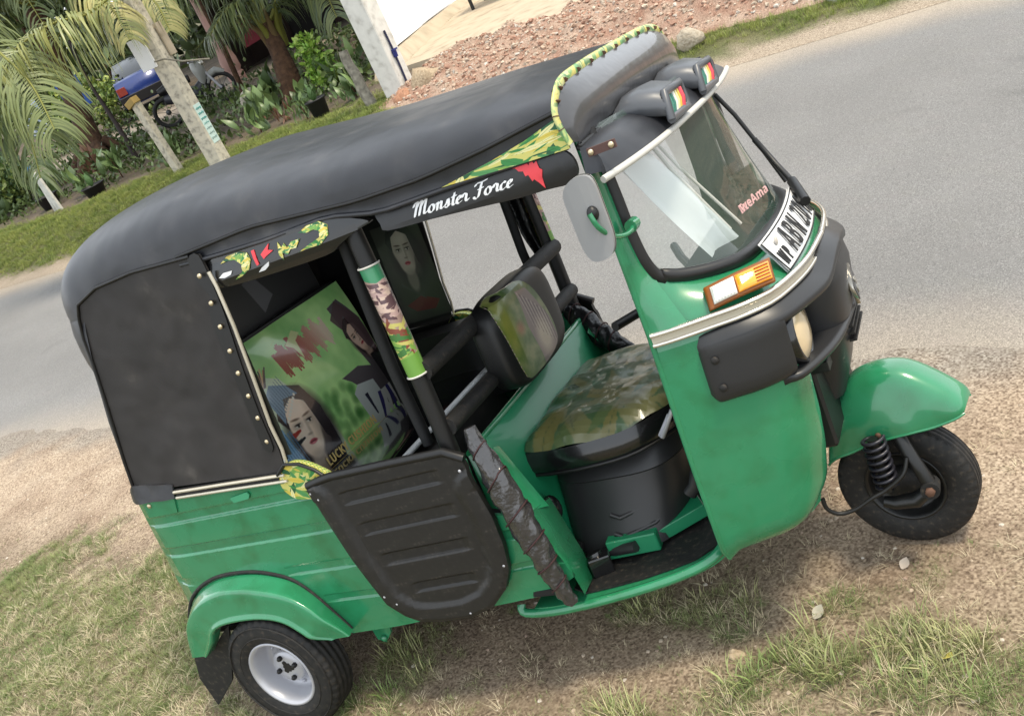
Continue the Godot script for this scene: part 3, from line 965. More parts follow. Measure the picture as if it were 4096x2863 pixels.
func fender(t: Node3D, s: float) -> void:
	var joint := v2([-0.405, 0.31, -0.40, 0.39, -0.345, 0.475, -0.27, 0.53, -0.17, 0.565, -0.075, 0.575, 0.038, 0.568, 0.135, 0.54, 0.189, 0.507, 0.232, 0.453, 0.268, 0.389, 0.31, 0.308])
	var crest := v2([-0.375, 0.318, -0.33, 0.426, -0.265, 0.49, -0.18, 0.536, -0.075, 0.561, 0.015, 0.56, 0.087, 0.548, 0.17, 0.525, 0.225, 0.496, 0.275, 0.45, 0.313, 0.394, 0.352, 0.33])
	var lip := v2([-0.284, 0.323, -0.228, 0.372, -0.192, 0.415, -0.148, 0.437, -0.088, 0.447, -0.018, 0.451, 0.049, 0.449, 0.11, 0.438, 0.156, 0.417, 0.194, 0.381, 0.226, 0.348, 0.279, 0.328])
	joint = curve2(joint, 4)
	crest = curve2(crest, 4)
	lip = curve2(lip, 4)
	var rows := []
	for q in [[0.0, 0.0, 0.6], [0.4, 0.0, 0.645], [0.8, 0.0, 0.674], [0.94, 0.0, 0.686], [1.0, 0.02, 0.691], [1.0, 0.08, 0.694], [1.0, 0.3, 0.695], [1.0, 0.78, 0.697], [1.0, 0.88, 0.699], [1.0, 0.92, 0.704], [1.0, 0.98, 0.705], [1.0, 1.02, 0.7], [1.0, 1.03, 0.685], [1.0, 1.02, 0.66]]:
		var row := PackedVector3Array()
		for i in joint.size():
			var p := joint[i].lerp(crest[i], q[0]).lerp(lip[i], q[1])
			var tip := sstep(joint.size() - 7, joint.size() - 1, i) * 0.035
			row.append(Vector3(p.x, p.y, s * (0.6 + (q[2] - 0.6) * (1.0 - tip * 6.0) + 0.0)))
		rows.append(row)
	var mb := MB.new()
	mb.grid(rows)
	# closed ends
	for e in [0, joint.size() - 1]:
		var cap := PackedVector3Array()
		for r in rows:
			cap.append(r[e])
		mb.fan(cap)
	var fd := obj("rear_mudguard", mb, M.green, t)
	mb = MB.new()
	var bead := PackedVector3Array()
	for i in joint.size():
		bead.append(Vector3(joint[i].x, joint[i].y + 0.006, s * 0.611))
	mb.tube(bead, 0.007, 6)
	obj("mudguard_beading", mb, M.rubber, fd)
	# rubber mud flap
	mb = MB.new()
	var fl := v2([-0.39, 0.315, -0.29, 0.312, -0.19, 0.38, -0.14, 0.41, -0.2, 0.31, -0.29, 0.17, -0.44, 0.06, -0.445, 0.19])
	mb.panel(fl, Vector2(0.05, 0.05), func(p: Vector2) -> Vector3: return Vector3(p.x - 0.02, p.y, s * (0.655 - 0.05 * (0.4 - p.y))), Vector3(0, 0, -0.008 * s))
	obj("mud_flap", mb, M.rubber, t)

# ---------------------------------------------------------------- canopy
func crown(x: float) -> float:
	return interp(x, [-0.4, -0.25, 0.0, 0.3, 0.55, 0.8, 1.2, 1.45, 1.6], [1.78, 1.8, 1.825, 1.818, 1.782, 1.75, 1.718, 1.692, 1.668])

func crease(x: float) -> float:
	return interp(x, [-0.3, 0.0, 0.2, 0.4, 0.65, 1.0, 1.2, 1.4, 1.6], [1.56, 1.6, 1.61, 1.615, 1.617, 1.578, 1.571, 1.582, 1.602])

func half_width(x: float) -> float:
	return interp(x, [-0.4, 0.4, 1.0, 1.6], [0.585, 0.585, 0.565, 0.53])

func canopy_base(u: float) -> Vector2:
	# outline in plan from the front right (u = 0) round the back to the front left (u = 1)
	var s := 1.0
	if u > 0.5:
		u = 1.0 - u
		s = -1.0
	var p: Vector2
	if u < 0.3:
		var x := lerpf(1.592, -0.12, u / 0.3)
		p = Vector2(x, half_width(x))
	else:
		var a := (u - 0.3) / 0.2
		# rounded rear corner then flat back
		if a < 0.55:
			var w := a / 0.55 * PI / 2
			p = Vector2(-0.12 - 0.2 * sin(w), 0.385 + 0.2 * cos(w))
		else:
			p = Vector2(-0.32 - 0.02 * (a - 0.55) / 0.45, lerpf(0.385, 0.0, (a - 0.55) / 0.45))
	return Vector2(p.x, p.y * s)

func rick_canopy(t: Node3D) -> void:
	var mb := MB.new()
	var rows := []
	var nu := 120
	var nvv := 20
	for j in nvv + 1:
		var a := PI / 2 * j / nvv
		var ex := 0.62
		var sv := pow(sin(a), ex)            # height share
		var cv := pow(cos(a), 0.72)          # outward share
		var row := PackedVector3Array()
		for i in nu + 1:
			var b := canopy_base(float(i) / nu)
			var spine := clampf(b.x, 0.22, 1.592)
			var yb := crease(b.x)
			var rear := sstep(0.05, -0.25, b.x)
			yb -= 0.07 * rear
			var y := lerpf(yb, crown(spine), sv)
			# slight slack in the vinyl between the hoops
			y -= 0.006 * sin(PI * sv) * (0.5 + 0.5 * cos(b.x * 9.0))
			row.append(Vector3(lerpf(spine, b.x, cv), y, b.y * cv))
		rows.append(row)
	mb.grid(rows)
	var roof := obj("roof_cover", mb, M.vinyl, t)
	# valance below the crease, and the rear of the hood down to the tub
	for s: float in [1.0, -1.0]:
		mb = MB.new()
		var top := PackedVector3Array()
		var mid := PackedVector3Array()
		var low := PackedVector3Array()
		var bead := PackedVector3Array()
		var bead_low := PackedVector3Array()
		for k in 25:
			var x := lerpf(0.36, 1.592, k / 24.0)
			var z := half_width(x)
			var yl := interp(x, [0.36, 0.5, 0.68, 0.9, 1.05, 1.3, 1.6], [1.588, 1.578, 1.568, 1.567, 1.53, 1.526, 1.516])
			top.append(Vector3(x, crease(x) + 0.002, s * (z - 0.002)))
			mid.append(Vector3(x, (crease(x) + yl) / 2, s * (z - 0.008)))
			low.append(Vector3(x, yl, s * (z - 0.004)))
			bead.append(Vector3(x, crease(x), s * (z + 0.001)))
			bead_low.append(Vector3(x, yl, s * (z - 0.002)))
		mb.grid([top, mid, low])
		var vl := obj("valance", mb, M.vinyl, t)
		mb = MB.new()
		mb.tube(bead, 0.0055, 6)
		obj("piping", mb, M.black, vl)
		mb = MB.new()
		mb.tube(bead_low, 0.007, 6)
		obj("piping", mb, M.vinyl, vl)
		# side panel of the hood
		mb = MB.new()
		var out := v2([-0.305, 0.94, -0.276, 1.06, -0.241, 1.184, -0.212, 1.286, -0.181, 1.408, -0.165, 1.485, -0.139, 1.548, -0.11, 1.59, -0.004, 1.618, 0.168, 1.622, 0.41, 1.604, 0.45, 1.6, 0.452, 1.54, 0.45, 1.48, 0.44, 1.376, 0.413, 1.197, 0.387, 1.056, 0.384, 0.974, 0.37, 0.9])
		var fs := func(p: Vector2) -> Vector3:
			var zz := interp(p.y, [0.9, 1.3, 1.62], [0.604, 0.597, 0.586])
			zz += 0.012 * sin(PI * clampf((p.y - 0.92) / 0.68, 0, 1)) * sin(PI * clampf((p.x + 0.3) / 0.7, 0, 1)) * -1.0
			return Vector3(p.x, p.y, s * zz)
		mb.panel(out, Vector2(0.04, 0.04), fs, Vector3(0, 0, -0.004 * s))
		var sp := obj("hood_side", mb, M.vinyl_side, t)
		mb = MB.new()
		var seam := PackedVector3Array()
		for q in v2([-0.305, 0.94, -0.276, 1.06, -0.241, 1.184, -0.212, 1.286, -0.181, 1.408, -0.165, 1.485, -0.139, 1.548, -0.11, 1.59, -0.004, 1.618, 0.168, 1.622, 0.41, 1.604]):
			var w: Vector3 = fs.call(q)
			seam.append(w + Vector3(0, 0, s * 0.002))
		mb.tube(seam, 0.006, 6)
		obj("piping", mb, M.black, sp)
		# stud flap along the opening
		mb = MB.new()
		mb.panel(curve2(v2([0.405, 1.6, 0.398, 1.558, 0.402, 1.518, 0.418, 1.477, 0.389, 1.44, 0.372, 1.353, 0.362, 1.256, 0.345, 1.102, 0.335, 0.985, 0.372, 0.985, 0.384, 1.1, 0.408, 1.25, 0.436, 1.4, 0.447, 1.5, 0.448, 1.598]), 3, true), Vector2(0.05, 0.05), func(p: Vector2) -> Vector3: return fs.call(p) + Vector3(0, 0, s * 0.005), Vector3(0, 0, -0.005 * s))
		var sf := obj("stud_flap", mb, M.black, sp)
		for q in [[0.427, 1.543], [0.418, 1.459], [0.407, 1.386], [0.396, 1.309], [0.384, 1.238], [0.378, 1.162], [0.37, 1.088], [0.358, 1.008]]:
			mb = MB.new()
			mb.ball(Vector3(q[0] if false else q[0], q[1], s * (0.604)) + Vector3(0, 0, s * 0.0), Vector3(0.008, 0.008, 0.006), 6)
			obj("stud", mb, M.stud, sf)
		# pale edge of the opening
		mb = MB.new()
		var ep := PackedVector3Array()
		for q in v2([0.458, 1.545, 0.46, 1.498, 0.449, 1.376, 0.42, 1.197, 0.395, 1.056, 0.392, 0.974, 0.378, 0.913]):
			ep.append(Vector3(q.x + 0.004, q.y, s * 0.6))
		mb.tube(ep, 0.006, 6)
		obj("opening_edge", mb, M.trim, sp)
		# hood skirt tucked over the corner of the tub
		mb = MB.new()
		mb.panel(v2([-0.375, 0.9, -0.275, 0.9, -0.128, 0.893, -0.118, 0.94, -0.3, 0.968, -0.345, 0.94]), Vector2(0.03, 0.03), func(p: Vector2) -> Vector3: return Vector3(p.x, p.y, s * (0.607 + 0.16 * (0.97 - p.y) + 0.003 * sin(p.x * 60.0) - 0.05 * pow(sstep(-0.28, -0.4, p.x), 2))), Vector3(0, 0, -0.006 * s))
		obj("hood_skirt", mb, M.vinyl, sp)
	# rear of the hood
	mb = MB.new()
	rows = []
	for q in [[1.545, 0.0, 0.0], [1.5, 0.012, 0.006], [1.44, 0.018, 0.008], [1.4, 0.016, 0.01], [1.36, 0.01, 0.01], [1.3, 0.016, 0.012], [1.2, 0.045, 0.016], [1.07, 0.085, 0.02], [0.96, 0.12, 0.022], [0.9, 0.13, 0.02]]:
		var row := PackedVector3Array()
		for i in 61:
			var u := 0.3 + 0.4 * i / 60.0
			var b := canopy_base(u)
			var drift := interp(q[0], [0.9, 1.2, 1.4, 1.545], [-0.19, -0.125, -0.06, 0.0])
			var rear := sstep(-0.12, -0.2, b.x)
			var x: float = b.x + lerpf(drift, -q[1] * 0.9, rear)
			row.append(Vector3(x, q[0] + 0.0, b.y + signf(b.y) * q[2] * 0.9))
		rows.append(row)
	mb.grid(rows)
	obj("hood_rear", mb, M.vinyl, t)
	# camouflage-piped front edge and the front cap
	mb = MB.new()
	var ridge := curve3(v3([1.602, 1.522, 0.53, 1.596, 1.56, 0.535, 1.594, 1.6, 0.53, 1.6, 1.638, 0.495, 1.602, 1.656, 0.44, 1.602, 1.664, 0.3, 1.6, 1.668, 0.15, 1.6, 1.67, 0.0, 1.6, 1.672, -0.15, 1.602, 1.672, -0.3, 1.604, 1.664, -0.4, 1.602, 1.645, -0.47, 1.594, 1.605, -0.53, 1.596, 1.56, -0.535, 1.602, 1.522, -0.53]), 4)
	mb.tube(ridge, 0.0065, 8, true, 2.3)
	var rd := obj("camouflage_piping", mb, M.camo_tri, t)
	for k in range(4, ridge.size() - 4, 3):
		mb = MB.new()
		var d := (ridge[k + 1] - ridge[k - 1]).normalized()
		mb.tube(PackedVector3Array([ridge[k] - d * 0.0012, ridge[k] + d * 0.0012]), 0.0071, 8, true, 2.32)
		obj("stitch", mb, M.rust, rd)
	mb = MB.new()
	rows = []
	for q in [[1.6, 1.0, 1.0], [1.63, 0.985, 0.86], [1.652, 0.97, 0.62], [1.655, 0.965, 0.35], [1.64, 0.965, 0.1], [1.628, 0.97, 0.0], [1.612, 0.965, -0.02]]:
		var row := PackedVector3Array()
		for i in ridge.size():
			var p := ridge[i]
			var low := 1.528 - 0.02 * pow(absf(p.z) / 0.53, 2)
			var bulge := 1.0 - pow(absf(p.z) / 0.56, 4)
			row.append(Vector3(1.6 + (q[0] - 1.6) * (0.25 + 0.75 * bulge), lerpf(minf(low, p.y), p.y, q[2]), p.z * q[1]))
		rows.append(row)
	mb.grid(rows)
	var cap := obj("front_cap", mb, M.cap, t)
	mb = MB.new()
	var lowline := PackedVector3Array()
	for p in rows[5]:
		lowline.append(p + Vector3(0.002, -0.002, 0))
	mb.tube(lowline, 0.009, 6)
	obj("cap_beading", mb, M.black, cap)
	# camouflage wedge under the valance and the header board
	for s: float in [1.0, -1.0]:
		mb = MB.new()
		mb.panel(v2([1.25, 1.533, 1.35, 1.527, 1.48, 1.518, 1.598, 1.512, 1.6, 1.59, 1.5, 1.566, 1.4, 1.55]), Vector2(0.05, 0.05), func(p: Vector2) -> Vector3: return Vector3(p.x, p.y, s * (half_width(p.x) + 0.006)), Vector3(0, 0, -0.006 * s))
		obj("camouflage_wedge", mb, M.camo, t)
		# black header board over the cab opening
		mb = MB.new()
		var hb := curve2(v2([1.03, 1.535, 1.036, 1.5, 1.05, 1.478, 1.185, 1.467, 1.307, 1.455, 1.425, 1.442, 1.5, 1.438, 1.561, 1.433, 1.59, 1.45, 1.597, 1.48, 1.583, 1.507, 1.55, 1.519, 1.477, 1.52, 1.27, 1.523, 1.1, 1.535]), 3, true)
		var hf := func(p: Vector2) -> Vector3: return Vector3(p.x, p.y, s * (interp(p.x, [1.0, 1.6], [0.546, 0.522]) + 0.012 * sin(PI * clampf((p.y - 1.43) / 0.1, 0, 1))))
		mb.panel(hb, Vector2(0.04, 0.02), hf, Vector3(0, 0, -0.012 * s))
		var head := obj("header_board", mb, M.plastic, t)
		if s > 0:
			pen_text(head, [1.137, 1.487], 0.0285, 0.0178)
			mb = MB.new()
			mb.panel(v2([1.42, 1.525, 1.45, 1.521, 1.467, 1.513, 1.478, 1.522, 1.484, 1.508, 1.492, 1.521, 1.498, 1.508, 1.506, 1.512, 1.508, 1.494, 1.514, 1.488, 1.507, 1.472, 1.502, 1.443, 1.494, 1.462, 1.486, 1.474, 1.48, 1.47, 1.476, 1.488, 1.468, 1.487, 1.466, 1.5, 1.455, 1.503, 1.448, 1.513, 1.435, 1.515]), Vector2(0.03, 0.03), func(p: Vector2) -> Vector3: return hf.call(p) + Vector3(0, 0, 0.003), Vector3(0, 0, -0.002))
			obj("red_flame", mb, M.red_ink, head)
		# painted board over the passenger opening, with its cut-out letters
		mb = MB.new()
		var db := curve2(v2([0.437, 1.555, 0.443, 1.5, 0.47, 1.487, 0.6, 1.478, 0.848, 1.474, 0.9, 1.487, 0.96, 1.506, 1.01, 1.515, 0.98, 1.535, 0.9, 1.56, 0.7, 1.572, 0.5, 1.575]), 3, true)
		var df := func(p: Vector2) -> Vector3: return Vector3(p.x, p.y, s * (0.577 + 0.012 * sin(PI * clampf((p.y - 1.47) / 0.09, 0, 1)) - 0.03 * sstep(0.85, 1.02, p.x)))
		mb.panel(db, Vector2(0.04, 0.02), df, Vector3(0, 0, -0.02 * s))
		var board := obj("name_board", mb, M.gloss, t)
		if s > 0:
			var on := func(p: Vector2) -> Vector3: return df.call(p) + Vector3(0, 0, 0.003)
			for q in [[M.camo, "letter", [0.5, 1.552, 0.53, 1.565, 0.575, 1.566, 0.605, 1.556, 0.613, 1.535, 0.597, 1.512, 0.56, 1.5, 0.53, 1.497, 0.57, 1.512, 0.575, 1.533, 0.555, 1.55, 0.525, 1.553]],
				[M.red_ink, "letter", [0.622, 1.556, 0.633, 1.556, 0.637, 1.515, 0.627, 1.513]],
				[M.red_ink, "letter", [0.654, 1.538, 0.69, 1.558, 0.682, 1.543, 0.7, 1.537, 0.672, 1.529, 0.66, 1.524]],
				[M.camo, "letter", [0.722, 1.553, 0.731, 1.535, 0.742, 1.545, 0.75, 1.53, 0.77, 1.542, 0.8, 1.541, 0.78, 1.522, 0.76, 1.524, 0.745, 1.513, 0.73, 1.522, 0.722, 1.502, 0.716, 1.52]],
				[M.camo, "letter", [0.8, 1.556, 0.835, 1.566, 0.875, 1.566, 0.897, 1.55, 0.893, 1.525, 0.86, 1.508, 0.81, 1.51, 0.78, 1.508, 0.83, 1.52, 0.865, 1.527, 0.87, 1.543, 0.853, 1.551, 0.83, 1.549]],
				[M.white_ink, "glint_mark", [0.478, 1.517, 0.5, 1.526, 0.535, 1.524, 0.525, 1.515, 0.5, 1.512]],
				[M.white_ink, "glint_mark", [0.62, 1.494, 0.64, 1.504, 0.672, 1.513, 0.665, 1.502, 0.645, 1.494]]]:
				mb = MB.new()
				mb.panel(v2(q[2]), Vector2(0.03, 0.03), on, Vector3(0, 0, -0.002))
				obj(q[1], mb, q[0], board)
	# hoops that carry the hood
	for x: float in [-0.05, 0.92, 1.55]:
		mb = MB.new()
		var hp := PackedVector3Array()
		for k in 17:
			var a := PI * k / 16.0
			hp.append(Vector3(x, lerpf(crease(x) - 0.02, crown(x) - 0.03, pow(sin(a), 0.6)), cos(a) * (half_width(x) - 0.03)))
		mb.tube(hp, 0.012, 8)
		obj("hood_hoop", mb, M.black, t)

# brush lettering: each letter's pen strokes as flat raised ribbons
func pen_text(head: Node3D, at: Array, sx: float, sy: float) -> void:
	var L := {
		"M": [1.62, [[0, 1.25, 0.15, 1.72, 0.4, 1.8, 0.32, 1.0, 0.2, 0.0], [0.36, 1.0, 0.62, 1.65, 0.88, 1.8, 0.8, 1.0, 0.68, 0.0], [0.84, 1.0, 1.1, 1.65, 1.34, 1.75, 1.26, 0.8, 1.22, 0.12, 1.36, 0.0, 1.6, 0.25]]],
		"o": [0.84, [[0.55, 0.92, 0.25, 0.88, 0.06, 0.42, 0.2, 0.0, 0.5, 0.06, 0.64, 0.5, 0.5, 0.92], [0.5, 0.8, 0.66, 0.66, 0.86, 0.76]]],
		"n": [0.82, [[0.0, 0.86, 0.16, 0.95, 0.1, 0.0], [0.12, 0.5, 0.4, 0.95, 0.56, 0.85, 0.5, 0.2, 0.6, 0.0, 0.82, 0.2]]],
		"s": [0.7, [[0.05, 0.15, 0.3, 0.6, 0.42, 1.0, 0.5, 0.45, 0.4, 0.0, 0.1, 0.06], [0.4, 0.03, 0.7, 0.24]]],
		"t": [0.56, [[0.36, 1.55, 0.22, 0.3, 0.32, 0.0, 0.58, 0.22], [0.0, 1.05, 0.6, 1.12]]],
		"e": [0.6, [[0.05, 0.42, 0.4, 0.58, 0.44, 0.9, 0.2, 0.88, 0.06, 0.4, 0.2, 0.0, 0.6, 0.22]]],
		"r": [0.7, [[0.04, 0.6, 0.16, 1.02, 0.44, 0.86, 0.4, 0.3, 0.5, 0.0, 0.72, 0.22]]],
		"F": [1.02, [[0.05, 1.45, 0.2, 1.75, 0.7, 1.74, 1.25, 1.85], [0.72, 1.74, 0.58, 0.9, 0.42, 0.1, 0.1, -0.1, -0.05, 0.2], [0.3, 0.95, 0.92, 1.06]]],
		"c": [0.66, [[0.5, 0.74, 0.4, 0.95, 0.1, 0.62, 0.1, 0.1, 0.3, 0.0, 0.66, 0.28]]]}
	var pen := 0.0
	for ch in "Monster Force":
		if ch == " ":
			pen += 0.55
			continue
		var mb := MB.new()
		for st in L[ch][1]:
			var c := curve2(v2(st), 4)
			for i in c.size() - 1:
				mb.flat()
				var a := c[i]
				var b := c[i + 1]
				var d := (b - a).normalized()
				# a broad nib: thick down, thin across
				var w := 0.085 + 0.07 * absf(d.y)
				if i == 0 or i == c.size() - 2:
					w *= 0.75
				var n := Vector2(1, 0.25) * w * 0.9 if absf(d.y) > 0.5 else Vector2(0.25, 1) * w * 0.8
				var q := []
				for p in [a - n, a + n, b + n + d * 0.04, b - n + d * 0.04]:
					var x: float = at[0] + (pen + p.x + 0.28 * p.y) * sx
					var y: float = at[1] + p.y * sy - 0.012 * (pen / 10.0)
					var z: float = interp(x, [1.0, 1.6], [0.546, 0.522]) + 0.012 * sin(PI * clampf((y - 1.43) / 0.1, 0, 1)) + 0.0025 + 0.0001 * (i % 3)
					q.append(Vector3(x, y, z))
				mb.quad(q[0], q[1], q[2], q[3])
		obj("letter", mb, M.white_ink, head)
		pen += L[ch][0]

# ---------------------------------------------------------------- front shell, windscreen, lamps
# plan of the shell at belt height: t = 0 at the door edge, 1 on the centre line
var plan_x := [1.6, 1.645, 1.69, 1.755, 1.825, 1.885, 1.925, 1.95, 1.96, 1.965]
var plan_z := [0.495, 0.487, 0.475, 0.454, 0.43, 0.383, 0.295, 0.2, 0.1, 0.0]

func shell_plan(t: float) -> Vector2:
	var k := clampf(t, 0, 1) * 9.0
	var i := mini(int(k), 8)
	var a := Vector2(plan_x[maxi(i - 1, 0)], plan_z[maxi(i - 1, 0)])
	var b := Vector2(plan_x[i], plan_z[i])
	var c := Vector2(plan_x[i + 1], plan_z[i + 1])
	var d := Vector2(plan_x[mini(i + 2, 9)], plan_z[mini(i + 2, 9)] * (1.0 if i < 8 else -1.0))
	return b.cubic_interpolate(c, a, d, k - i)

func shell_at(t: float, y: float, out := 0.0) -> Vector3:
	var p := shell_plan(t)
	var k := interp(y, [0.3, 0.35, 0.43, 0.55, 0.64, 0.75, 1.0, 1.2], [0.7, 0.8, 0.885, 0.955, 0.98, 0.99, 1.0, 1.0])
	var x0 := interp(y, [0.3, 0.36, 0.6, 1.0, 1.24, 1.52], [1.572, 1.575, 1.583, 1.6, 1.604, 1.606])
	var belly := 0.008 * sin(PI * clampf((y - 0.33) / 0.65, 0, 1))
	var q := Vector2(x0 + (p.x - 1.6) * k, p.y)
	var n := (shell_plan(minf(t + 0.02, 1.0)) - shell_plan(maxf(t - 0.02, 0.0))).orthogonal().normalized()
	if n.y < 0 and n.x < 0:
		n = -n
	if n.y < 0:
		n = -n
	q += n * (out + belly)
	return Vector3(q.x, y, q.y)

func flip(v: Vector3, s: float) -> Vector3:
	return Vector3(v.x, v.y, v.z * s)

func rick_front(t: Node3D) -> void:
	var mb: MB
	var shell := part("front_shell", t)
	# frame outline of the windscreen, near half: bottom then up the side
	var fr := v3([1.85, 1.042, 0.0, 1.848, 1.042, 0.06, 1.836, 1.045, 0.15, 1.812, 1.052, 0.25, 1.765, 1.064, 0.32, 1.705, 1.082, 0.375, 1.665, 1.102, 0.408, 1.64, 1.13, 0.432, 1.628, 1.18, 0.446, 1.622, 1.26, 0.45, 1.62, 1.36, 0.448, 1.616, 1.45, 0.444, 1.612, 1.53, 0.44])
	for s: float in [1.0, -1.0]:
		# side and nose below the screen
		mb = MB.new()
		var rows := []
		for j in 25:
			var row := PackedVector3Array()
			for i in 41:
				var u := i / 40.0
				var tt := u * 0.70
				var ylow := 0.312 + 0.022 * sstep(0.0, 0.2, u) + 0.13 * pow(sstep(0.66, 1.04, u), 1.6)
				var y := lerpf(ylow, 0.955, j / 24.0)
				var p := shell_at(tt, y)
				# the lower edge tucks under
				var tuck := pow(1.0 - clampf((y - ylow) / 0.06, 0, 1), 2.2)
				p.z -= 0.03 * tuck
				p.x -= 0.03 * tuck * u
				# wheel-side edge rolls inwards
				var roll := pow(sstep(0.86, 1.0, u), 2)
				p.x -= 0.055 * roll
				p.z -= 0.012 * roll
				row.append(flip(p, s))
			rows.append(row)
		mb.grid(rows)
		# flange behind the rolled edge, towards the wheel
		var fl := [PackedVector3Array(), PackedVector3Array()]
		for r in rows:
			fl[0].append(r[40])
			fl[1].append(r[40] + Vector3(-0.12, 0, -0.03 * s))
		mb.grid(fl)
		obj("leg_shield", mb, M.green, shell)
		# inner face of the leg shield, seen through the cab
		mb = MB.new()
		rows = []
		for j in 6:
			var row := PackedVector3Array()
			for i in 12:
				var p := shell_at(0.62 * i / 11.0 + 0.02, lerpf(0.36, 1.0, j / 5.0), -0.02)
				row.append(flip(p, s))
			rows.append(row)
		mb.grid(rows)
		obj("leg_shield_lining", mb, M.green_in, shell)
		# cowl between belt and screen
		mb = MB.new()
		rows = []
		for j in 9:
			var w := j / 8.0
			var row := PackedVector3Array()
			for i in 33:
				var u := i / 32.0
				var a := shell_at(u, 0.95)
				var k := (1.0 - u) * 8.0
				var ii := mini(int(k), 7)
				var b := fr[ii].lerp(fr[ii + 1], k - ii)
				if s < 0:
					b.x += 0.17 * b.z
				var c := shell_at(u, 1.02)
				c = c.lerp(Vector3(b.x, 1.02, b.z), 0.12)
				var p := (a * (1 - w) * (1 - w) + c * 2 * w * (1 - w) + b * w * w)
				row.append(flip(p, s))
			rows.append(row)
		mb.grid(rows)
		obj("cowl", mb, M.green, shell)
		# pillar beside the screen
		mb = MB.new()
		rows = []
		var ys := [1.0, 1.04, 1.09, 1.13, 1.18, 1.26, 1.36, 1.45, 1.53]
		for y in ys:
			var row := PackedVector3Array()
			var e := shell_at(0.0, y)
			e.z = interp(y, [1.0, 1.3, 1.53], [0.495, 0.497, 0.5])
			var b := Vector3(1.64, y, 0.44)
			if y >= 1.13:
				var k := ys.find(y) - 3 + 7
				b = fr[k]
			elif y < 1.13:
				b = Vector3(interp(y, [1.0, 1.09, 1.13], [1.70, 1.66, 1.64]), y, interp(y, [1.0, 1.13], [0.478, 0.44]))
			for k in 5:
				var q := e.lerp(b, k / 4.0) + Vector3(0.004, 0, 0.012) * sin(PI * k / 4.0)
				row.append(flip(q, s))
			rows.append(row)
		mb.grid(rows)
		obj("pillar", mb, M.green, shell)
		# folded edge along the door opening
		mb = MB.new()
		var edge := PackedVector3Array()
		for y: float in [0.315, 0.36, 0.45, 0.6, 0.75, 0.9, 1.0, 1.1, 1.24, 1.4, 1.53]:
			var e := shell_at(0.0, y)
			edge.append(Vector3(e.x - 0.004, y, s * (e.z - 0.004 - (0.03 if y < 0.34 else 0.0))))
		mb.tube(edge, 0.0085, 8)
		obj("door_edge", mb, M.green, shell)
		mb = MB.new()
		rows = []
		for e in edge:
			rows.append(PackedVector3Array([e + Vector3(-0.004, 0, 0), e + Vector3(-0.012, 0, -0.06 * s)]))
		mb.grid(rows)
		obj("door_post", mb, M.black, shell)
		# belt moulding in two bright lines
		for y: float in [1.004, 0.977]:
			mb = MB.new()
			var bp := PackedVector3Array()
			for i in 25:
				bp.append(flip(shell_at(i / 24.0, y, 0.007), s))
			mb.tube(bp, 0.0075 if y > 1.0 else 0.006, 8)
			obj("belt_moulding", mb, M.chrome, shell)
		mb = MB.new()
		rows = []
		for y: float in [1.006, 0.99, 0.974]:
			var row := PackedVector3Array()
			for i in 25:
				row.append(flip(shell_at(i / 24.0, y, 0.004), s))
			rows.append(row)
		mb.grid(rows)
		obj("belt_strip", mb, M.trim, shell)
		# flasher: amber and clear
		lamp_flasher(shell, s)
	# windscreen rubber
	mb = MB.new()
	var ring := PackedVector3Array()
	for i in range(fr.size() - 1, 0, -1):
		ring.append(fr[i])
	for i in fr.size():
		ring.append(flip(fr[i], -1))
	var rn := curve3(ring, 4)
	var rub := PackedVector3Array()
	for p in rn:
		rub.append(p + Vector3(-0.004 + 0.17 * maxf(0.0, -p.z), 0.012 if absf(p.z) < 0.42 else 0.0, -0.012 * signf(p.z) * sstep(0.2, 0.44, absf(p.z))))
	mb.tube(rub, 0.024, 10, true, 0.8)
	obj("screen_rubber", mb, M.frame, shell)
	# glass
	mb = MB.new()
	var rows := []
	for j in 13:
		var w := j / 12.0
		var row := PackedVector3Array()
		for i in 31:
			var z := lerpf(-0.43, 0.43, i / 30.0)
			var az := absf(z)
			var yb := interp(az, [0.0, 0.15, 0.25, 0.32, 0.375, 0.41, 0.43], [1.045, 1.05, 1.056, 1.07, 1.09, 1.12, 1.16])
			var xb := interp(az, [0.0, 0.15, 0.25, 0.32, 0.375, 0.41, 0.43], [1.846, 1.832, 1.808, 1.762, 1.704, 1.66, 1.632])
			var xt := interp(az, [0.0, 0.2, 0.35, 0.43], [1.70, 1.68, 1.645, 1.615])
			row.append(Vector3(lerpf(xb, xt, pow(w, 0.9)) + 0.17 * maxf(0.0, -z), lerpf(yb, 1.53, w), z))
		rows.append(row)
	mb.grid(rows)
	obj("windscreen", mb, M.glass, shell)
	# sticker on the inside, facing out
	var sb := Basis(Vector3(0.5, 0.12, -0.85).normalized(), Vector3(-0.15, 0.98, 0.05).normalized(), Vector3(0.85, 0.1, 0.5).normalized()).orthonormalized()
	lettering("screen_sticker", "Eze", 0.036, M.pink_ink, shell, Transform3D(sb, Vector3(1.775, 1.115, -0.1)), false, true, true)
	lettering("screen_sticker", "weAma", 0.036, M.pink_ink, shell, Transform3D(sb, Vector3(1.797, 1.122, -0.134)), false, true, true)
	# white sheet and lines added behind the glass to stand for a reflection
	var band := obj("screen_reflection", reflection_band(), M.reflection_white, shell)
	mb = MB.new()
	mb.tube(v3([1.60, 1.5, 0.1, 1.66, 1.3, 0.06, 1.745, 1.09, 0.02]), 0.006, 6)
	obj("reflection_line", mb, M.edge_white, band)
	mb = MB.new()
	mb.tube(v3([1.59, 1.5, 0.05, 1.66, 1.3, 0.0, 1.76, 1.08, -0.05]), 0.005, 6)
	obj("reflection_line", mb, M.edge_white, band)
	# dark green sheet added on the far side for the dark windscreen reflection
	mb = MB.new()
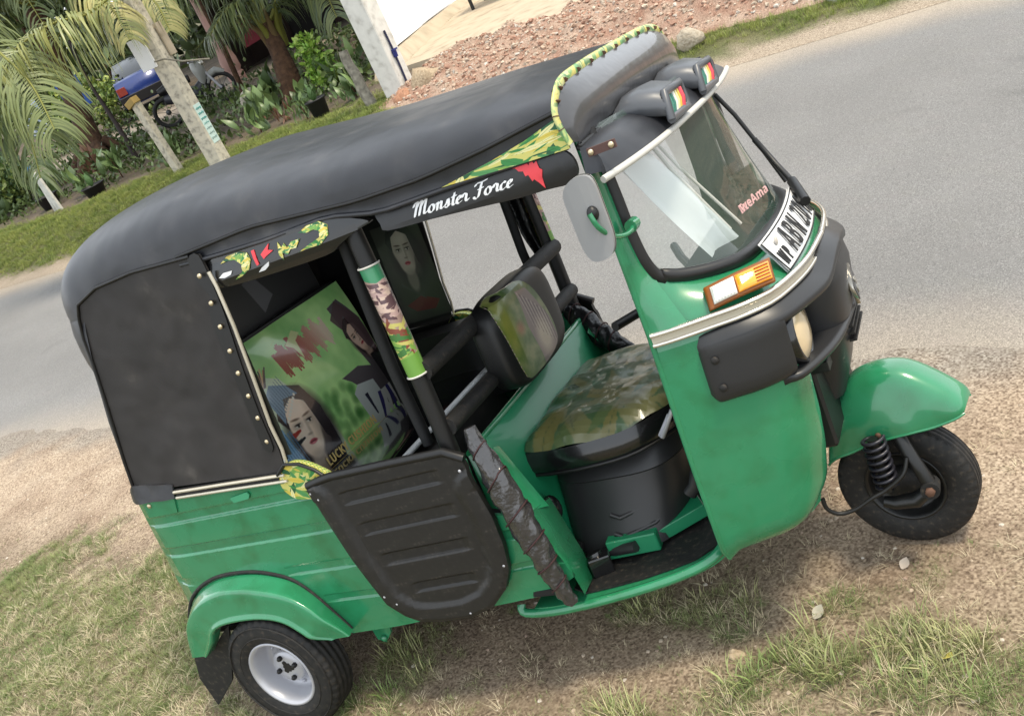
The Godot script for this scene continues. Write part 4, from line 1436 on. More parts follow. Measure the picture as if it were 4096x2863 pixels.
	mb.panel(v2([1.57, 1.5, 1.64, 1.5, 1.66, 1.40, 1.667, 1.2, 1.685, 1.15, 1.755, 1.17, 1.79, 1.1, 1.8, 1.03, 1.56, 1.03, 1.57, 1.2]), Vector2(0.05, 0.05), func(p: Vector2) -> Vector3: return Vector3(p.x, p.y, -0.43 + 0.25 * sstep(1.2, 1.05, p.y) * sstep(1.6, 1.75, p.x)), Vector3(0, 0, -0.02))
	obj("dark_reflection_sheet", mb, mat(Color(0.05, 0.11, 0.075), 0.5), shell)
	# dash shelf, steering column
	mb = MB.new()
	mb.panel(v2([1.62, -0.43, 1.7, -0.36, 1.78, -0.28, 1.83, -0.12, 1.84, 0.0, 1.83, 0.12, 1.78, 0.28, 1.7, 0.36, 1.62, 0.43]), Vector2(0.1, 0.1), func(p: Vector2) -> Vector3: return Vector3(p.x - 0.02, 1.035, p.y), Vector3(0, -0.05, 0))
	obj("dash_shelf", mb, M.dark_in, shell)
	mb = MB.new()
	mb.tube(v3([1.58, 0.98, 0.0, 1.64, 0.75, 0.0, 1.72, 0.4, 0.0]), 0.05, 12)
	obj("steering_column", mb, M.green_in, shell)
	mb = MB.new()
	mb.tube(v3([1.45, 1.0, 0.34, 1.5, 0.99, 0.22, 1.57, 0.98, 0.08, 1.57, 0.98, -0.08, 1.5, 0.99, -0.22, 1.45, 1.0, -0.34]), 0.014, 8)
	obj("handlebar", mb, M.black, shell)
	# sun visor with two louvre lamps
	rick_visor(shell)
	# number plate
	var pl := part("number_plate", shell)
	var pb := Basis(Vector3(0.06, 0.0, -1).normalized(), Vector3(-0.5, 0.87, 0).normalized(), Vector3(0.87, 0.5, 0.05).normalized()).orthonormalized()
	mb = MB.new()
	var plate_rows := []
	for j in 3:
		var row := PackedVector3Array()
		for i in 15:
			var z := lerpf(0.262, -0.262, i / 14.0)
			row.append(Vector3(lerpf(1.938, 1.889, j / 2.0) - 0.26 * z * z, lerpf(1.002, 1.094, j / 2.0), z))
		plate_rows.append(row)
	mb.grid(plate_rows)
	var back := []
	for r in plate_rows:
		var row := PackedVector3Array()
		for p in r:
			row.append(p + Vector3(-0.006, -0.003, 0))
		back.append(row)
	mb.grid(back)
	obj("plate", mb, M.white_plate, pl)
	mb = MB.new()
	var rim := PackedVector3Array()
	for i in 15:
		rim.append(plate_rows[0][i] + Vector3(0.003, 0.004, 0))
	for i in 15:
		rim.append(plate_rows[2][14 - i] + Vector3(0.003, -0.004, 0))
	rim.append(rim[0])
	mb.tube(rim, 0.0022, 5)
	obj("plate_border", mb, M.ink, pl)
	var chars := [["W", 0.226, 0.06], ["P", 0.189, 0.06], ["A", 0.132, 0.108], ["B", 0.075, 0.108], ["N", 0.012, 0.108], ["2", -0.07, 0.108], ["0", -0.12, 0.108], ["1", -0.166, 0.108], ["8", -0.212, 0.108]]
	for c in chars:
		var z: float = c[1]
		var at := Vector3(1.917 - 0.26 * z * z, 1.047, z) if c[2] > 0.1 else Vector3(1.922 - 0.26 * z * z, 1.03, z)
		var tb := Basis(Vector3(0.52 * z, 0, -1).normalized(), Vector3(-0.47, 0.88, 0).normalized(), Vector3(0.88, 0.47, 0)).orthonormalized()
		tb = tb * Basis.from_scale(Vector3(0.62, 1, 1))
		lettering("plate_letter", c[0], c[2], M.ink, pl, Transform3D(tb, at + Vector3(0.003, 0.002, 0)))
	mb = MB.new()
	mb.ball(Vector3(1.898, 1.073, 0.2), Vector3(0.004, 0.012, 0.012), 6)
	obj("plate_seal", mb, mat(Color(0.75, 0.72, 0.68), 0.5), pl)
	rick_console(shell)
	# wiper
	mb = MB.new()
	mb.tube(v3([1.925, 1.06, -0.17, 1.9, 1.085, -0.24, 1.88, 1.1, -0.3]), 0.016, 8)
	mb.tube(v3([1.88, 1.1, -0.3, 1.83, 1.15, -0.39, 1.79, 1.24, -0.4]), 0.009, 6)
	mb.tube(v3([1.84, 1.08, -0.41, 1.8, 1.2, -0.415, 1.755, 1.33, -0.41, 1.72, 1.41, -0.4]), 0.007, 6)
	obj("wiper", mb, M.black, shell)
	# mirrors
	for s: float in [1.0, -1.0]:
		var mir := part("mirror", shell)
		mb = MB.new()
		var mo := curve2(v2([1.572, 1.37, 1.575, 1.425, 1.6, 1.451, 1.632, 1.457, 1.655, 1.44, 1.657, 1.37, 1.654, 1.3, 1.64, 1.265, 1.612, 1.256, 1.586, 1.262, 1.573, 1.295]), 4, true)
		var off := 0.62 if s > 0 else 0.6
		mb.panel(mo, Vector2(0.02, 0.02), func(p: Vector2) -> Vector3: return Vector3(p.x, p.y, s * (off + 0.014 * (1.0 - pow((p.x - 1.615) / 0.05, 2)) * 0.6)), Vector3(0, 0, -0.012 * s))
		obj("mirror_shell", mb, M.mirror_back, mir)
		mb = MB.new()
		mb.panel(mo, Vector2(0.05, 0.05), func(p: Vector2) -> Vector3: return Vector3(p.x, p.y, s * (off - 0.014)), Vector3(0, 0, -0.002 * s))
		obj("mirror_glass", mb, M.chrome, mir)
		mb = MB.new()
		mb.ball(Vector3(1.632, 1.368, s * (off + 0.01)), Vector3(0.014, 0.018, 0.014), 8)
		obj("ball_joint", mb, M.black, mir)
		mb = MB.new()
		mb.tube(curve3(v3([1.63, 1.372, s * 0.645, 1.637, 1.335, s * 0.64, 1.645, 1.298, s * 0.6, 1.655, 1.283, s * 0.56, 1.66, 1.28, s * 0.52, 1.655, 1.285, s * 0.47]), 4), 0.0065, 8)
		mb.tube(v3([1.655, 1.285, s * 0.5, 1.655, 1.285, s * 0.465]), 0.016, 10)
		obj("mirror_arm", mb, M.green, mir)

func reflection_band() -> ArrayMesh:
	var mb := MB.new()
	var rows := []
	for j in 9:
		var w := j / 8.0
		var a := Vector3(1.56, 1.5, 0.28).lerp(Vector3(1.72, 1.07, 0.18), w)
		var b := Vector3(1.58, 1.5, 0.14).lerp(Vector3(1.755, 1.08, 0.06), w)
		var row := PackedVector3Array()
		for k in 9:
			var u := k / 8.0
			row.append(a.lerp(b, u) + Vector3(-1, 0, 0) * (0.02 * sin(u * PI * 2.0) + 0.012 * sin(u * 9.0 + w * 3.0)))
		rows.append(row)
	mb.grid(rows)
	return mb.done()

func lamp_flasher(shell: Node3D, s: float) -> void:
	var quad := [Vector3(1.752, 1.014, 0.452), Vector3(1.742, 1.062, 0.412), Vector3(1.893, 1.064, 0.312), Vector3(1.905, 1.02, 0.372)]
	if s < 0:
		for i in 4:
			quad[i] += Vector3(-0.03, -0.02, 0.0)
	var n := Vector3(0.42, 0.45, 0.79).normalized()
	var at := func(u: float, v: float, h: float) -> Vector3:
		var a: Vector3 = quad[0].lerp(quad[3], u)
		var b: Vector3 = quad[1].lerp(quad[2], u)
		var bow := 0.012 * sin(PI * u)
		return flip(a.lerp(b, v) + n * (h + bow), s)
	var lamp := part("flasher", shell)
	var block := func(u0: float, u1: float, v0: float, v1: float, h0: float, h1: float) -> MB:
		var mb := MB.new()
		var rows := []
		var loops := [[0.0, h0], [0.0, h1 * 0.8], [0.03, h1], [0.12, h1 * 1.05]]
		for l in loops:
			var row := PackedVector3Array()
			var i: float = l[0]
			var du := i * (u1 - u0)
			var dv := i * (v1 - v0) * 2.0
			for k in 8:
				row.append(at.call(lerpf(u0 + du, u1 - du, k / 8.0), v0 + dv, l[1]))
			for k in 3:
				row.append(at.call(u1 - du, lerpf(v0 + dv, v1 - dv, k / 3.0), l[1]))
			for k in 8:
				row.append(at.call(lerpf(u1 - du, u0 + du, k / 8.0), v1 - dv, l[1]))
			for k in 3:
				row.append(at.call(u0 + du, lerpf(v1 - dv, v0 + dv, k / 3.0), l[1]))
			rows.append(row)
		mb.grid(rows, true)
		mb.fan(rows[3])
		return mb
	obj("housing", block.call(0, 1, 0, 1, -0.01, 0.014), mat(Color(0.5, 0.28, 0.06), 0.4), lamp)
	obj("clear_lens", block.call(0.07, 0.42, 0.13, 0.87, 0.0, 0.024), M.clear_lens, lamp)
	obj("amber_lens", block.call(0.44, 0.96, 0.13, 0.87, 0.0, 0.024), M.amber, lamp)
	# pressed flutes on both lenses
	for k in 7:
		var u := 0.1 + 0.045 * k
		var mb := MB.new()
		mb.tube(PackedVector3Array([at.call(u, 0.2, 0.026), at.call(u, 0.8, 0.026)]), 0.002, 5)
		obj("flute", mb, M.clear_lens, lamp)
	for k in 5:
		var v := 0.24 + 0.13 * k
		var mb := MB.new()
		mb.tube(PackedVector3Array([at.call(0.72, v, 0.026), at.call(0.93, v, 0.026)]), 0.002, 5)
		obj("flute", mb, mat(Color(0.6, 0.28, 0.03), 0.3), lamp)

func visor_edge(z: float) -> Vector3:
	var a := absf(z) / 0.56
	return Vector3(1.755 - (0.085 if z > 0 else 0.02) * pow(a, 3.0), 1.437 + (-0.012 if z > 0 else 0.012) * a * a, z)

func rick_visor(shell: Node3D) -> void:
	var v := part("sun_visor", shell)
	var mb := MB.new()
	var rows := []
	for j in 7:
		var w := j / 6.0
		var row := PackedVector3Array()
		for i in 33:
			var z := lerpf(-0.61, 0.56, i / 32.0)
			var e := visor_edge(z)
			var b := Vector3(1.625 - 0.01 * pow(absf(z) / 0.56, 2), 1.525 - 0.02 * pow(absf(z) / 0.56, 4), z * 0.93)
			var p := b.lerp(e, w) + Vector3(0.02, 0.022, 0) * sin(PI * w) * (1.0 - 0.4 * absf(z))
			row.append(p)
		rows.append(row)
	mb.grid(rows)
	# turned-down cheeks at each end
	for s: float in [1.0, -1.0]:
		var k := 32 if s > 0 else 0
		var ch := [PackedVector3Array(), PackedVector3Array()]
		for r in rows:
			ch[0].append(r[k])
			ch[1].append(Vector3(minf(r[k].x, 1.655), lerpf(r[k].y, 1.43, 0.85), s * 0.545))
		mb.grid(ch)
	obj("visor_sheet", mb, M.vinyl, v)
	mb = MB.new()
	var ep := PackedVector3Array()
	for i in 33:
		ep.append(visor_edge(lerpf(-0.63, 0.575, i / 32.0)))
	mb.tube(ep, 0.009, 8)
	obj("visor_edge", mb, M.edge_white, v)
	# grille lamps let into the visor
	for z0: float in [0.17, -0.2]:
		var g := part("louvre_lamp", v)
		mb = MB.new()
		var box := []
		for q in [[1.765, 0.09], [1.74, 0.096], [1.70, 0.108], [1.655, 0.108], [1.63, 0.13]]:
			var row := PackedVector3Array()
			var h := interp(q[0], [1.63, 1.66, 1.70, 1.765], [0.02, 0.062, 0.074, 0.074])
			var yb := interp(q[0], [1.63, 1.765], [1.51, 1.462])
			for k in 12:
				var a := TAU * k / 12.0
				var cz := signf(cos(a)) * pow(absf(cos(a)), 0.45)
				var cy := signf(sin(a)) * pow(absf(sin(a)), 0.45)
				row.append(Vector3(q[0], yb + h * (0.5 + 0.5 * cy), z0 + q[1] * cz * (0.86 if cy > 0 else 1.0)))
			box.append(row)
		mb.grid(box, true)
		obj("hood", mb, M.grey_plastic, g)
		mb = MB.new()
		mb.tube(v3([1.764, 1.462, z0 + 0.088, 1.764, 1.528, z0 + 0.076, 1.764, 1.528, z0 - 0.076, 1.764, 1.462, z0 - 0.088, 1.764, 1.462, z0 + 0.088]), 0.0115, 6)
		obj("lamp_rim", mb, M.grey_plastic, g)
		mb = MB.new()
		mb.box(Vector3(1.758, 1.493, z0), Vector3(0.006, 0.056, 0.165))
		obj("backing", mb, M.ink, g)
		var cols := [Color(0.85, 0.24, 0.3), Color(0.85, 0.72, 0.25), Color(0.9, 0.86, 0.62), Color(0.9, 0.9, 0.86), Color(0.12, 0.45, 0.38), Color(0.2, 0.5, 0.42)]
		for k in 6:
			mb = MB.new()
			var z := z0 - 0.052 + 0.0205 * k
			mb.tube(v3([1.762, 1.47, z + 0.006, 1.766, 1.492, z, 1.762, 1.516, z - 0.004]), 0.0062 if k > 0 else 0.0105, 8, true, 0.9)
			obj("colour_bar", mb, mat(cols[k], 0.25, 0.0, 0.6), g)
	for s: float in [1.0, -1.0]:
		mb = MB.new()
		mb.box(Vector3(1.676, 1.49, s * 0.548), Vector3(0.072, 0.02, 0.008), Basis(Vector3(0, 0, 1), 0.02))
		var br := obj("bracket", mb, M.clay_bracket, v)
		for x: float in [1.65, 1.702]:
			mb = MB.new()
			mb.ball(Vector3(x, 1.49 + (x - 1.676) * 0.02, s * 0.554), Vector3(0.0075, 0.0075, 0.005), 6)
			obj("bolt", mb, M.stud, br)

func console_reach(u: float) -> float:
	return interp(u, [0.235, 0.245, 0.27, 0.3, 0.5, 0.6, 0.75, 1.0], [0.0, 0.013, 0.021, 0.025, 0.03, 0.036, 0.05, 0.052])

func rick_console(shell: Node3D) -> void:
	var con := part("headlamp_console", shell)
	var mb: MB
	for s: float in [1.0, -1.0]:
		# side hood
		mb = MB.new()
		var rows := []
		var prof := [[0.94, 0.93], [0.93, 1.0], [0.91, 0.97], [0.87, 0.95], [0.83, 0.95], [0.805, 0.9], [0.79, 0.7], [0.782, 0.35], [0.779, -0.1], [0.781, -0.4]]
		for q in prof:
			var row := PackedVector3Array()
			for i in 31:
				var u := lerpf(0.235, 0.55, i / 30.0)
				var lead := sstep(0.235, 0.27, u)
				var y: float = lerpf(0.87, q[0], 0.72 + 0.28 * sqrt(lead))
				# the hood swells towards the lamp
				var p := shell_at(u, y, q[1] * console_reach(u) + 0.004 * sin(PI * (u - 0.235) / 0.31))
				row.append(flip(p, s))
			rows.append(row)
		mb.grid(rows)
		var first := PackedVector3Array()
		var last := PackedVector3Array()
		for r in rows:
			first.append(r[0])
			last.append(r[30])
		mb.fan(first)
		obj("lamp_hood", mb, M.plastic, con)
		for q in [[0.29, 0.9], [0.29, 0.825]]:
			mb = MB.new()
			var c := flip(shell_at(q[0], q[1], 0.029), s)
			mb.ball(c, Vector3(0.011, 0.011, 0.006), 6)
			obj("screw", mb, M.rubber, con)
		# lamp
		var lamp := part("headlamp", con)
		mb = MB.new()
		var lc := Vector3(1.915, 0.862, s * 0.315)
		mb.lathe([Vector2(0.001, 0.018), Vector2(0.03, 0.016), Vector2(0.055, 0.009), Vector2(0.074, -0.002)], lc, Vector3(1, 0.02, 0.02 * s), 32)
		obj("lens", mb, M.lamp_glass, lamp)
		mb = MB.new()
		mb.lathe([Vector2(0.074, -0.004), Vector2(0.079, 0.004), Vector2(0.085, 0.002), Vector2(0.088, -0.02), Vector2(0.088, -0.07)], lc, Vector3(1, 0.02, 0.02 * s), 32)
		obj("bezel", mb, M.gloss, lamp)
	# recess behind both lamps
	mb = MB.new()
	mb.box(Vector3(1.84, 0.865, 0), Vector3(0.06, 0.17, 0.74))
	obj("recess_back", mb, M.black, con)
	# brow over the lamps, one piece round the nose, and the shelf under them
	for q in [0, 1]:
		mb = MB.new()
		var rows := []
		var us := PackedFloat32Array()
		for i in 61:
			us.append(lerpf(0.235, 1.765, i / 60.0) if q == 0 else lerpf(0.5, 1.5, i / 60.0))
		for e in ([[0.968, -0.3], [0.97, 0.1], [0.966, 0.28], [0.945, 0.92], [0.94, 0.99], [0.932, 1.0], [0.924, 0.96], [0.92, -0.6]] if q == 0 else [[0.792, -3.0], [0.788, 0.5], [0.783, 0.95], [0.775, 1.0], [0.766, 0.85], [0.762, 0.2], [0.765, -1.0]]):
			var row := PackedVector3Array()
			for u in us:
				var s := 1.0 if u <= 1.0 else -1.0
				var uu := u if u <= 1.0 else 2.0 - u
				var reach := console_reach(uu) if q == 0 else interp(uu, [0.5, 0.54, 0.7, 1.0], [0.0, 0.028, 0.036, 0.038])
				var p := shell_at(uu, 0.95, e[1] * reach)
				var rise := (0.03 * sstep(0.75, 0.97, uu) - 0.006 * sstep(0.4, 0.235, uu)) if q == 0 else 0.0
				var squeeze := 0.72 + 0.28 * sqrt(sstep(0.235, 0.27, uu)) if q == 0 else 1.0
				row.append(Vector3(p.x, lerpf(0.87, e[0], squeeze) + rise * (1.0 if e[1] > 0.0 else 0.6), p.z * s))
			rows.append(row)
		mb.grid(rows)
		if q == 0:
			for k in [0, 60]:
				var cap := PackedVector3Array()
				for r in rows:
					cap.append(r[k])
				mb.fan(cap)
		obj("brow" if q == 0 else "lamp_shelf", mb, M.plastic, con)
	# central column with the badge
	mb = MB.new()
	var rows := []
	for q in [[0.985, 1.985, 0.13], [0.965, 2.004, 0.155], [0.9, 2.012, 0.16], [0.8, 2.0, 0.155], [0.74, 1.985, 0.15], [0.68, 1.965, 0.13], [0.62, 1.945, 0.11], [0.55, 1.915, 0.1]]:
		var row := PackedVector3Array()
		for k in 21:
			var a := PI * k / 20.0
			var cz := signf(cos(a)) * pow(absf(cos(a)), 0.5)
			row.append(Vector3(q[1] - 0.16 + 0.16 * pow(sin(a), 0.45), q[0], cz * q[2] * 1.15))
		rows.append(row)
	mb.grid(rows)
	mb.fan(rows[0])
	obj("nose_column", mb, M.plastic, con)
	for k in 3:
		mb = MB.new()
		mb.box(Vector3(1.985, 0.755 - 0.02 * k, 0.0), Vector3(0.02, 0.006, 0.2))
		obj("nose_slot", mb, M.ink, con)
	mb = MB.new()
	mb.box(Vector3(1.82, 0.62, 0), Vector3(0.14, 0.3, 0.46))
	obj("throat", mb, M.black, con)
	mb = MB.new()
	mb.box(Vector3(1.905, 0.71, 0.2), Vector3(0.05, 0.03, 0.06))
	obj("horn_grille", mb, M.black, con)
	# badge: a pale diamond with a bent mark
	var bg := part("badge", con)
	var bx := 2.016
	mb = MB.new()
	mb.panel(v2([0.0, 0.062, 0.04, 0.0, 0.0, -0.062, -0.04, 0.0]), Vector2(0.1, 0.1), func(p: Vector2) -> Vector3: return Vector3(bx, 0.84 + p.y, -p.x), Vector3(-0.01, 0, 0))
	obj("badge_plate", mb, M.chrome, bg)
	mb = MB.new()
	mb.panel(v2([0.0, 0.05, 0.032, 0.0, 0.0, -0.05, -0.032, 0.0]), Vector2(0.1, 0.1), func(p: Vector2) -> Vector3: return Vector3(bx + 0.002, 0.84 + p.y, -p.x), Vector3(-0.003, 0, 0))
	obj("badge_field", mb, mat(Color(0.3, 0.3, 0.31), 0.4), bg)
	mb = MB.new()
	mb.panel(v2([-0.017, 0.02, 0.004, 0.02, 0.017, 0.002, 0.006, -0.012, 0.016, -0.03, 0.005, -0.03, -0.006, -0.012, 0.004, 0.0, -0.004, 0.01, -0.012, 0.008]), Vector2(0.1, 0.1), func(p: Vector2) -> Vector3: return Vector3(bx + 0.005, 0.84 + p.y, -p.x), Vector3(-0.003, 0, 0))
	obj("badge_mark", mb, M.chrome, bg)

# ---------------------------------------------------------------- cab and passenger room
func rbox(mb: MB, c: Vector3, h: Vector3, e := 0.35, n := 20, rot := Basis.IDENTITY) -> void:
	# a cushion: superellipsoid
	var rows := []
	for j in n + 1:
		var a := -PI / 2 + PI * j / n
		var ca := pow(absf(cos(a)), e)
		var sa := signf(sin(a)) * pow(absf(sin(a)), e)
		var row := PackedVector3Array()
		for k in n * 2:
			var t := PI * k / n
			row.append(c + rot * Vector3(h.x * ca * signf(cos(t)) * pow(absf(cos(t)), e), h.y * sa, h.z * ca * signf(sin(t)) * pow(absf(sin(t)), e)))
		rows.append(row)
	mb.grid(rows, true)

func rick_inside(t: Node3D) -> void:
	var mb: MB
	# floor of the cab with its mat and the folded edge of the step
	mb = MB.new()
	var fp := curve2(v2([0.95, -0.53, 1.05, -0.535, 1.3, -0.51, 1.47, -0.48, 1.545, -0.44, 1.56, -0.36, 1.57, -0.2, 1.58, 0.0, 1.57, 0.2, 1.56, 0.36, 1.545, 0.44, 1.47, 0.48, 1.3, 0.51, 1.05, 0.535, 0.95, 0.53]), 4)
	mb.panel(fp, Vector2(0.1, 0.1), func(p: Vector2) -> Vector3: return Vector3(p.x, interp(p.x, [0.9, 1.2, 1.45, 1.6], [0.262, 0.275, 0.3, 0.335]), p.y), Vector3(0, -0.02, 0))
	var fl := obj("cab_floor", mb, M.green, t)
	for s: float in [1.0, -1.0]:
		mb = MB.new()
		mb.tube(curve3(v3([0.9, 0.272, s * 0.515, 0.915, 0.25, s * 0.53, 1.05, 0.252, s * 0.535, 1.25, 0.272, s * 0.52, 1.42, 0.295, s * 0.495, 1.52, 0.318, s * 0.46, 1.56, 0.345, s * 0.4, 1.57, 0.39, s * 0.37]), 4), 0.0115, 8, true, 1.3)
		obj("step_edge", mb, M.green, fl)
	mb = MB.new()
	mb.panel(v2([1.07, -0.47, 1.12, -0.5, 1.3, -0.48, 1.46, -0.445, 1.53, -0.4, 1.54, -0.2, 1.54, 0.2, 1.53, 0.4, 1.46, 0.445, 1.3, 0.48, 1.12, 0.5, 1.07, 0.47]), Vector2(0.1, 0.1), func(p: Vector2) -> Vector3: return Vector3(p.x, interp(p.x, [0.9, 1.2, 1.45, 1.6], [0.27, 0.283, 0.308, 0.343]) + 0.002 * sin(p.x * 40.0 + p.y * 30.0), p.y), Vector3(0, -0.006, 0))
	obj("floor_mat", mb, M.rubber, fl)
	mb = MB.new()
	mb.box(Vector3(1.25, 0.33, 0.335), Vector3(0.16, 0.06, 0.07), Basis(Vector3(0, 1, 0), 0.12))
	mb.box(Vector3(1.36, 0.335, 0.26), Vector3(0.2, 0.04, 0.09), Basis(Vector3(0, 1, 0), 0.5) * Basis(Vector3(0, 0, 1), 0.15))
	obj("tunnel", mb, M.green_in, fl)
	# bulkhead behind the driver
	mb = MB.new()
	mb.grid([v3([0.955, 0.795, 0.52, 0.955, 0.795, 0.25, 0.955, 0.795, -0.25, 0.955, 0.795, -0.52]), v3([0.975, 0.792, 0.52, 0.975, 0.792, 0.25, 0.975, 0.792, -0.25, 0.975, 0.792, -0.52]), v3([1.0, 0.6, 0.53, 1.02, 0.6, 0.25, 1.02, 0.6, -0.25, 1.0, 0.6, -0.53]), v3([1.04, 0.28, 0.53, 1.04, 0.28, 0.25, 1.04, 0.28, -0.25, 1.04, 0.28, -0.53])])
	var bh := obj("bulkhead", mb, M.green_in, t)
	mb = MB.new()
	mb.tube(v3([0.962, 0.797, 0.52, 0.962, 0.797, -0.52]), 0.011, 8)
	obj("bulkhead_edge", mb, M.green, bh)
	for s: float in [1.0, -1.0]:
		# door post casing: side face, sloping ledge
		mb = MB.new()
		mb.grid([v3([0.97, 0.8, s * 0.54, 0.97, 0.63, s * 0.548]), v3([1.0, 0.79, s * 0.5, 1.08, 0.6, s * 0.545]), v3([1.0, 0.76, s * 0.42, 1.1, 0.56, s * 0.46])])
		mb.grid([v3([1.085, 0.595, s * 0.548, 1.137, 0.37, s * 0.548, 1.14, 0.3, s * 0.54]), v3([1.095, 0.57, s * 0.43, 1.12, 0.37, s * 0.42, 1.12, 0.28, s * 0.42]), v3([1.03, 0.55, s * 0.36, 1.05, 0.37, s * 0.36, 1.05, 0.28, s * 0.36])])
		obj("post_casing", mb, M.green, t)
		# padded B post with a printed sleeve
		mb = MB.new()
		mb.tube(curve3(v3([0.925, 1.58, s * 0.525, 0.93, 1.45, s * 0.532, 0.932, 1.2, s * 0.536, 0.928, 0.95, s * 0.54, 0.925, 0.79, s * 0.545]), 3), 0.026, 12)
		var bp := obj("door_post", mb, M.black, t)
		mb = MB.new()
		var rows := []
		for j in 13:
			var y := lerpf(1.405, 1.075, j / 12.0)
			var row := PackedVector3Array()
			for k in 15:
				var a := lerpf(-2.2, 2.2, k / 14.0) + PI / 2
				row.append(Vector3(0.931 - 0.0295 * cos(a), y, s * (0.5335 + 0.004 * (1.4 - y) * 4.0) + s * 0.0295 * sin(a)))
			rows.append(row)
		mb.grid(rows)
		obj("printed_sleeve", mb, M.post_print, bp)
		for y: float in [1.405, 1.075]:
			mb = MB.new()
			var rp := PackedVector3Array()
			for k in 15:
				var a := lerpf(-2.2, 2.2, k / 14.0) + PI / 2
				rp.append(Vector3(0.931 - 0.0305 * cos(a), y, s * (0.5335 + 0.016 * (1.4 - y)) + s * 0.0305 * sin(a)))
			mb.tube(rp, 0.003, 5)
			obj("sleeve_edge", mb, M.edge_white, bp)
		# rear inner post
		mb = MB.new()
		mb.tube(v3([0.868, 1.56, s * 0.5, 0.85, 1.35, s * 0.5, 0.835, 1.1, s * 0.505, 0.84, 0.85, s * 0.51]), 0.018, 8)
		obj("inner_post", mb, M.dark_in, t)
		# rain curtain rolled and tied against the door post foot
		if s > 0:
			var path := curve3(v3([1.02, 0.89, 0.55, 1.03, 0.82, 0.56, 1.055, 0.72, 0.575, 1.07, 0.6, 0.58, 1.085, 0.5, 0.582, 1.093, 0.42, 0.582, 1.103, 0.35, 0.58, 1.115, 0.3, 0.575]), 5)
			rolled(t, path, [0.018, 0.03, 0.042, 0.044, 0.04, 0.033, 0.027, 0.018], M.wrap, 6)
		else:
			# the far curtain hangs in folds and its bundle lies over the door's front edge
			mb = MB.new()
			rows = []
			for j in 12:
				var y := lerpf(1.5, 1.03, j / 11.0)
				var row := PackedVector3Array()
				for k in 22:
					var u := k / 21.0
					var wdt := interp(y, [1.03, 1.15, 1.3, 1.5], [0.07, 0.11, 0.12, 0.06])
					row.append(Vector3(0.935 - wdt * u + 0.03 * (y - 1.2), y, -0.56 + 0.018 * sin(u * 19.0 + y * 4.0)))
				rows.append(row)
			mb.grid(rows)
			obj("hanging_curtain", mb, M.wrap_black, t)
			var path := curve3(v3([0.91, 0.83, -0.53, 0.96, 0.79, -0.5, 1.02, 0.73, -0.47, 1.07, 0.69, -0.45, 1.13, 0.64, -0.44]), 5)
			rolled(t, path, [0.035, 0.045, 0.045, 0.04, 0.025], M.wrap_black, 4)
	# padded grab rails and the driver's back pad
	for y: float in [1.078, 0.9]:
		mb = MB.new()
		mb.tube(v3([0.95, y, 0.54, 0.952, y, 0.2, 0.95, y, -0.2, 0.948, y, -0.54]), 0.029 if y > 1 else 0.026, 12)
		obj("grab_rail", mb, M.rubber, t)
	mb = MB.new()
	rbox(mb, Vector3(0.99, 0.975, 0.005), Vector3(0.062, 0.155, 0.24), 0.5)
	var pad := obj("back_pad", mb, M.black, t)
	mb = MB.new()
	mb.panel(curve2(v2([0.01, 1.118, -0.07, 1.128, -0.165, 1.128, -0.212, 1.09, -0.205, 0.99, -0.18, 0.862, -0.1, 0.845, 0.02, 0.85, 0.088, 0.878, 0.095, 0.96, 0.06, 1.06]), 3, true), Vector2(0.02, 0.02), func(p: Vector2) -> Vector3:
		var ex := pow(absf(p.x) / 0.245, 4) + pow(absf(p.y - 0.975) / 0.16, 4)
		return Vector3(0.99 + 0.064 * pow(maxf(0.0, 1.0 - ex), 0.25) + 0.002, p.y, -p.x), Vector3(-0.004, 0, 0))
	obj("printed_panel", mb, M.pad_print, pad)
	# driver's seat under clear plastic
	mb = MB.new()
	var seat := curve2(v2([0.985, -0.27, 1.04, -0.32, 1.2, -0.335, 1.36, -0.3, 1.47, -0.16, 1.49, 0.0, 1.47, 0.16, 1.36, 0.3, 1.2, 0.335, 1.04, 0.32, 0.985, 0.27, 0.97, 0.0]), 4, true)
	var dome := func(p: Vector2) -> Vector3:
		var e := 1.0
		for i in seat.size():
			e = minf(e, Geometry2D.get_closest_point_to_segment(p, seat[i], seat[(i + 1) % seat.size()]).distance_to(p))
		var up := 0.675 + 0.05 * (1.0 - pow(1.0 - clampf(e / 0.09, 0, 1), 2.2)) + 0.03 * (p.x - 1.2)
		up += 0.004 * sin(p.x * 33.0 + p.y * 21.0) + 0.003 * sin(p.y * 47.0 - p.x * 12.0)
		return Vector3(p.x, up, p.y)
	mb.panel(seat, Vector2(0.022, 0.022), dome)
	var ds := obj("driver_seat", mb, M.seat_cover, t)
	mb = MB.new()
	var rows := []
	for q in [[0.676, 0.0], [0.655, 0.012], [0.62, 0.014], [0.6, 0.006], [0.59, -0.01], [0.585, -0.04]]:
		var row := PackedVector3Array()
		var cc := Vector2(1.22, 0)
		for p in seat:
			var d := (p - cc).normalized()
			row.append(Vector3(p.x + d.x * q[1], q[0] + 0.03 * (p.x - 1.2), p.y + d.y * q[1]))
		rows.append(row)
	mb.grid(rows, true)
	mb.fan(rows[5])
	obj("seat_side", mb, M.gloss, ds)
	mb = MB.new()
	var sb := PackedVector3Array()
	for p in rows[3]:
		sb.append(p)
	sb.append(sb[0])
	mb.tube(sb, 0.006, 6)
	obj("seat_beading", mb, M.black, ds)
	# black engine cover below it
	mb = MB.new()
	rows = []
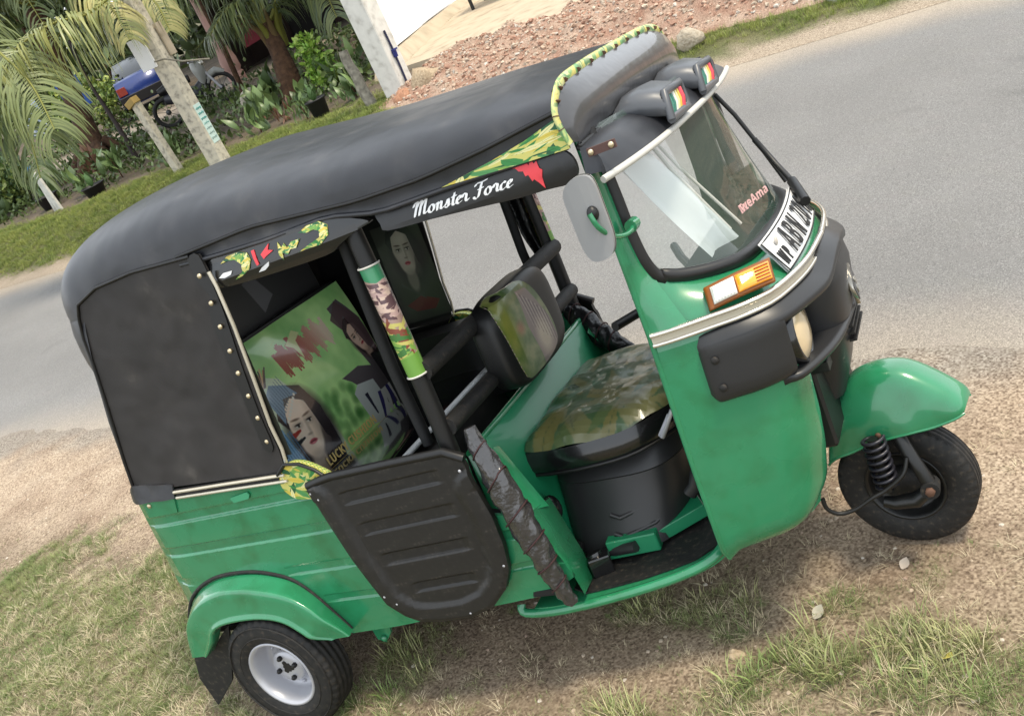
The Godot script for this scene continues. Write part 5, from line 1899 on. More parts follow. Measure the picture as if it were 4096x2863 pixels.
	for q in [[0.6, 0.245, 1.0, 1.46], [0.532, 0.3, 0.995, 1.455], [0.525, 0.294, 0.99, 1.45], [0.45, 0.31, 0.985, 1.44], [0.38, 0.335, 0.985, 1.425], [0.31, 0.355, 0.99, 1.41]]:
		var row := PackedVector3Array()
		for k in 25:
			var a := PI * k / 24.0
			var cx: float = (q[2] + q[3]) / 2.0
			var rx: float = (q[3] - q[2]) / 2.0
			var ex := 0.55
			row.append(Vector3(cx - rx * signf(cos(a)) * pow(absf(cos(a)), ex), q[0], -0.05 + (q[1] + 0.05) * pow(sin(a), ex)))
		rows.append(row)
	mb.grid(rows.slice(0, 2))
	mb.grid(rows.slice(1, 3))
	mb.grid(rows.slice(2))
	var cov := obj("engine_cover", mb, M.plastic, t)
	for k in 2:
		mb = MB.new()
		var zc := 0.305 + 0.02 * k
		mb.tube(v3([1.2, 0.42 - 0.055 * k, zc + 0.018, 1.23, 0.408 - 0.055 * k, zc + 0.022, 1.33, 0.428 - 0.055 * k, zc - 0.005, 1.38, 0.445 - 0.055 * k, zc - 0.06]), 0.007, 6)
		obj("cover_rib", mb, M.plastic, cov)
	mb = MB.new()
	mb.box(Vector3(1.22, 0.45, -0.15), Vector3(0.34, 0.28, 0.4))
	obj("engine_block", mb, M.dark_in, cov)
	mb = MB.new()
	mb.ball(Vector3(1.05, 0.5, 0.37), Vector3(0.03, 0.045, 0.03), 8)
	mb.tube(v3([1.05, 0.47, 0.38, 1.06, 0.42, 0.385, 1.08, 0.34, 0.39]), 0.008, 6)
	obj("filler_cap", mb, M.gloss, t)
	mb = MB.new()
	mb.box(Vector3(1.15, 0.31, 0.4), Vector3(0.07, 0.06, 0.06), Basis(Vector3(0, 1, 0), 0.4))
	mb.tube(v3([1.13, 0.34, 0.39, 1.14, 0.3, 0.4]), 0.03, 8)
	obj("pivot_block", mb, M.gloss, t)
	mb = MB.new()
	mb.tube(v3([1.09, 0.302, 0.3, 1.14, 0.31, 0.34, 1.16, 0.315, 0.355]), 0.008, 6)
	mb.tube(v3([1.155, 0.318, 0.36, 1.24, 0.332, 0.375, 1.27, 0.337, 0.38]), 0.017, 10)
	obj("start_lever", mb, M.plastic, t)
	mb = MB.new()
	mb.tube(v3([1.5, 0.5, 0.3, 1.48, 0.46, 0.3, 1.455, 0.435, 0.3]), 0.02, 8, true, 0.5)
	obj("brake_pedal", mb, M.plastic, t)
	mb = MB.new()
	mb.tube(v3([1.5, 0.71, 0.33, 1.46, 0.66, 0.35, 1.47, 0.66, 0.36, 1.53, 0.74, 0.37]), 0.007, 6)
	obj("brake_lever", mb, M.steel, t)
	# passenger bench
	var bench := part("passenger_bench", t)
	mb = MB.new()
	rows = []
	for j in 15:
		var w := j / 14.0
		var row := PackedVector3Array()
		for i in 21:
			var z := lerpf(0.5, -0.5, i / 20.0)
			var puff := 0.02 * pow(sin(PI * w), 0.5) * pow(sin(PI * i / 20.0), 0.4) + 0.004 * sin(z * 14.0 + w * 9.0)
			row.append(Vector3(lerpf(-0.01, 0.08, w) + puff, lerpf(1.222, 0.655, w), z))
		rows.append(row)
	mb.grid(rows)
	obj("printed_backrest", mb, M.seat_print, bench)
	mb = MB.new()
	mb.box(Vector3(-0.02, 0.93, 0), Vector3(0.06, 0.6, 1.02), Basis(Vector3(0, 0, 1), 0.157))
	obj("backrest_board", mb, M.black, bench)
	mb = MB.new()
	rows = []
	for j in 13:
		var w := j / 12.0
		var row := PackedVector3Array()
		for i in 21:
			var z := lerpf(0.5, -0.5, i / 20.0)
			row.append(Vector3(lerpf(0.06, 0.53, w), 0.655 + 0.06 * w + 0.03 * pow(sin(PI * w), 0.5), z))
		rows.append(row)
	mb.grid(rows)
	obj("cushion_top", mb, M.cushion_print, bench)
	mb = MB.new()
	mb.box(Vector3(0.3, 0.55, 0), Vector3(0.45, 0.2, 1.0))
	mb.box(Vector3(0.3, 0.42, 0), Vector3(0.42, 0.14, 0.98))
	obj("cushion_base", mb, M.vinyl_side, bench)
	mb = MB.new()
	mb.tube(v3([0.532, 0.715, 0.5, 0.534, 0.717, 0.0, 0.532, 0.715, -0.5]), 0.011, 8)
	obj("cushion_piping", mb, M.white_ink, bench)
	# gilt lettering on the backrest, and its twin on the cushion's front
	var lb := Basis(Vector3(0, 0, -1), Vector3(-0.157, 0.987, 0).normalized(), Vector3(0.987, 0.157, 0).normalized())
	lettering("lettering", "LUCKY CUSHION", 0.045, M.gold_ink, bench, Transform3D(lb, Vector3(0.096, 0.703, -0.04)), false, true, true)
	mb = MB.new()
	mb.tube(v3([0.088, 0.668, 0.16, 0.09, 0.668, -0.3]), 0.004, 5)
	obj("gold_rule", mb, M.gold_ink, bench)
	# printed lining of the rear and far sides
	for s: float in [1.0, -1.0]:
		mb = MB.new()
		mb.grid([v3([-0.1, 1.4, s * 0.572, 0.2, 1.42, s * 0.572, 0.435, 1.42, s * 0.572]), v3([-0.2, 0.92, s * 0.585, 0.1, 0.92, s * 0.585, 0.385, 0.93, s * 0.585])])
		obj("side_lining", mb, M.black, t)
		mb = MB.new()
		var a := [Vector3(0.2, 1.36, s * 0.566), Vector3(0.425, 1.36, s * 0.566), Vector3(0.4, 0.94, s * 0.578), Vector3(0.17, 0.94, s * 0.578)]
		mb.grid([PackedVector3Array([a[0], a[1]]), PackedVector3Array([a[3], a[2]])])
		obj("side_print", mb, M.side_print, t)
		if s > 0:
			continue
		mb = MB.new()
		mb.panel(v2([-0.3, 0.53, 0.25, 0.53, 0.5, 0.56, 0.62, 0.45, 0.62, 0.42, -0.3, 0.42]), Vector2(0.2, 0.2), func(p: Vector2) -> Vector3: return Vector3(p.x, 0.905, p.y * s), Vector3(0, -0.3, 0))
		obj("wheel_box", mb, M.black, t)
	mb = MB.new()
	mb.grid([v3([-0.14, 1.42, 0.54, -0.14, 1.43, 0.0, -0.14, 1.42, -0.54]), v3([-0.13, 1.2, 0.54, -0.13, 1.2, 0.0, -0.13, 1.2, -0.54])])
	obj("rear_print", mb, M.rear_print, t)
	mb = MB.new()
	mb.grid([v3([-0.16, 1.62, 0.5, -0.16, 1.66, 0.0, -0.16, 1.62, -0.5]), v3([-0.16, 1.3, 0.56, -0.16, 1.3, 0.0, -0.16, 1.3, -0.56]), v3([-0.22, 0.9, 0.57, -0.22, 0.9, 0.0, -0.22, 0.9, -0.57])])
	obj("rear_lining", mb, M.dark_in, t)

func rolled(t: Node3D, path: PackedVector3Array, r: Array, m: Material, turns: int) -> void:
	var mb := MB.new()
	var n := path.size()
	var rr := []
	for i in n:
		var u := float(i) / (n - 1) * (r.size() - 1)
		var k := mini(int(u), r.size() - 2)
		rr.append(lerpf(r[k], r[k + 1], u - k))
	var rows := []
	for i in n:
		var d := (path[mini(i + 1, n - 1)] - path[maxi(i - 1, 0)]).normalized()
		var a := d.cross(Vector3(0, 0, 1)).normalized()
		var b := d.cross(a)
		var row := PackedVector3Array()
		for k in 20:
			var w := TAU * k / 20
			var crumple := 1.0 + 0.09 * sin(w * 3.0 + i * 0.9) + 0.07 * sin(w * 5.0 - i * 1.7) + 0.05 * sin(i * 2.3)
			row.append(path[i] + (a * cos(w) + b * sin(w) * 0.8) * rr[i] * crumple)
		rows.append(row)
	mb.grid(rows, true)
	mb.fan(rows[0])
	mb.fan(rows[n - 1])
	var o := obj("rolled_curtain", mb, m, t)
	# cord wound round it
	mb = MB.new()
	for q in turns:
		var at := 0.14 + 0.8 * q / turns
		var loop := PackedVector3Array()
		for k in 25:
			var w := TAU * k / 24
			var u := clampf(at + 0.03 * cos(w), 0, 1) * (n - 1)
			var i := mini(int(u), n - 2)
			var c := path[i].lerp(path[i + 1], u - i)
			var d := (path[i + 1] - path[i]).normalized()
			var a := d.cross(Vector3(0, 0, 1)).normalized()
			var b := d.cross(a)
			loop.append(c + (a * cos(w) + b * sin(w) * 0.82) * rr[i] * 1.06)
		mb.tube(loop, 0.0028, 5)
	obj("cord", mb, mat(Color(0.2, 0.09, 0.09), 0.7), o)

# ---------------------------------------------------------------- running gear
func tyre_mesh(r: float, half: float, bead: float) -> MB:
	var mb := MB.new()
	var pr := [Vector2(bead, -half * 0.72), Vector2(bead + 0.012, -half * 0.86), Vector2(bead + 0.03, -half * 0.99), Vector2(bead + 0.05, -half), Vector2(r - 0.03, -half * 0.96), Vector2(r - 0.014, -half * 0.9), Vector2(r - 0.006, -half * 0.8)]
	var tread := []
	for g in [-0.58, -0.2, 0.2, 0.58]:
		tread.append(Vector2(r, (g - 0.075) * half))
		tread.append(Vector2(r - 0.007, (g - 0.055) * half))
		tread.append(Vector2(r - 0.007, (g + 0.055) * half))
		tread.append(Vector2(r, (g + 0.075) * half))
	pr.append_array(tread)
	for k in range(6, -1, -1):
		pr.append(Vector2(pr[k].x, -pr[k].y))
	var n := pr.size()
	mb.lathe(pr, Vector3.ZERO, Vector3(0, 0, 1), 132, func(rad: float, j: int, k: int) -> float:
		# sipes across the shoulders
		if (j == 5 or j == 6 or j == n - 6 or j == n - 7) and k % 3 == 0:
			return rad - 0.006
		if j == 3 or j == n - 4:
			return rad + 0.0012 * (1 if (k / 2) % 2 == 0 else 0)
		return rad)
	return mb

func rear_wheel(t: Node3D, s: float) -> void:
	var w := part("rear_wheel", t)
	w.position = Vector3(0, 0.217, s * 0.64)
	w.scale = Vector3(1.06, 1.06, 1.2)
	if s < 0:
		w.rotation.y = PI
	obj("tyre", tyre_mesh(0.209, 0.052, 0.113), M.rubber, w)
	# raised rings on the sidewall
	var mb := MB.new()
	for r: float in [0.15, 0.188]:
		mb.lathe([Vector2(r - 0.002, 0.049), Vector2(r - 0.001, 0.0535), Vector2(r + 0.001, 0.0535), Vector2(r + 0.002, 0.049)], Vector3.ZERO, Vector3(0, 0, 1), 64)
	obj("sidewall_ring", mb, M.rubber, w)
	mb = MB.new()
	mb.lathe([Vector2(0.12, 0.036), Vector2(0.1235, 0.041), Vector2(0.122, 0.046), Vector2(0.115, 0.0455), Vector2(0.109, 0.038), Vector2(0.106, 0.025), Vector2(0.103, -0.01), Vector2(0.098, -0.022), Vector2(0.086, -0.026), Vector2(0.066, -0.02), Vector2(0.061, -0.012), Vector2(0.059, 0.006), Vector2(0.055, 0.011), Vector2(0.03, 0.012), Vector2(0.0, 0.012)], Vector3.ZERO, Vector3(0, 0, 1), 64)
	var rim := obj("rim", mb, M.steel, w)
	# hub hole, nuts, studs in the dish, valve
	mb = MB.new()
	var tri3 := PackedVector2Array()
	for k in 48:
		var a := TAU * k / 48.0
		tri3.append(Vector2.from_angle(a) * (0.017 + 0.009 * maxf(0, cos(3.0 * a + 0.6)) + 0.0015 * sin(a * 9.0)))
	mb.panel(tri3, Vector2(0.1, 0.1), func(p: Vector2) -> Vector3: return Vector3(p.x, p.y, 0.0135), Vector3(0, 0, -0.003))
	obj("hub_opening", mb, M.ink, rim)
	for k in 4:
		var a := TAU * (k + 0.15) / 4.0
		mb = MB.new()
		mb.lathe([Vector2(0.0, 0.024), Vector2(0.006, 0.024), Vector2(0.0085, 0.02), Vector2(0.0085, 0.011)], Vector3(cos(a) * 0.039, sin(a) * 0.039, 0), Vector3(0, 0, 1), 6)
		obj("wheel_nut", mb, M.ink, rim)
	for k in 6:
		var a := TAU * (k + 0.4) / 6.0
		mb = MB.new()
		mb.ball(Vector3(cos(a) * 0.087, sin(a) * 0.087, -0.022), Vector3(0.006, 0.006, 0.006), 6)
		obj("rim_bolt", mb, M.steel, rim)
	mb = MB.new()
	mb.tube(v3([0.02, 0.072, -0.012, 0.022, 0.078, 0.02]), 0.0035, 6)
	obj("valve", mb, M.ink, rim)

func rick_wheels(t: Node3D) -> void:
	rear_wheel(t, 1.0)
	rear_wheel(t, -1.0)
	var w := part("front_wheel", t)
	w.position = Vector3(1.992, 0.207, 0.0)
	w.scale = Vector3.ONE * 0.93
	w.rotation.y = -0.16
	obj("tyre", tyre_mesh(0.209, 0.052, 0.113), M.rubber, w)
	var mb := MB.new()
	for s: float in [1.0, -1.0]:
		mb.lathe([Vector2(0.12, s * 0.038), Vector2(0.1235, s * 0.043), Vector2(0.122, s * 0.047), Vector2(0.115, s * 0.0455), Vector2(0.109, s * 0.036), Vector2(0.1, s * 0.018), Vector2(0.094, s * 0.012), Vector2(0.07, s * 0.012), Vector2(0.0, s * 0.014)], Vector3.ZERO, Vector3(0, 0, 1), 64)
	var rim := obj("rim", mb, M.rim_black, w)
	mb = MB.new()
	mb.lathe([Vector2(0.062, 0.014), Vector2(0.06, 0.04), Vector2(0.045, 0.05), Vector2(0.02, 0.052), Vector2(0.0, 0.052)], Vector3.ZERO, Vector3(0, 0, 1), 32)
	obj("hub_drum", mb, M.rubber, rim)
	# trailing-link fork, spring, arm, brake cable
	var f := part("front_suspension", t)
	mb = MB.new()
	mb.tube(v3([1.985, 0.46, 0.045, 2.015, 0.405, 0.08, 2.04, 0.34, 0.115, 2.055, 0.3, 0.125, 2.065, 0.262, 0.125]), [0.02, 0.02, 0.02, 0.019, 0.021], 12)
	obj("fork_leg", mb, M.rim_black, f)
	mb = MB.new()
	mb.tube(v3([2.066, 0.245, 0.1, 2.066, 0.245, 0.15]), 0.026, 14)
	var piv := obj("link_pivot", mb, M.rubber, f)
	mb = MB.new()
	mb.lathe([Vector2(0.0, 0.162), Vector2(0.012, 0.162), Vector2(0.014, 0.157), Vector2(0.014, 0.15)], Vector3(2.066, 0.245, 0), Vector3(0, 0, 1), 6)
	obj("pivot_nut", mb, M.rust, piv)
	mb = MB.new()
	mb.tube(v3([2.06, 0.235, 0.12, 2.02, 0.205, 0.115, 1.96, 0.2, 0.11, 1.93, 0.21, 0.11]), [0.018, 0.024, 0.02, 0.016], 10)
	obj("trailing_arm", mb, M.rim_black, f)
	mb = MB.new()
	mb.tube(v3([1.955, 0.42, 0.12, 1.955, 0.25, 0.12]), 0.016, 10)
	obj("damper", mb, M.rim_black, f)
	mb = MB.new()
	var coil := PackedVector3Array()
	for k in 112:
		var a := TAU * k / 14.0
		coil.append(Vector3(1.957 + 0.03 * cos(a), 0.425 - 0.165 * k / 111.0, 0.122 + 0.03 * sin(a)))
	mb.tube(coil, 0.0058, 6)
	obj("coil_spring", mb, mat(Color(0.17, 0.17, 0.2), 0.35, 0.3), f)
	mb = MB.new()
	mb.tube(curve3(v3([1.79, 0.3, 0.2, 1.793, 0.265, 0.2, 1.82, 0.238, 0.19, 1.865, 0.24, 0.18, 1.915, 0.262, 0.17, 1.955, 0.275, 0.16, 2.01, 0.31, 0.15, 2.03, 0.35, 0.13]), 5), 0.0065, 6)
	obj("brake_cable", mb, M.ink, f)
	# front mudguard
	mb = MB.new()
	var crest := curve2(v2([1.80, 0.30, 1.825, 0.40, 1.855, 0.49, 1.905, 0.553, 1.965, 0.583, 2.03, 0.59, 2.09, 0.575, 2.155, 0.528, 2.205, 0.478, 2.218, 0.45]), 4)
	var skirt := curve2(v2([1.812, 0.325, 1.825, 0.337, 1.85, 0.352, 1.9, 0.368, 1.955, 0.388, 2.02, 0.402, 2.075, 0.41, 2.13, 0.414, 2.185, 0.425, 2.21, 0.432]), 4)
	var rows := []
	for k in 33:
		var a := lerpf(-1.0, 1.0, k / 32.0)
		var row := PackedVector3Array()
		for i in crest.size():
			var u := float(i) / (crest.size() - 1)
			var hw := interp(u, [0.0, 0.3, 0.65, 0.9, 1.0], [0.085, 0.1, 0.098, 0.07, 0.052])
			# squarish section with a soft shoulder
			var th := absf(a) * PI / 2
			var down := 1.0 - pow(cos(th), 0.85)
			var outw := pow(sin(th), 0.62)
			# pressed dent along the flank
			var dent := 0.010 * exp(-pow((u - 0.62) / 0.09, 2)) * sin(PI * clampf(down * 1.1, 0, 1))
			row.append(Vector3(lerpf(crest[i].x, skirt[i].x, down), lerpf(crest[i].y, skirt[i].y, down), signf(a) * (hw * outw - dent)))
		rows.append(row)
	mb.grid(rows)
	var tip := PackedVector3Array()
	for row in rows:
		tip.append(row[crest.size() - 1])
	mb.fan(tip)
	var g := obj("front_mudguard", mb, M.green, t)
	# turned with the wheel about the steering axis
	g.transform = Transform3D(Basis(Vector3.UP, -0.16), Vector3(2.0, 0, 0)) * Transform3D(Basis.IDENTITY, Vector3(-2.0, 0, 0))
	mb = MB.new()
	for s in [0, 32]:
		mb.tube(rows[s], 0.004, 6)
	obj("rolled_edge", mb, M.green, g)
	mb = MB.new()
	mb.ball(Vector3(1.985, 0.415, 0.102), Vector3(0.009, 0.009, 0.006), 6)
	obj("mudguard_bolt", mb, M.rust, g)

# ---------------------------------------------------------------- across the road
func upright(called: String, mb: MB, m: Material, parent: Node, label := "", category := "") -> MeshInstance3D:
	var o := obj(called, mb, m, parent)
	if label:
		tag(o, label, category)
	return o

func build_yard() -> void:
	var mb: MB
	# concrete pole with boards, notice and a stub of wire
	var pole := thing("utility_pole", "tall square concrete utility pole with a pale notice pasted on it", "utility pole", Vector3(-10.29, 0.3, -9.95))
	pole.rotation.y = 0.2
	mb = MB.new()
	mb.smooth()
	var rows := []
	for q in [[-0.3, 0.122], [0.0, 0.12], [1.2, 0.118], [2.5, 0.114], [4.0, 0.108], [7.0, 0.095]]:
		var row := PackedVector3Array()
		var h: float = q[1]
		for c in [[1, 0.82], [0.82, 1], [-0.82, 1], [-1, 0.82], [-1, -0.82], [-0.82, -1], [0.82, -1], [1, -0.82]]:
			row.append(Vector3(c[0] * h, q[0], c[1] * h))
		rows.append(row)
	for j in rows.size() - 1:
		for k in 8:
			mb.flat()
			mb.quad(rows[j][k], rows[j][(k + 1) % 8], rows[j + 1][(k + 1) % 8], rows[j + 1][k])
	obj("shaft", mb, M.pole, pole)
	mb = MB.new()
	mb.box(Vector3(0.122, 0.62, 0.0), Vector3(0.006, 0.56, 0.17))
	var note := obj("notice", mb, mat(Color(0.78, 0.86, 0.83), 0.8), pole)
	var teal := mat(Color(0.25, 0.58, 0.55), 0.8)
	for k in 7:
		mb = MB.new()
		var y := 0.84 - 0.072 * k
		var pts := PackedVector3Array()
		for i in 14:
			pts.append(Vector3(0.1265, y + 0.014 * sin(i * 2.1 + k * 1.3) + 0.006 * sin(i * 5.0), 0.07 - 0.0105 * i))
		mb.tube(pts, 0.006 if k < 3 else 0.004, 4)
		obj("notice_line", mb, teal if k < 4 else mat(Color(0.42, 0.52, 0.5), 0.8), note)
	mb = MB.new()
	mb.box(Vector3(-0.13, 1.74, 0.14), Vector3(0.24, 0.42, 0.03))
	obj("white_board", mb, M.white_plate, pole)
	mb = MB.new()
	mb.box(Vector3(0.15, 1.8, -0.1), Vector3(0.03, 0.44, 0.14))
	obj("white_board", mb, M.slab, pole)
	mb = MB.new()
	mb.tube(v3([0.0, 1.6, 0.17, 0.16, 1.58, 0.17, 0.3, 1.46, 0.04, 0.52, 1.36, -0.12, 0.58, 1.34, -0.14]), 0.012, 6)
	obj("wire_stub", mb, M.grey_wood, pole)
	# gate pillar
	var gp := thing("gate_pillar", "white plastered gate pillar with a blue pipe beside the rubble bank", "pillar", Vector3(-7.3, 0.3, -10.42))
	mb = MB.new()
	mb.box(Vector3(0, 1.6, 0), Vector3(0.3, 3.4, 0.3), Basis.IDENTITY, 0.012)
	obj("shaft", mb, M.plaster, gp)
	mb = MB.new()
	mb.tube(v3([0.17, 0.02, 0.05, 0.172, 0.35, 0.03, 0.17, 0.5, 0.02, 0.172, 0.62, 0.02, 0.17, 0.82, 0.02]), 0.014, 8)
	obj("pipe", mb, mat(Color(0.12, 0.13, 0.25), 0.5), gp)
	mb = MB.new()
	mb.tube(v3([0.172, 0.48, 0.02, 0.174, 0.56, 0.02]), [0.03, 0.034], 10)
	mb.box(Vector3(0.19, 0.57, 0.02), Vector3(0.05, 0.02, 0.08))
	obj("valve", mb, mat(Color(0.1, 0.14, 0.42), 0.4), gp)
	# white house and its plinth, the concrete apron in front
	var ho := thing("white_house", "white walled house standing on a beige plinth above the concrete apron", "house", Vector3(-9.0, 0.3, -13.0))
	mb = MB.new()
	mb.grid([v3([0.66, 0.36, 0.9, 0.2, 0.34, -1.2, -0.1, 0.34, -5.0]), v3([0.66, 4.5, 0.9, 0.2, 4.5, -1.2, -0.1, 4.5, -5.0])])
	mb.grid([v3([0.66, 0.36, 0.9, 0.52, 0.36, 0.9]), v3([0.66, 4.5, 0.9, 0.52, 4.5, 0.9])])
	mb.grid([v3([0.52, 0.36, 0.9, -0.24, 0.36, -5.0]), v3([0.52, 4.5, 0.9, -0.24, 4.5, -5.0])])
	mb.grid([v3([0.66, 4.5, 0.9, 0.52, 4.5, 0.9]), v3([-0.1, 4.5, -5.0, -0.24, 4.5, -5.0])])
	obj("wall", mb, M.white_wall, ho)
	mb = MB.new()
	mb.grid([v3([0.98, 0.0, 1.28, 0.62, 0.02, -1.1, 0.35, 0.05, -5.0]), v3([0.74, 0.32, 1.0, 0.3, 0.33, -1.15, 0.0, 0.34, -5.0]), v3([0.6, 0.345, 0.92, 0.1, 0.345, -1.2, -0.2, 0.345, -5.0])])
	mb.grid([v3([0.98, 0.0, 1.28, 0.4, 0.0, 1.3]), v3([0.74, 0.32, 1.0, 0.4, 0.32, 1.0])])
	obj("plinth", mb, M.slab, ho)
	var ap := obj("concrete_apron", MB.new(), M.slab)
	mb = MB.new()
	mb.panel(v2([-8.05, -11.72, -6.2, -11.42, -4.2, -11.2, -1.5, -11.0, -1.2, -16.0, -8.8, -16.2, -8.45, -14.0]), Vector2(1, 1), func(p: Vector2) -> Vector3: return Vector3(p.x, 0.435 + 0.027 * maxf(0.0, -11.4 - p.y), p.y), Vector3(0, -0.22, 0))
	ap.mesh = mb.done()
	struct(ap)
	var st := thing("metal_stand", "dark metal stand with thin legs on the concrete apron by the house", "stand", Vector3(-7.75, 0.5, -14.3))
	mb = MB.new()
	mb.box(Vector3(0.4, 0.62, -0.25), Vector3(1.5, 0.05, 0.6))
	obj("top", mb, M.slab, st)
	for q in [[-0.3, 0.0], [1.1, 0.0], [-0.3, -0.5], [1.1, -0.5]]:
		mb = MB.new()
		mb.tube(v3([q[0], 0.0, q[1], q[0], 0.62, q[1]]), 0.03, 8)
		obj("leg", mb, M.ink, st)
	mb = MB.new()
	mb.tube(v3([-0.3, 0.2, 0.0, 1.1, 0.2, 0.0]), 0.022, 8)
	obj("rail", mb, M.ink, st)
	# posts and stakes
	var wp := thing("wooden_post", "short weathered grey wooden post leaning beside the white gate pillar", "post", Vector3(-7.73, 0.28, -10.3))
	mb = MB.new()
	var pts := PackedVector3Array()
	for k in 9:
		pts.append(Vector3(-0.03 * k / 2.0 + 0.012 * sin(k * 1.7), 0.1 * k, -0.025 * k / 2.0))
	mb.tube(pts, [0.08, 0.078, 0.074, 0.076, 0.07, 0.07, 0.066, 0.068, 0.06], 9)
	obj("shaft", mb, M.grey_wood, wp)
	var ps := thing("concrete_stake", "slim pale stake with a yellowish top standing left of the utility pole", "stake", Vector3(-11.82, 0.3, -10.55))
	mb = MB.new()
	mb.box(Vector3(0, 0.58, 0), Vector3(0.13, 1.2, 0.11), Basis(Vector3(0, 0, 1), 0.06))
	obj("shaft", mb, M.pole, ps)
	mb = MB.new()
	mb.box(Vector3(-0.06, 1.2, 0.02), Vector3(0.2, 0.1, 0.14), Basis(Vector3(0, 0, 1), 0.3))
	obj("cap", mb, mat(Color(0.62, 0.52, 0.3), 0.8), ps)
	var wb := thing("white_plank_bundle", "short bundle of whitish planks with a blue tip at the grass edge", "planks", Vector3(-15.28, 0.32, -10.85))
	for k in 3:
		mb = MB.new()
		mb.box(Vector3(0.06 * k - 0.06, 0.42 - 0.05 * k, 0.01 * k), Vector3(0.06, 0.86 - 0.1 * k, 0.05), Basis(Vector3(0, 0, 1), 0.08 * (k - 1)))
		obj("plank", mb, M.plaster, wb)
	mb = MB.new()
	mb.box(Vector3(-0.1, 0.85, 0), Vector3(0.12, 0.1, 0.08), Basis(Vector3(0, 0, 1), 0.2))
	obj("blue_tip", mb, mat(Color(0.25, 0.5, 0.72), 0.6), wb)
	mb = MB.new()
	mb.tube(curve3(v3([-15.12, 0.3, -12.79, -15.36, 1.19, -13.0, -15.66, 1.99, -13.22, -15.85, 2.75, -13.5]), 4), [0.055, 0.05, 0.05, 0.045, 0.042, 0.04, 0.035, 0.03], 8)
	tag(obj("rusty_rod", mb, mat(Color(0.16, 0.12, 0.11), 0.8)), "thin dark rusty pole slanting up between the palm and the blue car", "rod")
	# big single rocks at the foot of the rubble
	rock("red_rock", Vector3(-7.02, 0.33, -10.02), Vector3(0.15, 0.12, 0.13), Color(0.5, 0.27, 0.17), "reddish rounded rock lying at the left tip of the rubble bank", 3)
	rock("tan_rock", Vector3(-6.72, 0.38, -10.2), Vector3(0.24, 0.2, 0.2), Color(0.5, 0.4, 0.28), "large tan rock beside the foot of the gate pillar", 5)
	rock("pale_rock", Vector3(-3.05, 0.16, -8.98), Vector3(0.13, 0.12, 0.09), Color(0.52, 0.47, 0.38), "pale slab of rock where the rubble meets the green verge", 8)
	rock("white_rock", Vector3(-1.6, 0.14, -9.05), Vector3(0.22, 0.13, 0.14), Color(0.6, 0.6, 0.56), "whitish rock at the right end of the rubble bank", 11)
	rubble()
	motorcycle()
	car()
	porch_house()

func rock(called: String, at: Vector3, size: Vector3, c: Color, label: String, seed_: int) -> void:
	var o := obj(called, stone_mesh(seed_, c), M.stone)
	o.position = at
	o.scale = size
	tag(o, label, "rock")

func stone_mesh(seed_: int, c: Color, n := 7) -> ArrayMesh:
	var mb := MB.new()
	mb.col = c
	var nz := noise(0.9, seed_, 3)
	var rows := []
	for j in n + 1:
		var a := PI * j / n
		var row := PackedVector3Array()
		for k in n * 2:
			var t := PI * k / n
			var d := Vector3(sin(a) * cos(t), cos(a), sin(a) * sin(t))
			var r := 1.0 + 0.5 * nz.get_noise_3d(d.x, d.y, d.z)
			# broken faces
			r = minf(r, 0.95 / maxf(0.3, absf(d.dot(Vector3(0.5, 0.6, 0.62).rotated(Vector3.UP, seed_)))))
			row.append(d * r)
		rows.append(row)
	mb.grid(rows, true)
	return mb.done()

func scatter(called: String, mesh: Mesh, m: Material, places: Array, tints: Array, parent: Node = null) -> MultiMeshInstance3D:
	var mm := MultiMesh.new()
	mm.transform_format = MultiMesh.TRANSFORM_3D
	mm.use_colors = true
	mm.mesh = mesh
	mm.instance_count = places.size()
	for i in places.size():
		mm.set_instance_transform(i, places[i])
		mm.set_instance_color(i, tints[i])
	var o := MultiMeshInstance3D.new()
	o.multimesh = mm
	o.material_override = m
	o.name = numbered(called) if parent == null else called
	(self if parent == null else parent).add_child(o, true)
	o.set_meta("kind", "stuff")
	return o

func shard_mesh(seed_: int) -> ArrayMesh:
	# a broken lump with flat faces
	var r := RandomNumberGenerator.new()
	r.seed = seed_
	var mb := MB.new()
	mb.flat()
	var ring := []
	for k in 6:
		var a := TAU * k / 6.0 + r.randf_range(-0.3, 0.3)
		ring.append(Vector3(cos(a) * r.randf_range(0.6, 1.1), r.randf_range(-0.35, 0.35), sin(a) * r.randf_range(0.6, 1.1)))
	var top := Vector3(r.randf_range(-0.4, 0.4), r.randf_range(0.6, 1.0), r.randf_range(-0.4, 0.4))
	var low := Vector3(r.randf_range(-0.3, 0.3), -0.8, r.randf_range(-0.3, 0.3))
	for k in 6:
		mb.tri(ring[k], ring[(k + 1) % 6], top)
		mb.tri(ring[(k + 1) % 6], ring[k], low)
	return mb.done()

func bank_top(x: float) -> float:
	return interp(x, [-7.6, -4.5, -1.0, 4.0], [-11.75, -11.3, -11.0, -11.0])

func rubble_height(x: float, z: float) -> float:
	var near := interp(x, [-7.6, -6.5, -4.5, -2.0, 4.0], [-9.95, -9.6, -9.3, -9.05, -9.0])
	var k := sstep(near + 0.1, near - 0.7, z) * sstep(bank_top(x) - 0.05, bank_top(x) + 0.25, z) * sstep(-7.7, -6.9, x)
	return land(x, z) + k * (0.14 + 0.12 * lumps.get_noise_2d(x * 2.0, z * 2.0)) - 0.05 * (1.0 - sstep(0.0, 0.06, k))

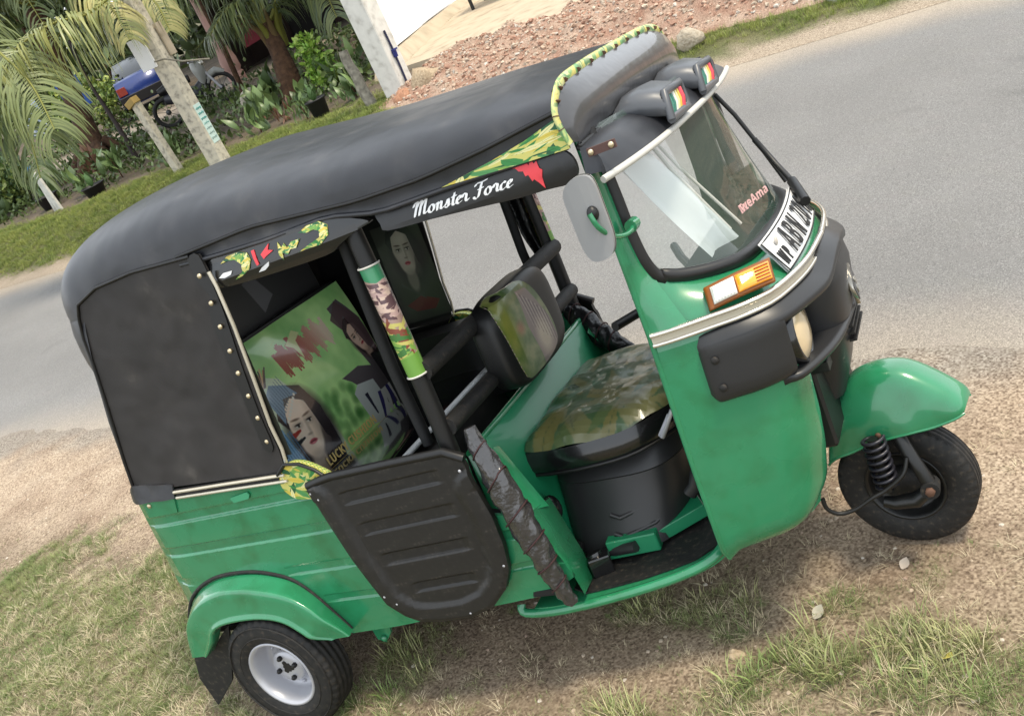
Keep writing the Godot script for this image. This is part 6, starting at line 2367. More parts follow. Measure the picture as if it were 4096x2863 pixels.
func rubble() -> void:
	var bed := func(x: float, z: float) -> Color:
		var n := patchy.get_noise_2d(x * 3.0, z * 3.0)
		return Color(0.55, 0.41, 0.32).lerp(Color(0.42, 0.24, 0.17), clampf(0.4 + 1.3 * n, 0, 1))
	var b := obj("rubble_bed", sheet(-7.8, 4.0, -12.0, -8.9, 0.07, 0.006, bed, rubble_height), M.soil)
	struct(b)
	var r := RandomNumberGenerator.new()
	r.seed = 44
	for v in 4:
		var places := []
		var tints := []
		for k in 9500:
			var x := r.randf_range(-7.4, 2.5)
			var z := r.randf_range(-11.6, -9.0)
			var h := rubble_height(x, z)
			if h - land(x, z) < 0.02:
				continue
			var s := 0.007 + 0.04 * pow(r.randf(), 6.0)
			var bs := Basis.from_euler(Vector3(r.randf() * TAU, r.randf() * TAU, r.randf() * TAU)).scaled(Vector3(s, s * r.randf_range(0.5, 0.9), s * r.randf_range(0.6, 1.1)))
			places.append(Transform3D(bs, Vector3(x, h + s * 0.3, z)))
			var q := r.randf()
			var c := Color(0.6, 0.45, 0.35)
			if q < 0.3:
				c = Color(0.5, 0.3, 0.22)
			elif q < 0.5:
				c = Color(0.62, 0.53, 0.43)
			elif q < 0.6:
				c = Color(0.66, 0.62, 0.56)
			tints.append(c * r.randf_range(0.8, 1.15))
		scatter("rubble", shard_mesh(60 + v), M.stone, places, tints)

func motorcycle() -> void:
	var m := thing("motorcycle", "white and black motorcycle half hidden behind the utility pole", "motorcycle", Vector3(-15.55, 0.46, -15.3))
	m.rotation.y = 0.6
	var mb: MB
	for x: float in [-0.62, 0.62]:
		mb = MB.new()
		var pr := []
		for k in 9:
			var a := TAU * k / 8.0
			pr.append(Vector2(0.28 + 0.045 * cos(a), 0.045 * sin(a)))
		mb.lathe(pr, Vector3(x, 0.31, 0), Vector3(0, 0, 1), 28)
		var w := obj("wheel", mb, M.rubber, m)
		mb = MB.new()
		mb.lathe([Vector2(0.245, -0.02), Vector2(0.235, 0.0), Vector2(0.245, 0.02)], Vector3(x, 0.31, 0), Vector3(0, 0, 1), 28)
		for k in 9:
			var a := TAU * k / 9.0
			mb.tube(PackedVector3Array([Vector3(x, 0.31, 0), Vector3(x + 0.24 * cos(a), 0.31 + 0.24 * sin(a), 0)]), 0.005, 4)
		mb.ball(Vector3(x, 0.31, 0), Vector3(0.06, 0.06, 0.05), 6)
		obj("rim", mb, mat(Color(0.3, 0.3, 0.3), 0.4, 0.5), w)
	mb = MB.new()
	mb.tube(v3([-0.6, 0.72, 0, -0.3, 0.76, 0, 0.1, 0.74, 0]), [0.08, 0.12, 0.08], 10)
	obj("seat", mb, M.black, m)
	mb = MB.new()
	mb.tube(v3([-0.55, 0.55, 0, -0.2, 0.5, 0, 0.15, 0.42, 0, 0.4, 0.62, 0]), [0.1, 0.16, 0.15, 0.08], 10)
	obj("body", mb, mat(Color(0.2, 0.2, 0.22), 0.4), m)
	mb = MB.new()
	mb.tube(curve3(v3([0.28, 0.98, 0.0, 0.36, 0.86, 0.02, 0.36, 0.66, 0.03, 0.3, 0.45, 0.03, 0.24, 0.3, 0.02]), 3), [0.05, 0.09, 0.12, 0.13, 0.13, 0.12, 0.1, 0.08, 0.05], 10, true, 1.3)
	obj("leg_shield", mb, mat(Color(0.62, 0.62, 0.6), 0.4), m)
	mb = MB.new()
	mb.tube(v3([0.62, 0.31, 0.06, 0.5, 0.62, 0.05, 0.38, 0.95, 0.04]), 0.028, 8)
	obj("fork", mb, M.steel, m)
	mb = MB.new()
	mb.tube(v3([0.3, 1.02, -0.32, 0.4, 0.98, -0.1, 0.4, 0.98, 0.1, 0.3, 1.02, 0.32]), 0.018, 8)
	obj("handlebar", mb, M.steel, m)
	mb = MB.new()
	mb.ball(Vector3(0.46, 0.9, 0), Vector3(0.09, 0.09, 0.08), 8)
	obj("headlight", mb, M.chrome, m)
	mb = MB.new()
	mb.tube(v3([0.4, 0.5, 0, 0.52, 0.64, 0, 0.66, 0.67, 0, 0.82, 0.58, 0]), [0.05, 0.07, 0.07, 0.04], 8)
	obj("mudguard", mb, mat(Color(0.62, 0.62, 0.6), 0.4), m)

func car() -> void:
	var c := thing("parked_car", "blue saloon car seen from behind through the hanging palm leaves", "car", Vector3(-22.0, 0.62, -20.3))
	c.rotation.y = 2.4
	var blue := mat(Color(0.1, 0.19, 0.45), 0.3, 0.1, 0.8)
	# local: +x forward
	var mb := MB.new()
	var rows := []
	for q in [[-2.1, 0.35, 0.72, 0.74], [-2.13, 0.5, 0.78, 0.78], [-2.0, 0.94, 0.8, 0.76], [-1.5, 0.99, 0.82, 0.76], [1.2, 0.98, 0.83, 0.78], [2.0, 0.82, 0.78, 0.7], [2.15, 0.5, 0.74, 0.74], [2.1, 0.35, 0.72, 0.72]]:
		rows.append(v3([q[0], 0.3, -q[2], q[0], 0.55, -q[2] - 0.02, q[0], q[1], -q[3], q[0], q[1] + 0.02, 0, q[0], q[1], q[3], q[0], 0.55, q[2] + 0.02, q[0], 0.3, q[2]]))
	mb.grid(rows)
	mb.fan(rows[0])
	obj("body", mb, blue, c)
	mb = MB.new()
	rows = []
	for q in [[-1.5, 0.98, 0.72], [-1.0, 1.36, 0.6], [0.3, 1.4, 0.6], [1.0, 0.98, 0.72]]:
		rows.append(v3([q[0], 0.97, -0.74, q[0], q[1], -q[2], q[0], q[1] + 0.03, 0, q[0], q[1], q[2], q[0], 0.97, 0.74]))
	mb.grid(rows)
	obj("cabin", mb, mat(Color(0.05, 0.06, 0.08), 0.15, 0.0, 0.8), c)
	mb = MB.new()
	mb.box(Vector3(-2.16, 0.46, 0), Vector3(0.16, 0.24, 1.62))
	obj("bumper", mb, mat(Color(0.1, 0.09, 0.1), 0.5), c)
	for s: float in [-1.0, 1.0]:
		mb = MB.new()
		mb.box(Vector3(-2.11, 0.72, s * 0.66), Vector3(0.08, 0.2, 0.24))
		obj("tail_light", mb, mat(Color(0.62, 0.25, 0.2), 0.2), c)
	for x: float in [-1.35, 1.3]:
		for s: float in [-1.0, 1.0]:
			mb = MB.new()
			mb.lathe([Vector2(0.0, 0.1), Vector2(0.2, 0.1), Vector2(0.29, 0.09), Vector2(0.3, 0.0), Vector2(0.29, -0.09)], Vector3(x, 0.3, s * 0.72), Vector3(0, 0, 1), 24)
			obj("wheel", mb, M.rubber, c)

func porch_house() -> void:
	var h := thing("shaded_house", "dark shaded house with a pinkish turned porch pillar behind the palms", "house", Vector3(-16.0, 0.5, -18.6))
	h.rotation.y = 0.5
	var dark := mat(Color(0.2, 0.15, 0.13), 0.9)  # dark brown wall colour stands for the shade inside the porch
	var mb := MB.new()
	mb.box(Vector3(2.8, 1.6, -2.2), Vector3(7.7, 3.4, 0.2))
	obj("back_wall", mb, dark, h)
	mb = MB.new()
	mb.box(Vector3(2.9, 2.95, -0.6), Vector3(8.2, 0.16, 3.6))
	obj("roof", mb, mat(Color(0.35, 0.22, 0.17), 0.9), h)
	for x: float in [-0.95, 6.6]:
		mb = MB.new()
		mb.box(Vector3(x, 1.4, -1.0), Vector3(0.2, 2.8, 2.4))
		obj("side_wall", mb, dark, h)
	mb = MB.new()
	mb.box(Vector3(2.8, -0.05, -0.3), Vector3(7.8, 0.3, 3.8))
	obj("porch_floor", mb, M.slab, h)
	for x: float in [-0.63, 3.6]:
		mb = MB.new()
		mb.lathe([Vector2(0.2, 0.1), Vector2(0.2, 0.3), Vector2(0.16, 0.34), Vector2(0.2, 0.4), Vector2(0.2, 0.62), Vector2(0.13, 0.95), Vector2(0.16, 1.02), Vector2(0.13, 1.08), Vector2(0.11, 2.0), Vector2(0.15, 2.6), Vector2(0.15, 2.9)], Vector3(x, 0, 1.3), Vector3.UP, 20)
		obj("pillar", mb, mat(Color(0.72, 0.57, 0.53), 0.8), h)
	mb = MB.new()
	mb.box(Vector3(0.9, 0.95, -2.06), Vector3(1.1, 2.1, 0.1))
	obj("door", mb, mat(Color(0.05, 0.035, 0.03), 0.8), h)  # the doorway's dark inside, drawn as a near-black slab
	mb = MB.new()
	mb.box(Vector3(-0.2, 0.95, 0.2), Vector3(0.45, 0.6, 0.04), Basis(Vector3(0, 0, 1), 0.1))
	obj("red_cloth", mb, mat(Color(0.45, 0.16, 0.2), 0.9), h)
	# cloths on a line at the left
	cloth("blue_cloth", Vector3(-21.1, 1.45, -17.2), Vector3(0.6, 0.75, 0.0), mat(Color(0.16, 0.32, 0.62), 0.8), "blue cloth hanging behind the leaning palm trunk")
	cloth("white_cloth", Vector3(-22.0, 1.25, -16.5), Vector3(0.5, 0.85, 0.0), mat(Color(0.75, 0.8, 0.86), 0.8), "pale bluish cloth hanging at the far left among leaves")

func cloth(called: String, at: Vector3, s: Vector3, m: Material, label: String) -> void:
	var mb := MB.new()
	var rows := []
	for j in 6:
		var row := PackedVector3Array()
		for k in 14:
			row.append(Vector3(s.x * (k / 13.0 - 0.5), s.y * j / 5.0, 0.06 * sin(k * 1.4 + j * 0.3)))
		rows.append(row)
	mb.grid(rows)
	var o := obj(called, mb, m)
	o.position = at
	o.rotation.y = 0.6
	tag(o, label, "cloth")

# ---------------------------------------------------------------- plants
func leaf_mat(c: Color, rough := 0.5) -> StandardMaterial3D:
	var m := mat(c, rough)
	m.vertex_color_use_as_albedo = true
	m.backlight_enabled = true
	m.backlight = Color(0.18, 0.22, 0.05)
	m.cull_mode = BaseMaterial3D.CULL_DISABLED
	return m

# one leaf along +y, folded on its midrib and bent over
func leaf_mesh(wide: float, droop: float) -> ArrayMesh:
	var mb := MB.new()
	mb.smooth()
	var prev := []
	for j in 5:
		var t := j / 4.0
		var w: float = wide * [0.12, 0.42, 0.5, 0.34, 0.02][j]
		var y := t - 0.25 * droop * t * t
		var z := droop * t * t * 0.7
		var row := [Vector3(-w, y, z + w * 0.3), Vector3(0, y, z), Vector3(w, y, z + w * 0.3)]
		if j > 0:
			for k in 2:
				mb.quad(prev[k], prev[k + 1], row[k + 1], row[k])
		prev = row
	return mb.done()

func rand_basis(r: RandomNumberGenerator, up_bias: float) -> Basis:
	var d := Vector3(r.randfn(), r.randfn() + up_bias, r.randfn()).normalized()
	var side := d.cross(Vector3(r.randfn(), r.randfn(), r.randfn())).normalized()
	return Basis(side, d, side.cross(d))

# foliage: leaves through a few uneven lumps of a crown
func foliage(parent: Node, mesh: Mesh, m: Material, lumps_: Array, count: int, size: Vector2, cols: Array, r: RandomNumberGenerator, up := 0.4) -> MultiMeshInstance3D:
	var places := []
	var tints := []
	for i in count:
		var l: Array = lumps_[r.randi() % lumps_.size()]
		var c: Vector3 = l[0]
		var e: Vector3 = l[1]
		var d := Vector3(r.randfn(), r.randfn(), r.randfn()).normalized() * pow(r.randf(), 0.45)
		var s := r.randf_range(size.x, size.y)
		places.append(Transform3D(rand_basis(r, up).scaled(Vector3.ONE * s), c + d * e))
		var q: Color = cols[r.randi() % cols.size()]
		tints.append(q * r.randf_range(0.7, 1.25))
	var o := scatter("foliage", mesh, m, places, tints, parent)
	return o

func frond_mesh(path: PackedVector3Array, length: float, wide: float, hang: float, r: RandomNumberGenerator, green: Color, tip: Color, pairs := 46) -> Array:
	var rib := MB.new()
	var c := curve3(path, 10)
	var n := c.size()
	var rad := []
	for i in n:
		rad.append(lerpf(0.028, 0.006, float(i) / n))
	rib.tube(c, rad, 6)
	var mb := MB.new()
	for k in pairs:
		var u := lerpf(0.12, 1.0, float(k) / pairs)
		var f := u * (n - 1)
		var i := mini(int(f), n - 2)
		var p := c[i].lerp(c[i + 1], f - i)
		var d := (c[i + 1] - c[i]).normalized()
		var side := d.cross(Vector3.UP).normalized()
		for s: float in [-1.0, 1.0]:
			var l := length * (0.45 + 0.75 * sin(PI * clampf(u * 0.85 + 0.12, 0, 1))) * r.randf_range(0.85, 1.1)
			var out := (side * s * r.randf_range(0.5, 0.9) + d * r.randf_range(0.35, 0.6) + Vector3.UP * r.randf_range(0.0, 0.25)).normalized()
			mb.col = green.lerp(tip, clampf(r.randf_range(-0.2, 0.75) + 0.3 * u, 0, 1))
			mb.smooth()
			var prev := []
			var q := p
			var nrm := out.cross(d).normalized()
			for j in 6:
				var t := j / 5.0
				var w: float = wide * [0.35, 0.9, 1.0, 0.85, 0.55, 0.05][j]
				var dir := out.lerp(Vector3(0, -1, 0), clampf(hang * pow(t, 0.7), 0, 0.97)).normalized()
				var wv := dir.cross(nrm).normalized() * w
				var row := [q - wv, q + wv]
				if j > 0:
					mb.quad(prev[0], prev[1], row[1], row[0])
				prev = row
				q += dir * l / 5.0
	return [rib.done(), mb.done()]

func frond(parent: Node, pts: Array, length: float, wide: float, hang: float, r: RandomNumberGenerator, green: Color, tip: Color, pairs := 46) -> void:
	var f := frond_mesh(v3(pts), length, wide, hang, r, green, tip, pairs)
	var rib := obj("frond", f[0], mat(Color(0.5, 0.5, 0.22), 0.6), parent)
	obj("leaflets", f[1], M.palm_leaf, rib)

func build_plants() -> void:
	var r := RandomNumberGenerator.new()
	r.seed = 99
	M.palm_leaf = leaf_mat(Color(1, 1, 1), 0.4)
	M.leaf = leaf_mat(Color(1, 1, 1), 0.45)
	M.blade = leaf_mat(Color(1, 1, 1), 0.65)
	var g1 := Color(0.075, 0.11, 0.035)
	var g2 := Color(0.19, 0.22, 0.075)
	var y1 := Color(0.3, 0.3, 0.1)
	# palm by the road whose fronds hang in at the top left
	var p1 := thing("coconut_palm", "coconut palm whose long yellow green fronds hang in from the upper left", "palm tree", Vector3(-13.2, 0.25, -8.9))
	p1.position = Vector3.ZERO
	var mb := MB.new()
	mb.tube(curve3(v3([-16.6, 0.1, -9.3, -16.0, 1.6, -9.2, -14.4, 3.6, -9.3, -12.4, 5.0, -9.4]), 6), [0.24, 0.2, 0.17, 0.16, 0.15], 10)
	obj("trunk", mb, M.bark, p1)
	frond(p1, [-12.4, 5.0, -9.4, -9.5, 3.3, -10.3, -10.10, 2.76, -9.33, -10.27, 2.78, -8.67, -10.38, 2.70, -8.14, -10.41, 2.53, -7.62], 1.05, 0.0135, 1.15, r, g2, y1, 92)
	frond(p1, [-12.4, 5.0, -9.4, -10.9, 3.7, -7.9, -10.32, 2.76, -7.81, -10.04, 2.27, -7.74, -9.89, 1.75, -7.56], 0.8, 0.0125, 0.95, r, g1.lerp(g2, 0.6), g2, 84)
	frond(p1, [-12.4, 5.0, -9.4, -11.3, 3.2, -7.8, -10.74, 2.25, -7.77, -10.52, 1.82, -7.68, -10.46, 1.33, -7.45], 0.7, 0.0125, 0.95, r, g1, g2, 80)
	frond(p1, [-12.4, 5.0, -9.4, -10.78, 3.6, -9.65, -10.49, 3.04, -9.62, -10.24, 2.67, -9.59, -10.10, 2.26, -9.45], 0.5, 0.015, 0.95, r, g2, Color(0.5, 0.44, 0.18), 60)
	frond(p1, [-12.4, 5.0, -9.4, -11.26, 3.5, -10.86, -10.93, 2.91, -10.85, -10.71, 2.53, -10.80, -10.60, 2.15, -10.66], 0.5, 0.015, 0.95, r, g2, Color(0.4, 0.36, 0.15), 60)
	# the leaning palm trunk with flared foot
	var p2 := thing("leaning_palm", "brown leaning palm trunk with a flared foot on the left of the yard", "palm tree")
	mb = MB.new()
	mb.tube(curve3(v3([-17.2, 0.25, -13.65, -17.25, 0.5, -13.72, -17.33, 0.85, -13.85, -17.43, 1.3, -14.03, -17.6, 1.9, -14.3, -17.79, 2.64, -14.56, -17.86, 3.6, -14.85]), 4), [0.62, 0.56, 0.5, 0.44, 0.38, 0.33, 0.29, 0.27, 0.25, 0.24, 0.23, 0.22, 0.21, 0.21, 0.2, 0.2], 12)
	obj("trunk", mb, M.bark, p2)
	for k in 6:
		var a := TAU * k / 6.0 + 0.4
		mb = MB.new()
		mb.tube(v3([-17.3 + 0.25 * cos(a), 0.85, -13.8 + 0.25 * sin(a), -17.25 + 0.6 * cos(a), 0.5, -13.72 + 0.6 * sin(a), -17.2 + 0.95 * cos(a), 0.36, -13.65 + 0.95 * sin(a)]), [0.12, 0.1, 0.05], 8)
		obj("root", mb, M.bark, p2)
	for k in 9:
		var a := TAU * k / 9.0
		var b := Vector3(-17.9, 3.7, -14.9)
		var d := Vector3(cos(a), 0, sin(a))
		var e1 := b + d * 1.0 + Vector3(0, 0.6, 0)
		var e2 := b + d * 2.2 + Vector3(0, 0.2, 0)
		var e3 := b + d * 3.0 + Vector3(0, -0.9, 0)
		frond(p2, [b.x, b.y, b.z, e1.x, e1.y, e1.z, e2.x, e2.y, e2.z, e3.x, e3.y, e3.z], 0.6, 0.018, 1.0, r, g1, g2, 40)
	# young palm right of the pole
	var p3 := thing("young_palm", "young coconut palm with a stout scarred trunk left of the gate pillar", "palm tree")
	mb = MB.new()
	mb.tube(curve3(v3([-10.9, 0.3, -12.68, -10.93, 0.55, -12.78, -10.96, 0.82, -12.9, -11.04, 1.21, -13.07, -11.12, 1.6, -13.22]), 5), [0.26, 0.235, 0.25, 0.215, 0.23, 0.2, 0.215, 0.19, 0.205, 0.18, 0.195, 0.18, 0.18, 0.16, 0.15], 12)
	obj("trunk", mb, M.bark, p3)
	for k in 9:
		var a := TAU * k / 9.0
		mb = MB.new()
		var d := Vector3(cos(a), 0.0, sin(a))
		var b := Vector3(-11.1, 1.45, -13.2) + d * 0.12
		mb.tube(PackedVector3Array([b - Vector3(0, 0.25, 0), b + d * 0.06 + Vector3(0, 0.1, 0), b + d * 0.22 + Vector3(0, 0.4, 0)]), [0.06, 0.05, 0.02], 7)
		obj("leaf_base", mb, mat(Color(0.4, 0.33, 0.2), 0.9) if k % 2 else mat(Color(0.42, 0.42, 0.14), 0.7), p3)
	var dull := Color(0.075, 0.11, 0.05)
	for q in [[[-11.13, 1.57, -13.21, -11.20, 2.29, -13.16, -11.41, 2.70, -12.70, -11.76, 2.69, -12.16, -11.90, 2.34, -11.59], 1.05], [[-11.13, 1.57, -13.21, -10.60, 1.98, -13.40, -10.15, 2.02, -13.44, -9.79, 1.75, -13.23, -9.65, 1.3, -13.05], 0.75],
		[[-11.14, 1.51, -13.17, -11.18, 1.99, -13.14, -11.35, 2.08, -12.79, -11.57, 1.84, -12.36], 0.8], [[-11.11, 1.50, -13.19, -10.95, 1.88, -13.51, -11.08, 2.30, -13.79, -11.42, 2.72, -14.06], 0.8],
		[[-11.13, 1.57, -13.21, -11.50, 1.81, -13.35, -12.02, 1.95, -13.32, -12.62, 1.72, -13.03], 0.7], [[-11.13, 1.57, -13.21, -10.86, 2.0, -13.56, -10.5, 2.3, -13.3, -9.9, 2.4, -12.9, -9.4, 2.1, -12.5], 0.8],
		[[-11.13, 1.57, -13.21, -11.3, 2.4, -13.6, -11.9, 2.9, -13.5, -12.6, 2.9, -13.1, -13.0, 2.5, -12.6], 1.0]]:
		frond(p3, q[0], q[1], 0.015, 1.0, r, dull, g2, 60)
	# bushes
	var lm := leaf_mesh(0.5, 0.5)
	var thin := leaf_mesh(0.22, 0.6)
	bush("lime_bush", "bright lime green bush left of the grey wooden post", Vector3(-10.05, 0.38, -12.6), [[Vector3(0.0, 0.42, 0), Vector3(0.26, 0.24, 0.26)], [Vector3(0.12, 0.2, 0.1), Vector3(0.26, 0.2, 0.24)], [Vector3(-0.06, 0.72, 0), Vector3(0.2, 0.22, 0.2)]], 900, Vector2(0.06, 0.13), [Color(0.26, 0.42, 0.06), Color(0.18, 0.34, 0.05), Color(0.34, 0.46, 0.1)], lm, r)
	bush("left_shrub", "spreading mid green shrub at the left edge under the hanging fronds", Vector3(-19.6, 0.4, -12.6), [[Vector3(0, 0.7, 0), Vector3(1.2, 0.7, 0.7)], [Vector3(-1.6, 1.0, 0.2), Vector3(1.2, 0.9, 0.8)], [Vector3(1.0, 0.5, 0.2), Vector3(0.8, 0.5, 0.6)]], 5200, Vector2(0.08, 0.18), [Color(0.13, 0.2, 0.05), Color(0.24, 0.3, 0.08), Color(0.08, 0.13, 0.05)], lm, r)
	bush("yellowish_shrub", "yellowish green shrub between the leaning palm and the blue car", Vector3(-23.4, 0.5, -18.4), [[Vector3(0, 0.6, 0), Vector3(1.0, 0.6, 0.6)], [Vector3(1.5, 0.7, -0.4), Vector3(0.9, 0.7, 0.6)], [Vector3(0.6, 1.3, -0.2), Vector3(0.8, 0.5, 0.5)]], 3200, Vector2(0.08, 0.18), [Color(0.3, 0.36, 0.08), Color(0.2, 0.29, 0.06), Color(0.12, 0.19, 0.05)], lm, r)  # leaf colours yellower than those of the left shrub
	# a row of broad-leaved garden plants behind the verge
	var greens := []
	for k in 9:
		var m2 := mat(lin(0.05 + 0.016 * k, 0.085 + 0.022 * k, 0.03 + 0.008 * k), 0.4)
		m2.backlight_enabled = true
		m2.backlight = Color(0.12, 0.16, 0.04)
		greens.append(m2)
	var bronze := mat(lin(0.2, 0.1, 0.06), 0.5)
	var shapes := [leaf_mesh(0.5, 0.9), leaf_mesh(0.36, 1.1), leaf_mesh(0.24, 0.9)]
	var at := [
		[-11.0, -12.0, 0.62, 0, "broad leaved plant standing just left of the young palm's foot"],
		[-10.55, -11.85, 0.5, 1, "narrower leaved plant directly in front of the young palm"],
		[-9.75, -11.6, 0.46, 0, "broad leaved plant between the young palm and the black pot"],
		[-9.35, -10.95, 0.36, 2, "small strappy plant on the grass just left of the black pot"],
		[-10.45, -11.15, 0.5, 1, "leafy plant at the grass edge in front of the young palm"],
		[-8.5, -11.1, 0.4, 0, "low plant in the shade between black pot and wooden post"],
		[-11.6, -11.25, 0.46, 0, "broad leaved plant right beside the foot of the utility pole"],
		[-14.3, -11.6, 0.62, 1, "tall leafy plant growing behind the wide low black pot"],
		[-15.0, -11.3, 0.55, 0, "broad leaved plant between the low black pot and the whitish planks"],
		[-16.6, -11.8, 0.7, 1, "bushy plant behind the whitish plank bundle"],
		[-18.2, -11.7, 0.7, 0, "broad leaved plant at the far left edge of the yard"],
		[-12.6, -11.3, 0.42, 2, "strappy plant just left of the pale concrete stake"],
		[-10.1, -11.35, 0.36, 3, "bronze leaved plant in the row before the young palm"],
		[-9.9, -12.5, 0.6, 1, "dark leaved plant under the lime bush"],
		[-11.45, -12.9, 0.75, 0, "tall broad leaved plant close behind the concrete ring"],
		[-13.4, -12.2, 0.5, 2, "strappy plant on bare soil near the dark rusty pole"],
		[-9.15, -12.2, 0.62, 1, "dark plant filling the gap left of the gate pillar"],
		[-16.0, -12.6, 0.7, 3, "bronze leaved plant in front of the leaning palm's roots"]]
	for k in at.size():
		var q: Array = at[k]
		var pl := thing("garden_plant", q[4], "plant", Vector3(q[0], land(q[0], q[1]) - 0.02, q[1]), "garden plants behind the far verge")
		var h: float = q[2]
		for i in 24:
			var a := r.randf() * TAU
			var lean := r.randf_range(0.15, 1.25)
			var d := Vector3(cos(a) * sin(lean), cos(lean), sin(a) * sin(lean))
			var sd := d.cross(Vector3.UP).normalized()
			var bs := Basis(sd, d, sd.cross(d)).rotated(d, r.randfn() * 0.5).scaled(Vector3.ONE * h * r.randf_range(0.28, 0.62))
			var lf := obj("leaf", shapes[mini(q[3], 2) if r.randf() < 0.8 else 1], bronze if q[3] == 3 and i % 3 > 0 else greens[r.randi() % 9], pl)
			lf.transform = Transform3D(bs, Vector3(r.randfn() * 0.09, h * r.randf_range(0.0, 0.6), r.randfn() * 0.09))
		mb = MB.new()
		mb.tube(v3([0, 0, 0, 0.02, h * 0.3, 0.01, 0.0, h * 0.65, 0.02]), 0.012, 5)
		obj("stem", mb, M.bark, pl)
	# slim tree added to shade the yard, its wide crown unseen above
	var sh := thing("added_shade_tree", "slim dark trunk of an added shade tree beside the pinkish porch pillar", "tree", Vector3(-12.85, 0.4, -13.75))
	mb = MB.new()
	mb.tube(curve3(v3([0, -0.1, 0, -0.03, 0.5, -0.1, -0.12, 1.6, -0.3, -0.3, 3.2, -0.4, -0.9, 5.2, -0.2]), 4), [0.07, 0.062, 0.058, 0.055, 0.05, 0.05, 0.048, 0.046, 0.045], 8)
	mb.tube(v3([-0.3, 3.2, -0.4, 1.2, 4.6, 0.2, 2.6, 5.4, 0.6]), [0.045, 0.035, 0.02], 6)
	obj("trunk", mb, M.bark, sh)
	foliage(sh, lm, M.leaf, [[Vector3(-1.5, 5.6, -0.8), Vector3(3.2, 1.2, 2.8)], [Vector3(1.8, 5.4, -0.5), Vector3(3.0, 1.1, 2.6)], [Vector3(-4.2, 5.8, -1.0), Vector3(2.8, 1.2, 2.6)], [Vector3(0.0, 6.4, -3.0), Vector3(3.4, 1.2, 2.4)]], 5200, Vector2(0.25, 0.5), [Color(0.06, 0.1, 0.03), Color(0.11, 0.16, 0.05)], r)
	# low undergrowth that fills the shade between the plants
	var up := []
	var ut := []
	for i in 15000:
		var x := r.randf_range(-26.0, -8.6)
		var z := r.randf_range(-18.5, -11.2)
		var m3 := broad.get_noise_2d(x * 1.3 + 11.0, z * 1.3)
		var drive := absf(z + 16.5 + 0.45 * (x + 20.0))
		if m3 < -0.12 or drive < 1.3 or (x > -9.5 and z < -12.5):
			continue
		var hh := r.randf() * clampf(0.12 + 0.9 * m3, 0.1, 0.5)
		up.append(Transform3D(rand_basis(r, 0.7).scaled(Vector3.ONE * r.randf_range(0.06, 0.16)), Vector3(x, land(x, z) + hh, z)))
		ut.append(Color(0.045, 0.075, 0.02).lerp(Color(0.12, 0.17, 0.05), clampf(0.5 + patchy.get_noise_2d(x, z) + 0.2 * r.randfn(), 0, 1)))
	scatter("undergrowth", lm, M.leaf, up, ut)
	# pots
	pot("black_pot", Vector3(-8.97, 0.33, -10.82), 0.15, 0.26, "square looking black plastic pot on the grass left of the wooden post", r)
	pot("low_black_pot", Vector3(-14.33, 0.33, -10.98), 0.2, 0.2, "wide low black pot at the far grass edge left of the pale stake", r)
	pot("round_black_pot", Vector3(-16.1, 0.35, -11.35), 0.2, 0.24, "round black pot beyond the grass nearest the leaning palm", r)
	# a hollow concrete block among the plants
	mb = MB.new()
	mb.lathe([Vector2(0.07, -0.1), Vector2(0.19, -0.1), Vector2(0.2, -0.06), Vector2(0.2, 0.06), Vector2(0.19, 0.1), Vector2(0.07, 0.1), Vector2(0.07, -0.1)], Vector3.ZERO, Vector3(0.45, 0.5, 0.75), 20)
	var hb := obj("concrete_ring", mb, M.pole, null, Vector3(-12.2, 0.6, -13.2))
	tag(hb, "grey concrete ring with a dark hole among the garden plants", "concrete block")
	# the thicket that closes the yard
	var places := []
	var tints := []
	for i in 52000:
		var x := r.randf_range(-62, -6)
		var z := -24.0 - 9.0 * r.randf() + 0.28 * (x + 20.0)
		var h := 11.0 * pow(r.randf(), 0.8)
		var hole := broad.get_noise_3d(x * 1.2, h * 1.6, 3.0)
		if hole < -0.42:
			continue
		z -= 2.5 * hole
		places.append(Transform3D(rand_basis(r, 0.3).scaled(Vector3.ONE * r.randf_range(0.3, 0.65)), Vector3(x, land(x, z) + h, z)))
		var lightness := clampf(0.5 + patchy.get_noise_3d(x * 0.3, h * 0.4, z * 0.3) * 1.2, 0, 1)
		tints.append(Color(0.035, 0.055, 0.02).lerp(Color(0.14, 0.19, 0.06), lightness) * r.randf_range(0.7, 1.3))
	scatter("thicket", lm, M.leaf, places, tints)
	var tree_labels := ["slim dark tree at the far left end of the thicket", "second tree from the left end of the thicket", "dark tree in the thicket behind the pale bluish cloth", "tree in the thicket behind the leaning palm", "dark tree in the thicket right behind the blue car", "tree in the thicket above the blue car's roof", "tree rising behind the shaded house's left end", "tree rising behind the middle of the shaded house", "tree behind the shaded house's right end"]
	for k in 9:
		var x := -52.0 + 4.6 * k + r.randf_range(-1, 1)
		var z := -25.5 + 0.28 * (x + 20.0)
		var tr := thing("thicket_tree", tree_labels[k], "tree", Vector3(x, land(x, z), z), "tree trunks in the thicket")
		mb = MB.new()
		mb.tube(v3([0, -0.2, 0, 0.1, 3, 0.1, 0.3 * sin(k * 2.0), 7, 0, 0.5 * sin(k * 2.0), 10, 0.2]), [0.16, 0.13, 0.09, 0.04], 8)
		obj("trunk", mb, M.bark, tr)
		foliage(tr, lm, M.leaf, [[Vector3(0, 7.5, 0), Vector3(2.2, 1.6, 2.0)], [Vector3(1.0, 9.5, 0.4), Vector3(1.8, 1.4, 1.6)]], 500, Vector2(0.3, 0.6), [Color(0.05, 0.08, 0.03), Color(0.1, 0.14, 0.05)], r)
	grass(r)

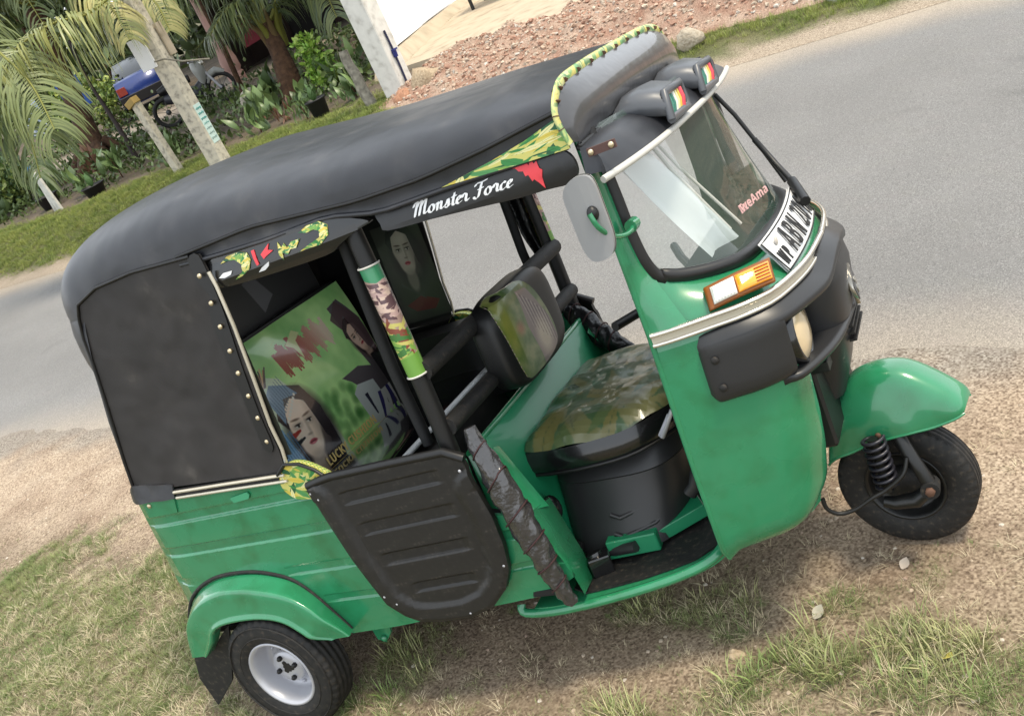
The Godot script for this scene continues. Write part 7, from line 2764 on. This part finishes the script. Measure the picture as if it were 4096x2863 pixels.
func bush(called: String, label: String, at: Vector3, l: Array, count: int, size: Vector2, cols: Array, mesh: Mesh, r: RandomNumberGenerator) -> void:
	var b := thing(called, label, "bush", at)
	foliage(b, mesh, M.leaf, l, count, size, cols, r)
	for k in 5:
		var e: Vector3 = l[k % l.size()][0]
		var mb := MB.new()
		mb.tube(PackedVector3Array([Vector3(0.05 * k - 0.1, -0.05, 0.03 * k), e * 0.5 + Vector3(0.04, 0, 0.02 * k), e]), [0.03, 0.02, 0.01], 5)
		obj("stem", mb, M.bark, b)

func pot(called: String, at: Vector3, rad: float, h: float, label: String, r: RandomNumberGenerator) -> void:
	var p := thing(called, label, "pot", at)
	var mb := MB.new()
	mb.lathe([Vector2(0, 0), Vector2(rad * 0.75, 0), Vector2(rad * 0.95, h * 0.9), Vector2(rad * 1.05, h * 0.92), Vector2(rad * 1.05, h), Vector2(rad * 0.93, h), Vector2(rad * 0.9, h * 0.85), Vector2(0, h * 0.85)], Vector3.ZERO, Vector3.UP, 24)
	obj("shell", mb, mat(Color(0.09, 0.09, 0.1), 0.55), p)
	var lm := leaf_mesh(0.4, 0.9)
	for i in 16:
		var a := r.randf() * TAU
		var lean := r.randf_range(0.1, 0.9)
		var d := Vector3(cos(a) * sin(lean), cos(lean), sin(a) * sin(lean))
		var sd := d.cross(Vector3.UP).normalized()
		var lf := obj("leaf", lm, mat(lin(0.08, 0.13 + 0.01 * (i % 4), 0.045), 0.45), p)
		lf.transform = Transform3D(Basis(sd, d, sd.cross(d)).scaled(Vector3.ONE * r.randf_range(0.12, 0.28)), Vector3(0, h * 0.85, 0))

# a tuft of grass: thin bent blades
func tuft_mesh(seed_: int, blades: int, spread: float, lean: float) -> ArrayMesh:
	var r := RandomNumberGenerator.new()
	r.seed = seed_
	var mb := MB.new()
	mb.smooth()
	for k in blades:
		var a := r.randf() * TAU
		var base := Vector3(cos(a), 0, sin(a)) * spread * sqrt(r.randf())
		var dirv := Vector3(cos(a + r.randfn() * 0.6), 0, sin(a + r.randfn() * 0.6))
		var h := r.randf_range(0.5, 1.0)
		var ln := lean * r.randf_range(0.3, 1.0)
		var sd := Vector3(-dirv.z, 0, dirv.x) * 0.016
		var p1 := base + Vector3(0, 0.5 * h, 0) + dirv * ln * 0.25 * h
		var p2 := base + Vector3(0, 0.85 * h, 0) + dirv * ln * 0.85 * h
		mb.col = Color(1, 1, 1) * r.randf_range(0.75, 1.2)
		mb.quad(base - sd, base + sd, p1 + sd * 0.8, p1 - sd * 0.8)
		mb.tri(p1 - sd * 0.8, p1 + sd * 0.8, p2)
	return mb.done()

func lay_grass(called: String, x0: float, x1: float, z0: float, z1: float, count: int, size: Vector2, chance: Callable, cols: Array, r: RandomNumberGenerator, lean := 0.9) -> void:
	for v in 3:
		var places := []
		var tints := []
		for i in count / 3:
			var x := r.randf_range(x0, x1)
			var z := r.randf_range(z0, z1)
			var c: float = chance.call(x, z)
			if r.randf() > c:
				continue
			var s := r.randf_range(size.x, size.y) * (0.6 + 0.5 * c)
			var b := Basis(Vector3.UP, r.randf() * TAU).scaled(Vector3(s * r.randf_range(0.9, 1.4), s, s * r.randf_range(0.9, 1.4)))
			places.append(Transform3D(b, Vector3(x, land(x, z) + 0.012, z)))
			var t := clampf(0.5 + 0.9 * patchy.get_noise_2d(x * 1.7 + 30.0, z * 1.7) + r.randfn() * 0.25, 0, 1)
			tints.append((cols[0] as Color).lerp(cols[1], t) * r.randf_range(0.8, 1.2))
		scatter(called, tuft_mesh(300 + v, 16, 0.42, lean), M.blade, places, tints)

func grass(r: RandomNumberGenerator) -> void:
	lay_grass("grass", -6.6, 1.2, -2.75, -0.6, 48000, Vector2(0.022, 0.045), func(x: float, z: float) -> float: return clampf(grassiness(x, z) * 1.25 - 0.1, 0, 1), [Color(0.14, 0.21, 0.055), Color(0.3, 0.32, 0.13)], r)
	# straw and dead blades lying about
	lay_grass("dry_grass", -5.0, 1.2, -2.8, -0.6, 9000, Vector2(0.02, 0.055), func(x: float, z: float) -> float: return clampf(0.25 + grassiness(x, z) * 0.6, 0, 1), [Color(0.5, 0.41, 0.26), Color(0.62, 0.53, 0.36)], r, 2.2)
	# taller clumps in front of the wheels
	lay_grass("tall_grass", -2.6, 0.8, -2.5, -0.9, 2600, Vector2(0.05, 0.115), func(x: float, z: float) -> float: return sstep(0.3, 0.8, grassiness(x, z)) * sstep(0.0, 0.35, broad.get_noise_2d(x * 4.2 + 2.0, z * 4.2 + 7.0)), [Color(0.2, 0.28, 0.08), Color(0.44, 0.42, 0.2)], r, 0.8)
	lay_grass("far_grass", -26, 4, -11.0, -8.5, 42000, Vector2(0.035, 0.08), func(x: float, z: float) -> float:
		if x > -7.3 and rubble_height(x, z) - land(x, z) > 0.0:
			return 0.0
		return sstep(-8.55, -8.95, z + 0.25 * patchy.get_noise_2d(x, z)) * sstep(-11.3, -10.4, z + 0.3 * broad.get_noise_2d(x, z)), [Color(0.15, 0.21, 0.035), Color(0.31, 0.34, 0.08)], r)
	lay_grass("yard_grass", -24, -8, -16, -11, 7000, Vector2(0.05, 0.12), func(x: float, z: float) -> float: return 0.35 + 0.6 * patchy.get_noise_2d(x * 0.8, z * 0.8), [Color(0.1, 0.15, 0.03), Color(0.22, 0.27, 0.07)], r)
	litter(r)

func litter(r: RandomNumberGenerator) -> void:
	# small things on the ground
	for q in [["fallen_leaf", Vector3(-0.86, 0.0, -1.98), Color(0.5, 0.46, 0.36), "pale fallen leaf lying in front of the front wheel", 0.05], ["yellow_leaf", Vector3(-0.5, 0.0, -1.86), Color(0.58, 0.5, 0.12), "yellow fallen leaf on the grass at the right", 0.045], ["dry_leaf", Vector3(-0.63, 0.0, -2.17), Color(0.5, 0.42, 0.34), "curled dry leaf under the front tyre", 0.04]]:
		var p: Vector3 = q[1]
		var o := obj(q[0], leaf_mesh(0.8, 0.6), mat(lin(q[2].r, q[2].g, q[2].b), 0.8))
		o.transform = Transform3D(Basis.from_euler(Vector3(-1.5, r.randf() * TAU, 0.0)).scaled(Vector3.ONE * float(q[4])), Vector3(p.x, land(p.x, p.z) + 0.018, p.z))
		tag(o, q[3], "leaf")
	rock("tan_pebble", Vector3(-1.06, land(-1.06, -1.83) + 0.015, -1.83), Vector3(0.025, 0.018, 0.02), Color(0.62, 0.5, 0.34), "tan pebble on bare soil right of the step", 21)
	var places := []
	var tints := []
	for i in 9000:
		var x := r.randf_range(-7.0, 1.2)
		var z := r.randf_range(-3.2, -0.8)
		var s := 0.0015 + 0.008 * pow(r.randf(), 5.0)
		places.append(Transform3D(Basis.from_euler(Vector3(r.randf() * TAU, r.randf() * TAU, 0)).scaled(Vector3(s, s * 0.7, s)), Vector3(x, land(x, z) + 0.014, z)))
		tints.append([Color(0.55, 0.46, 0.36), Color(0.42, 0.32, 0.25), Color(0.66, 0.6, 0.52)][i % 3])
	scatter("grit", stone_mesh(90, Color(1, 1, 1), 4), M.stone, places, tints)
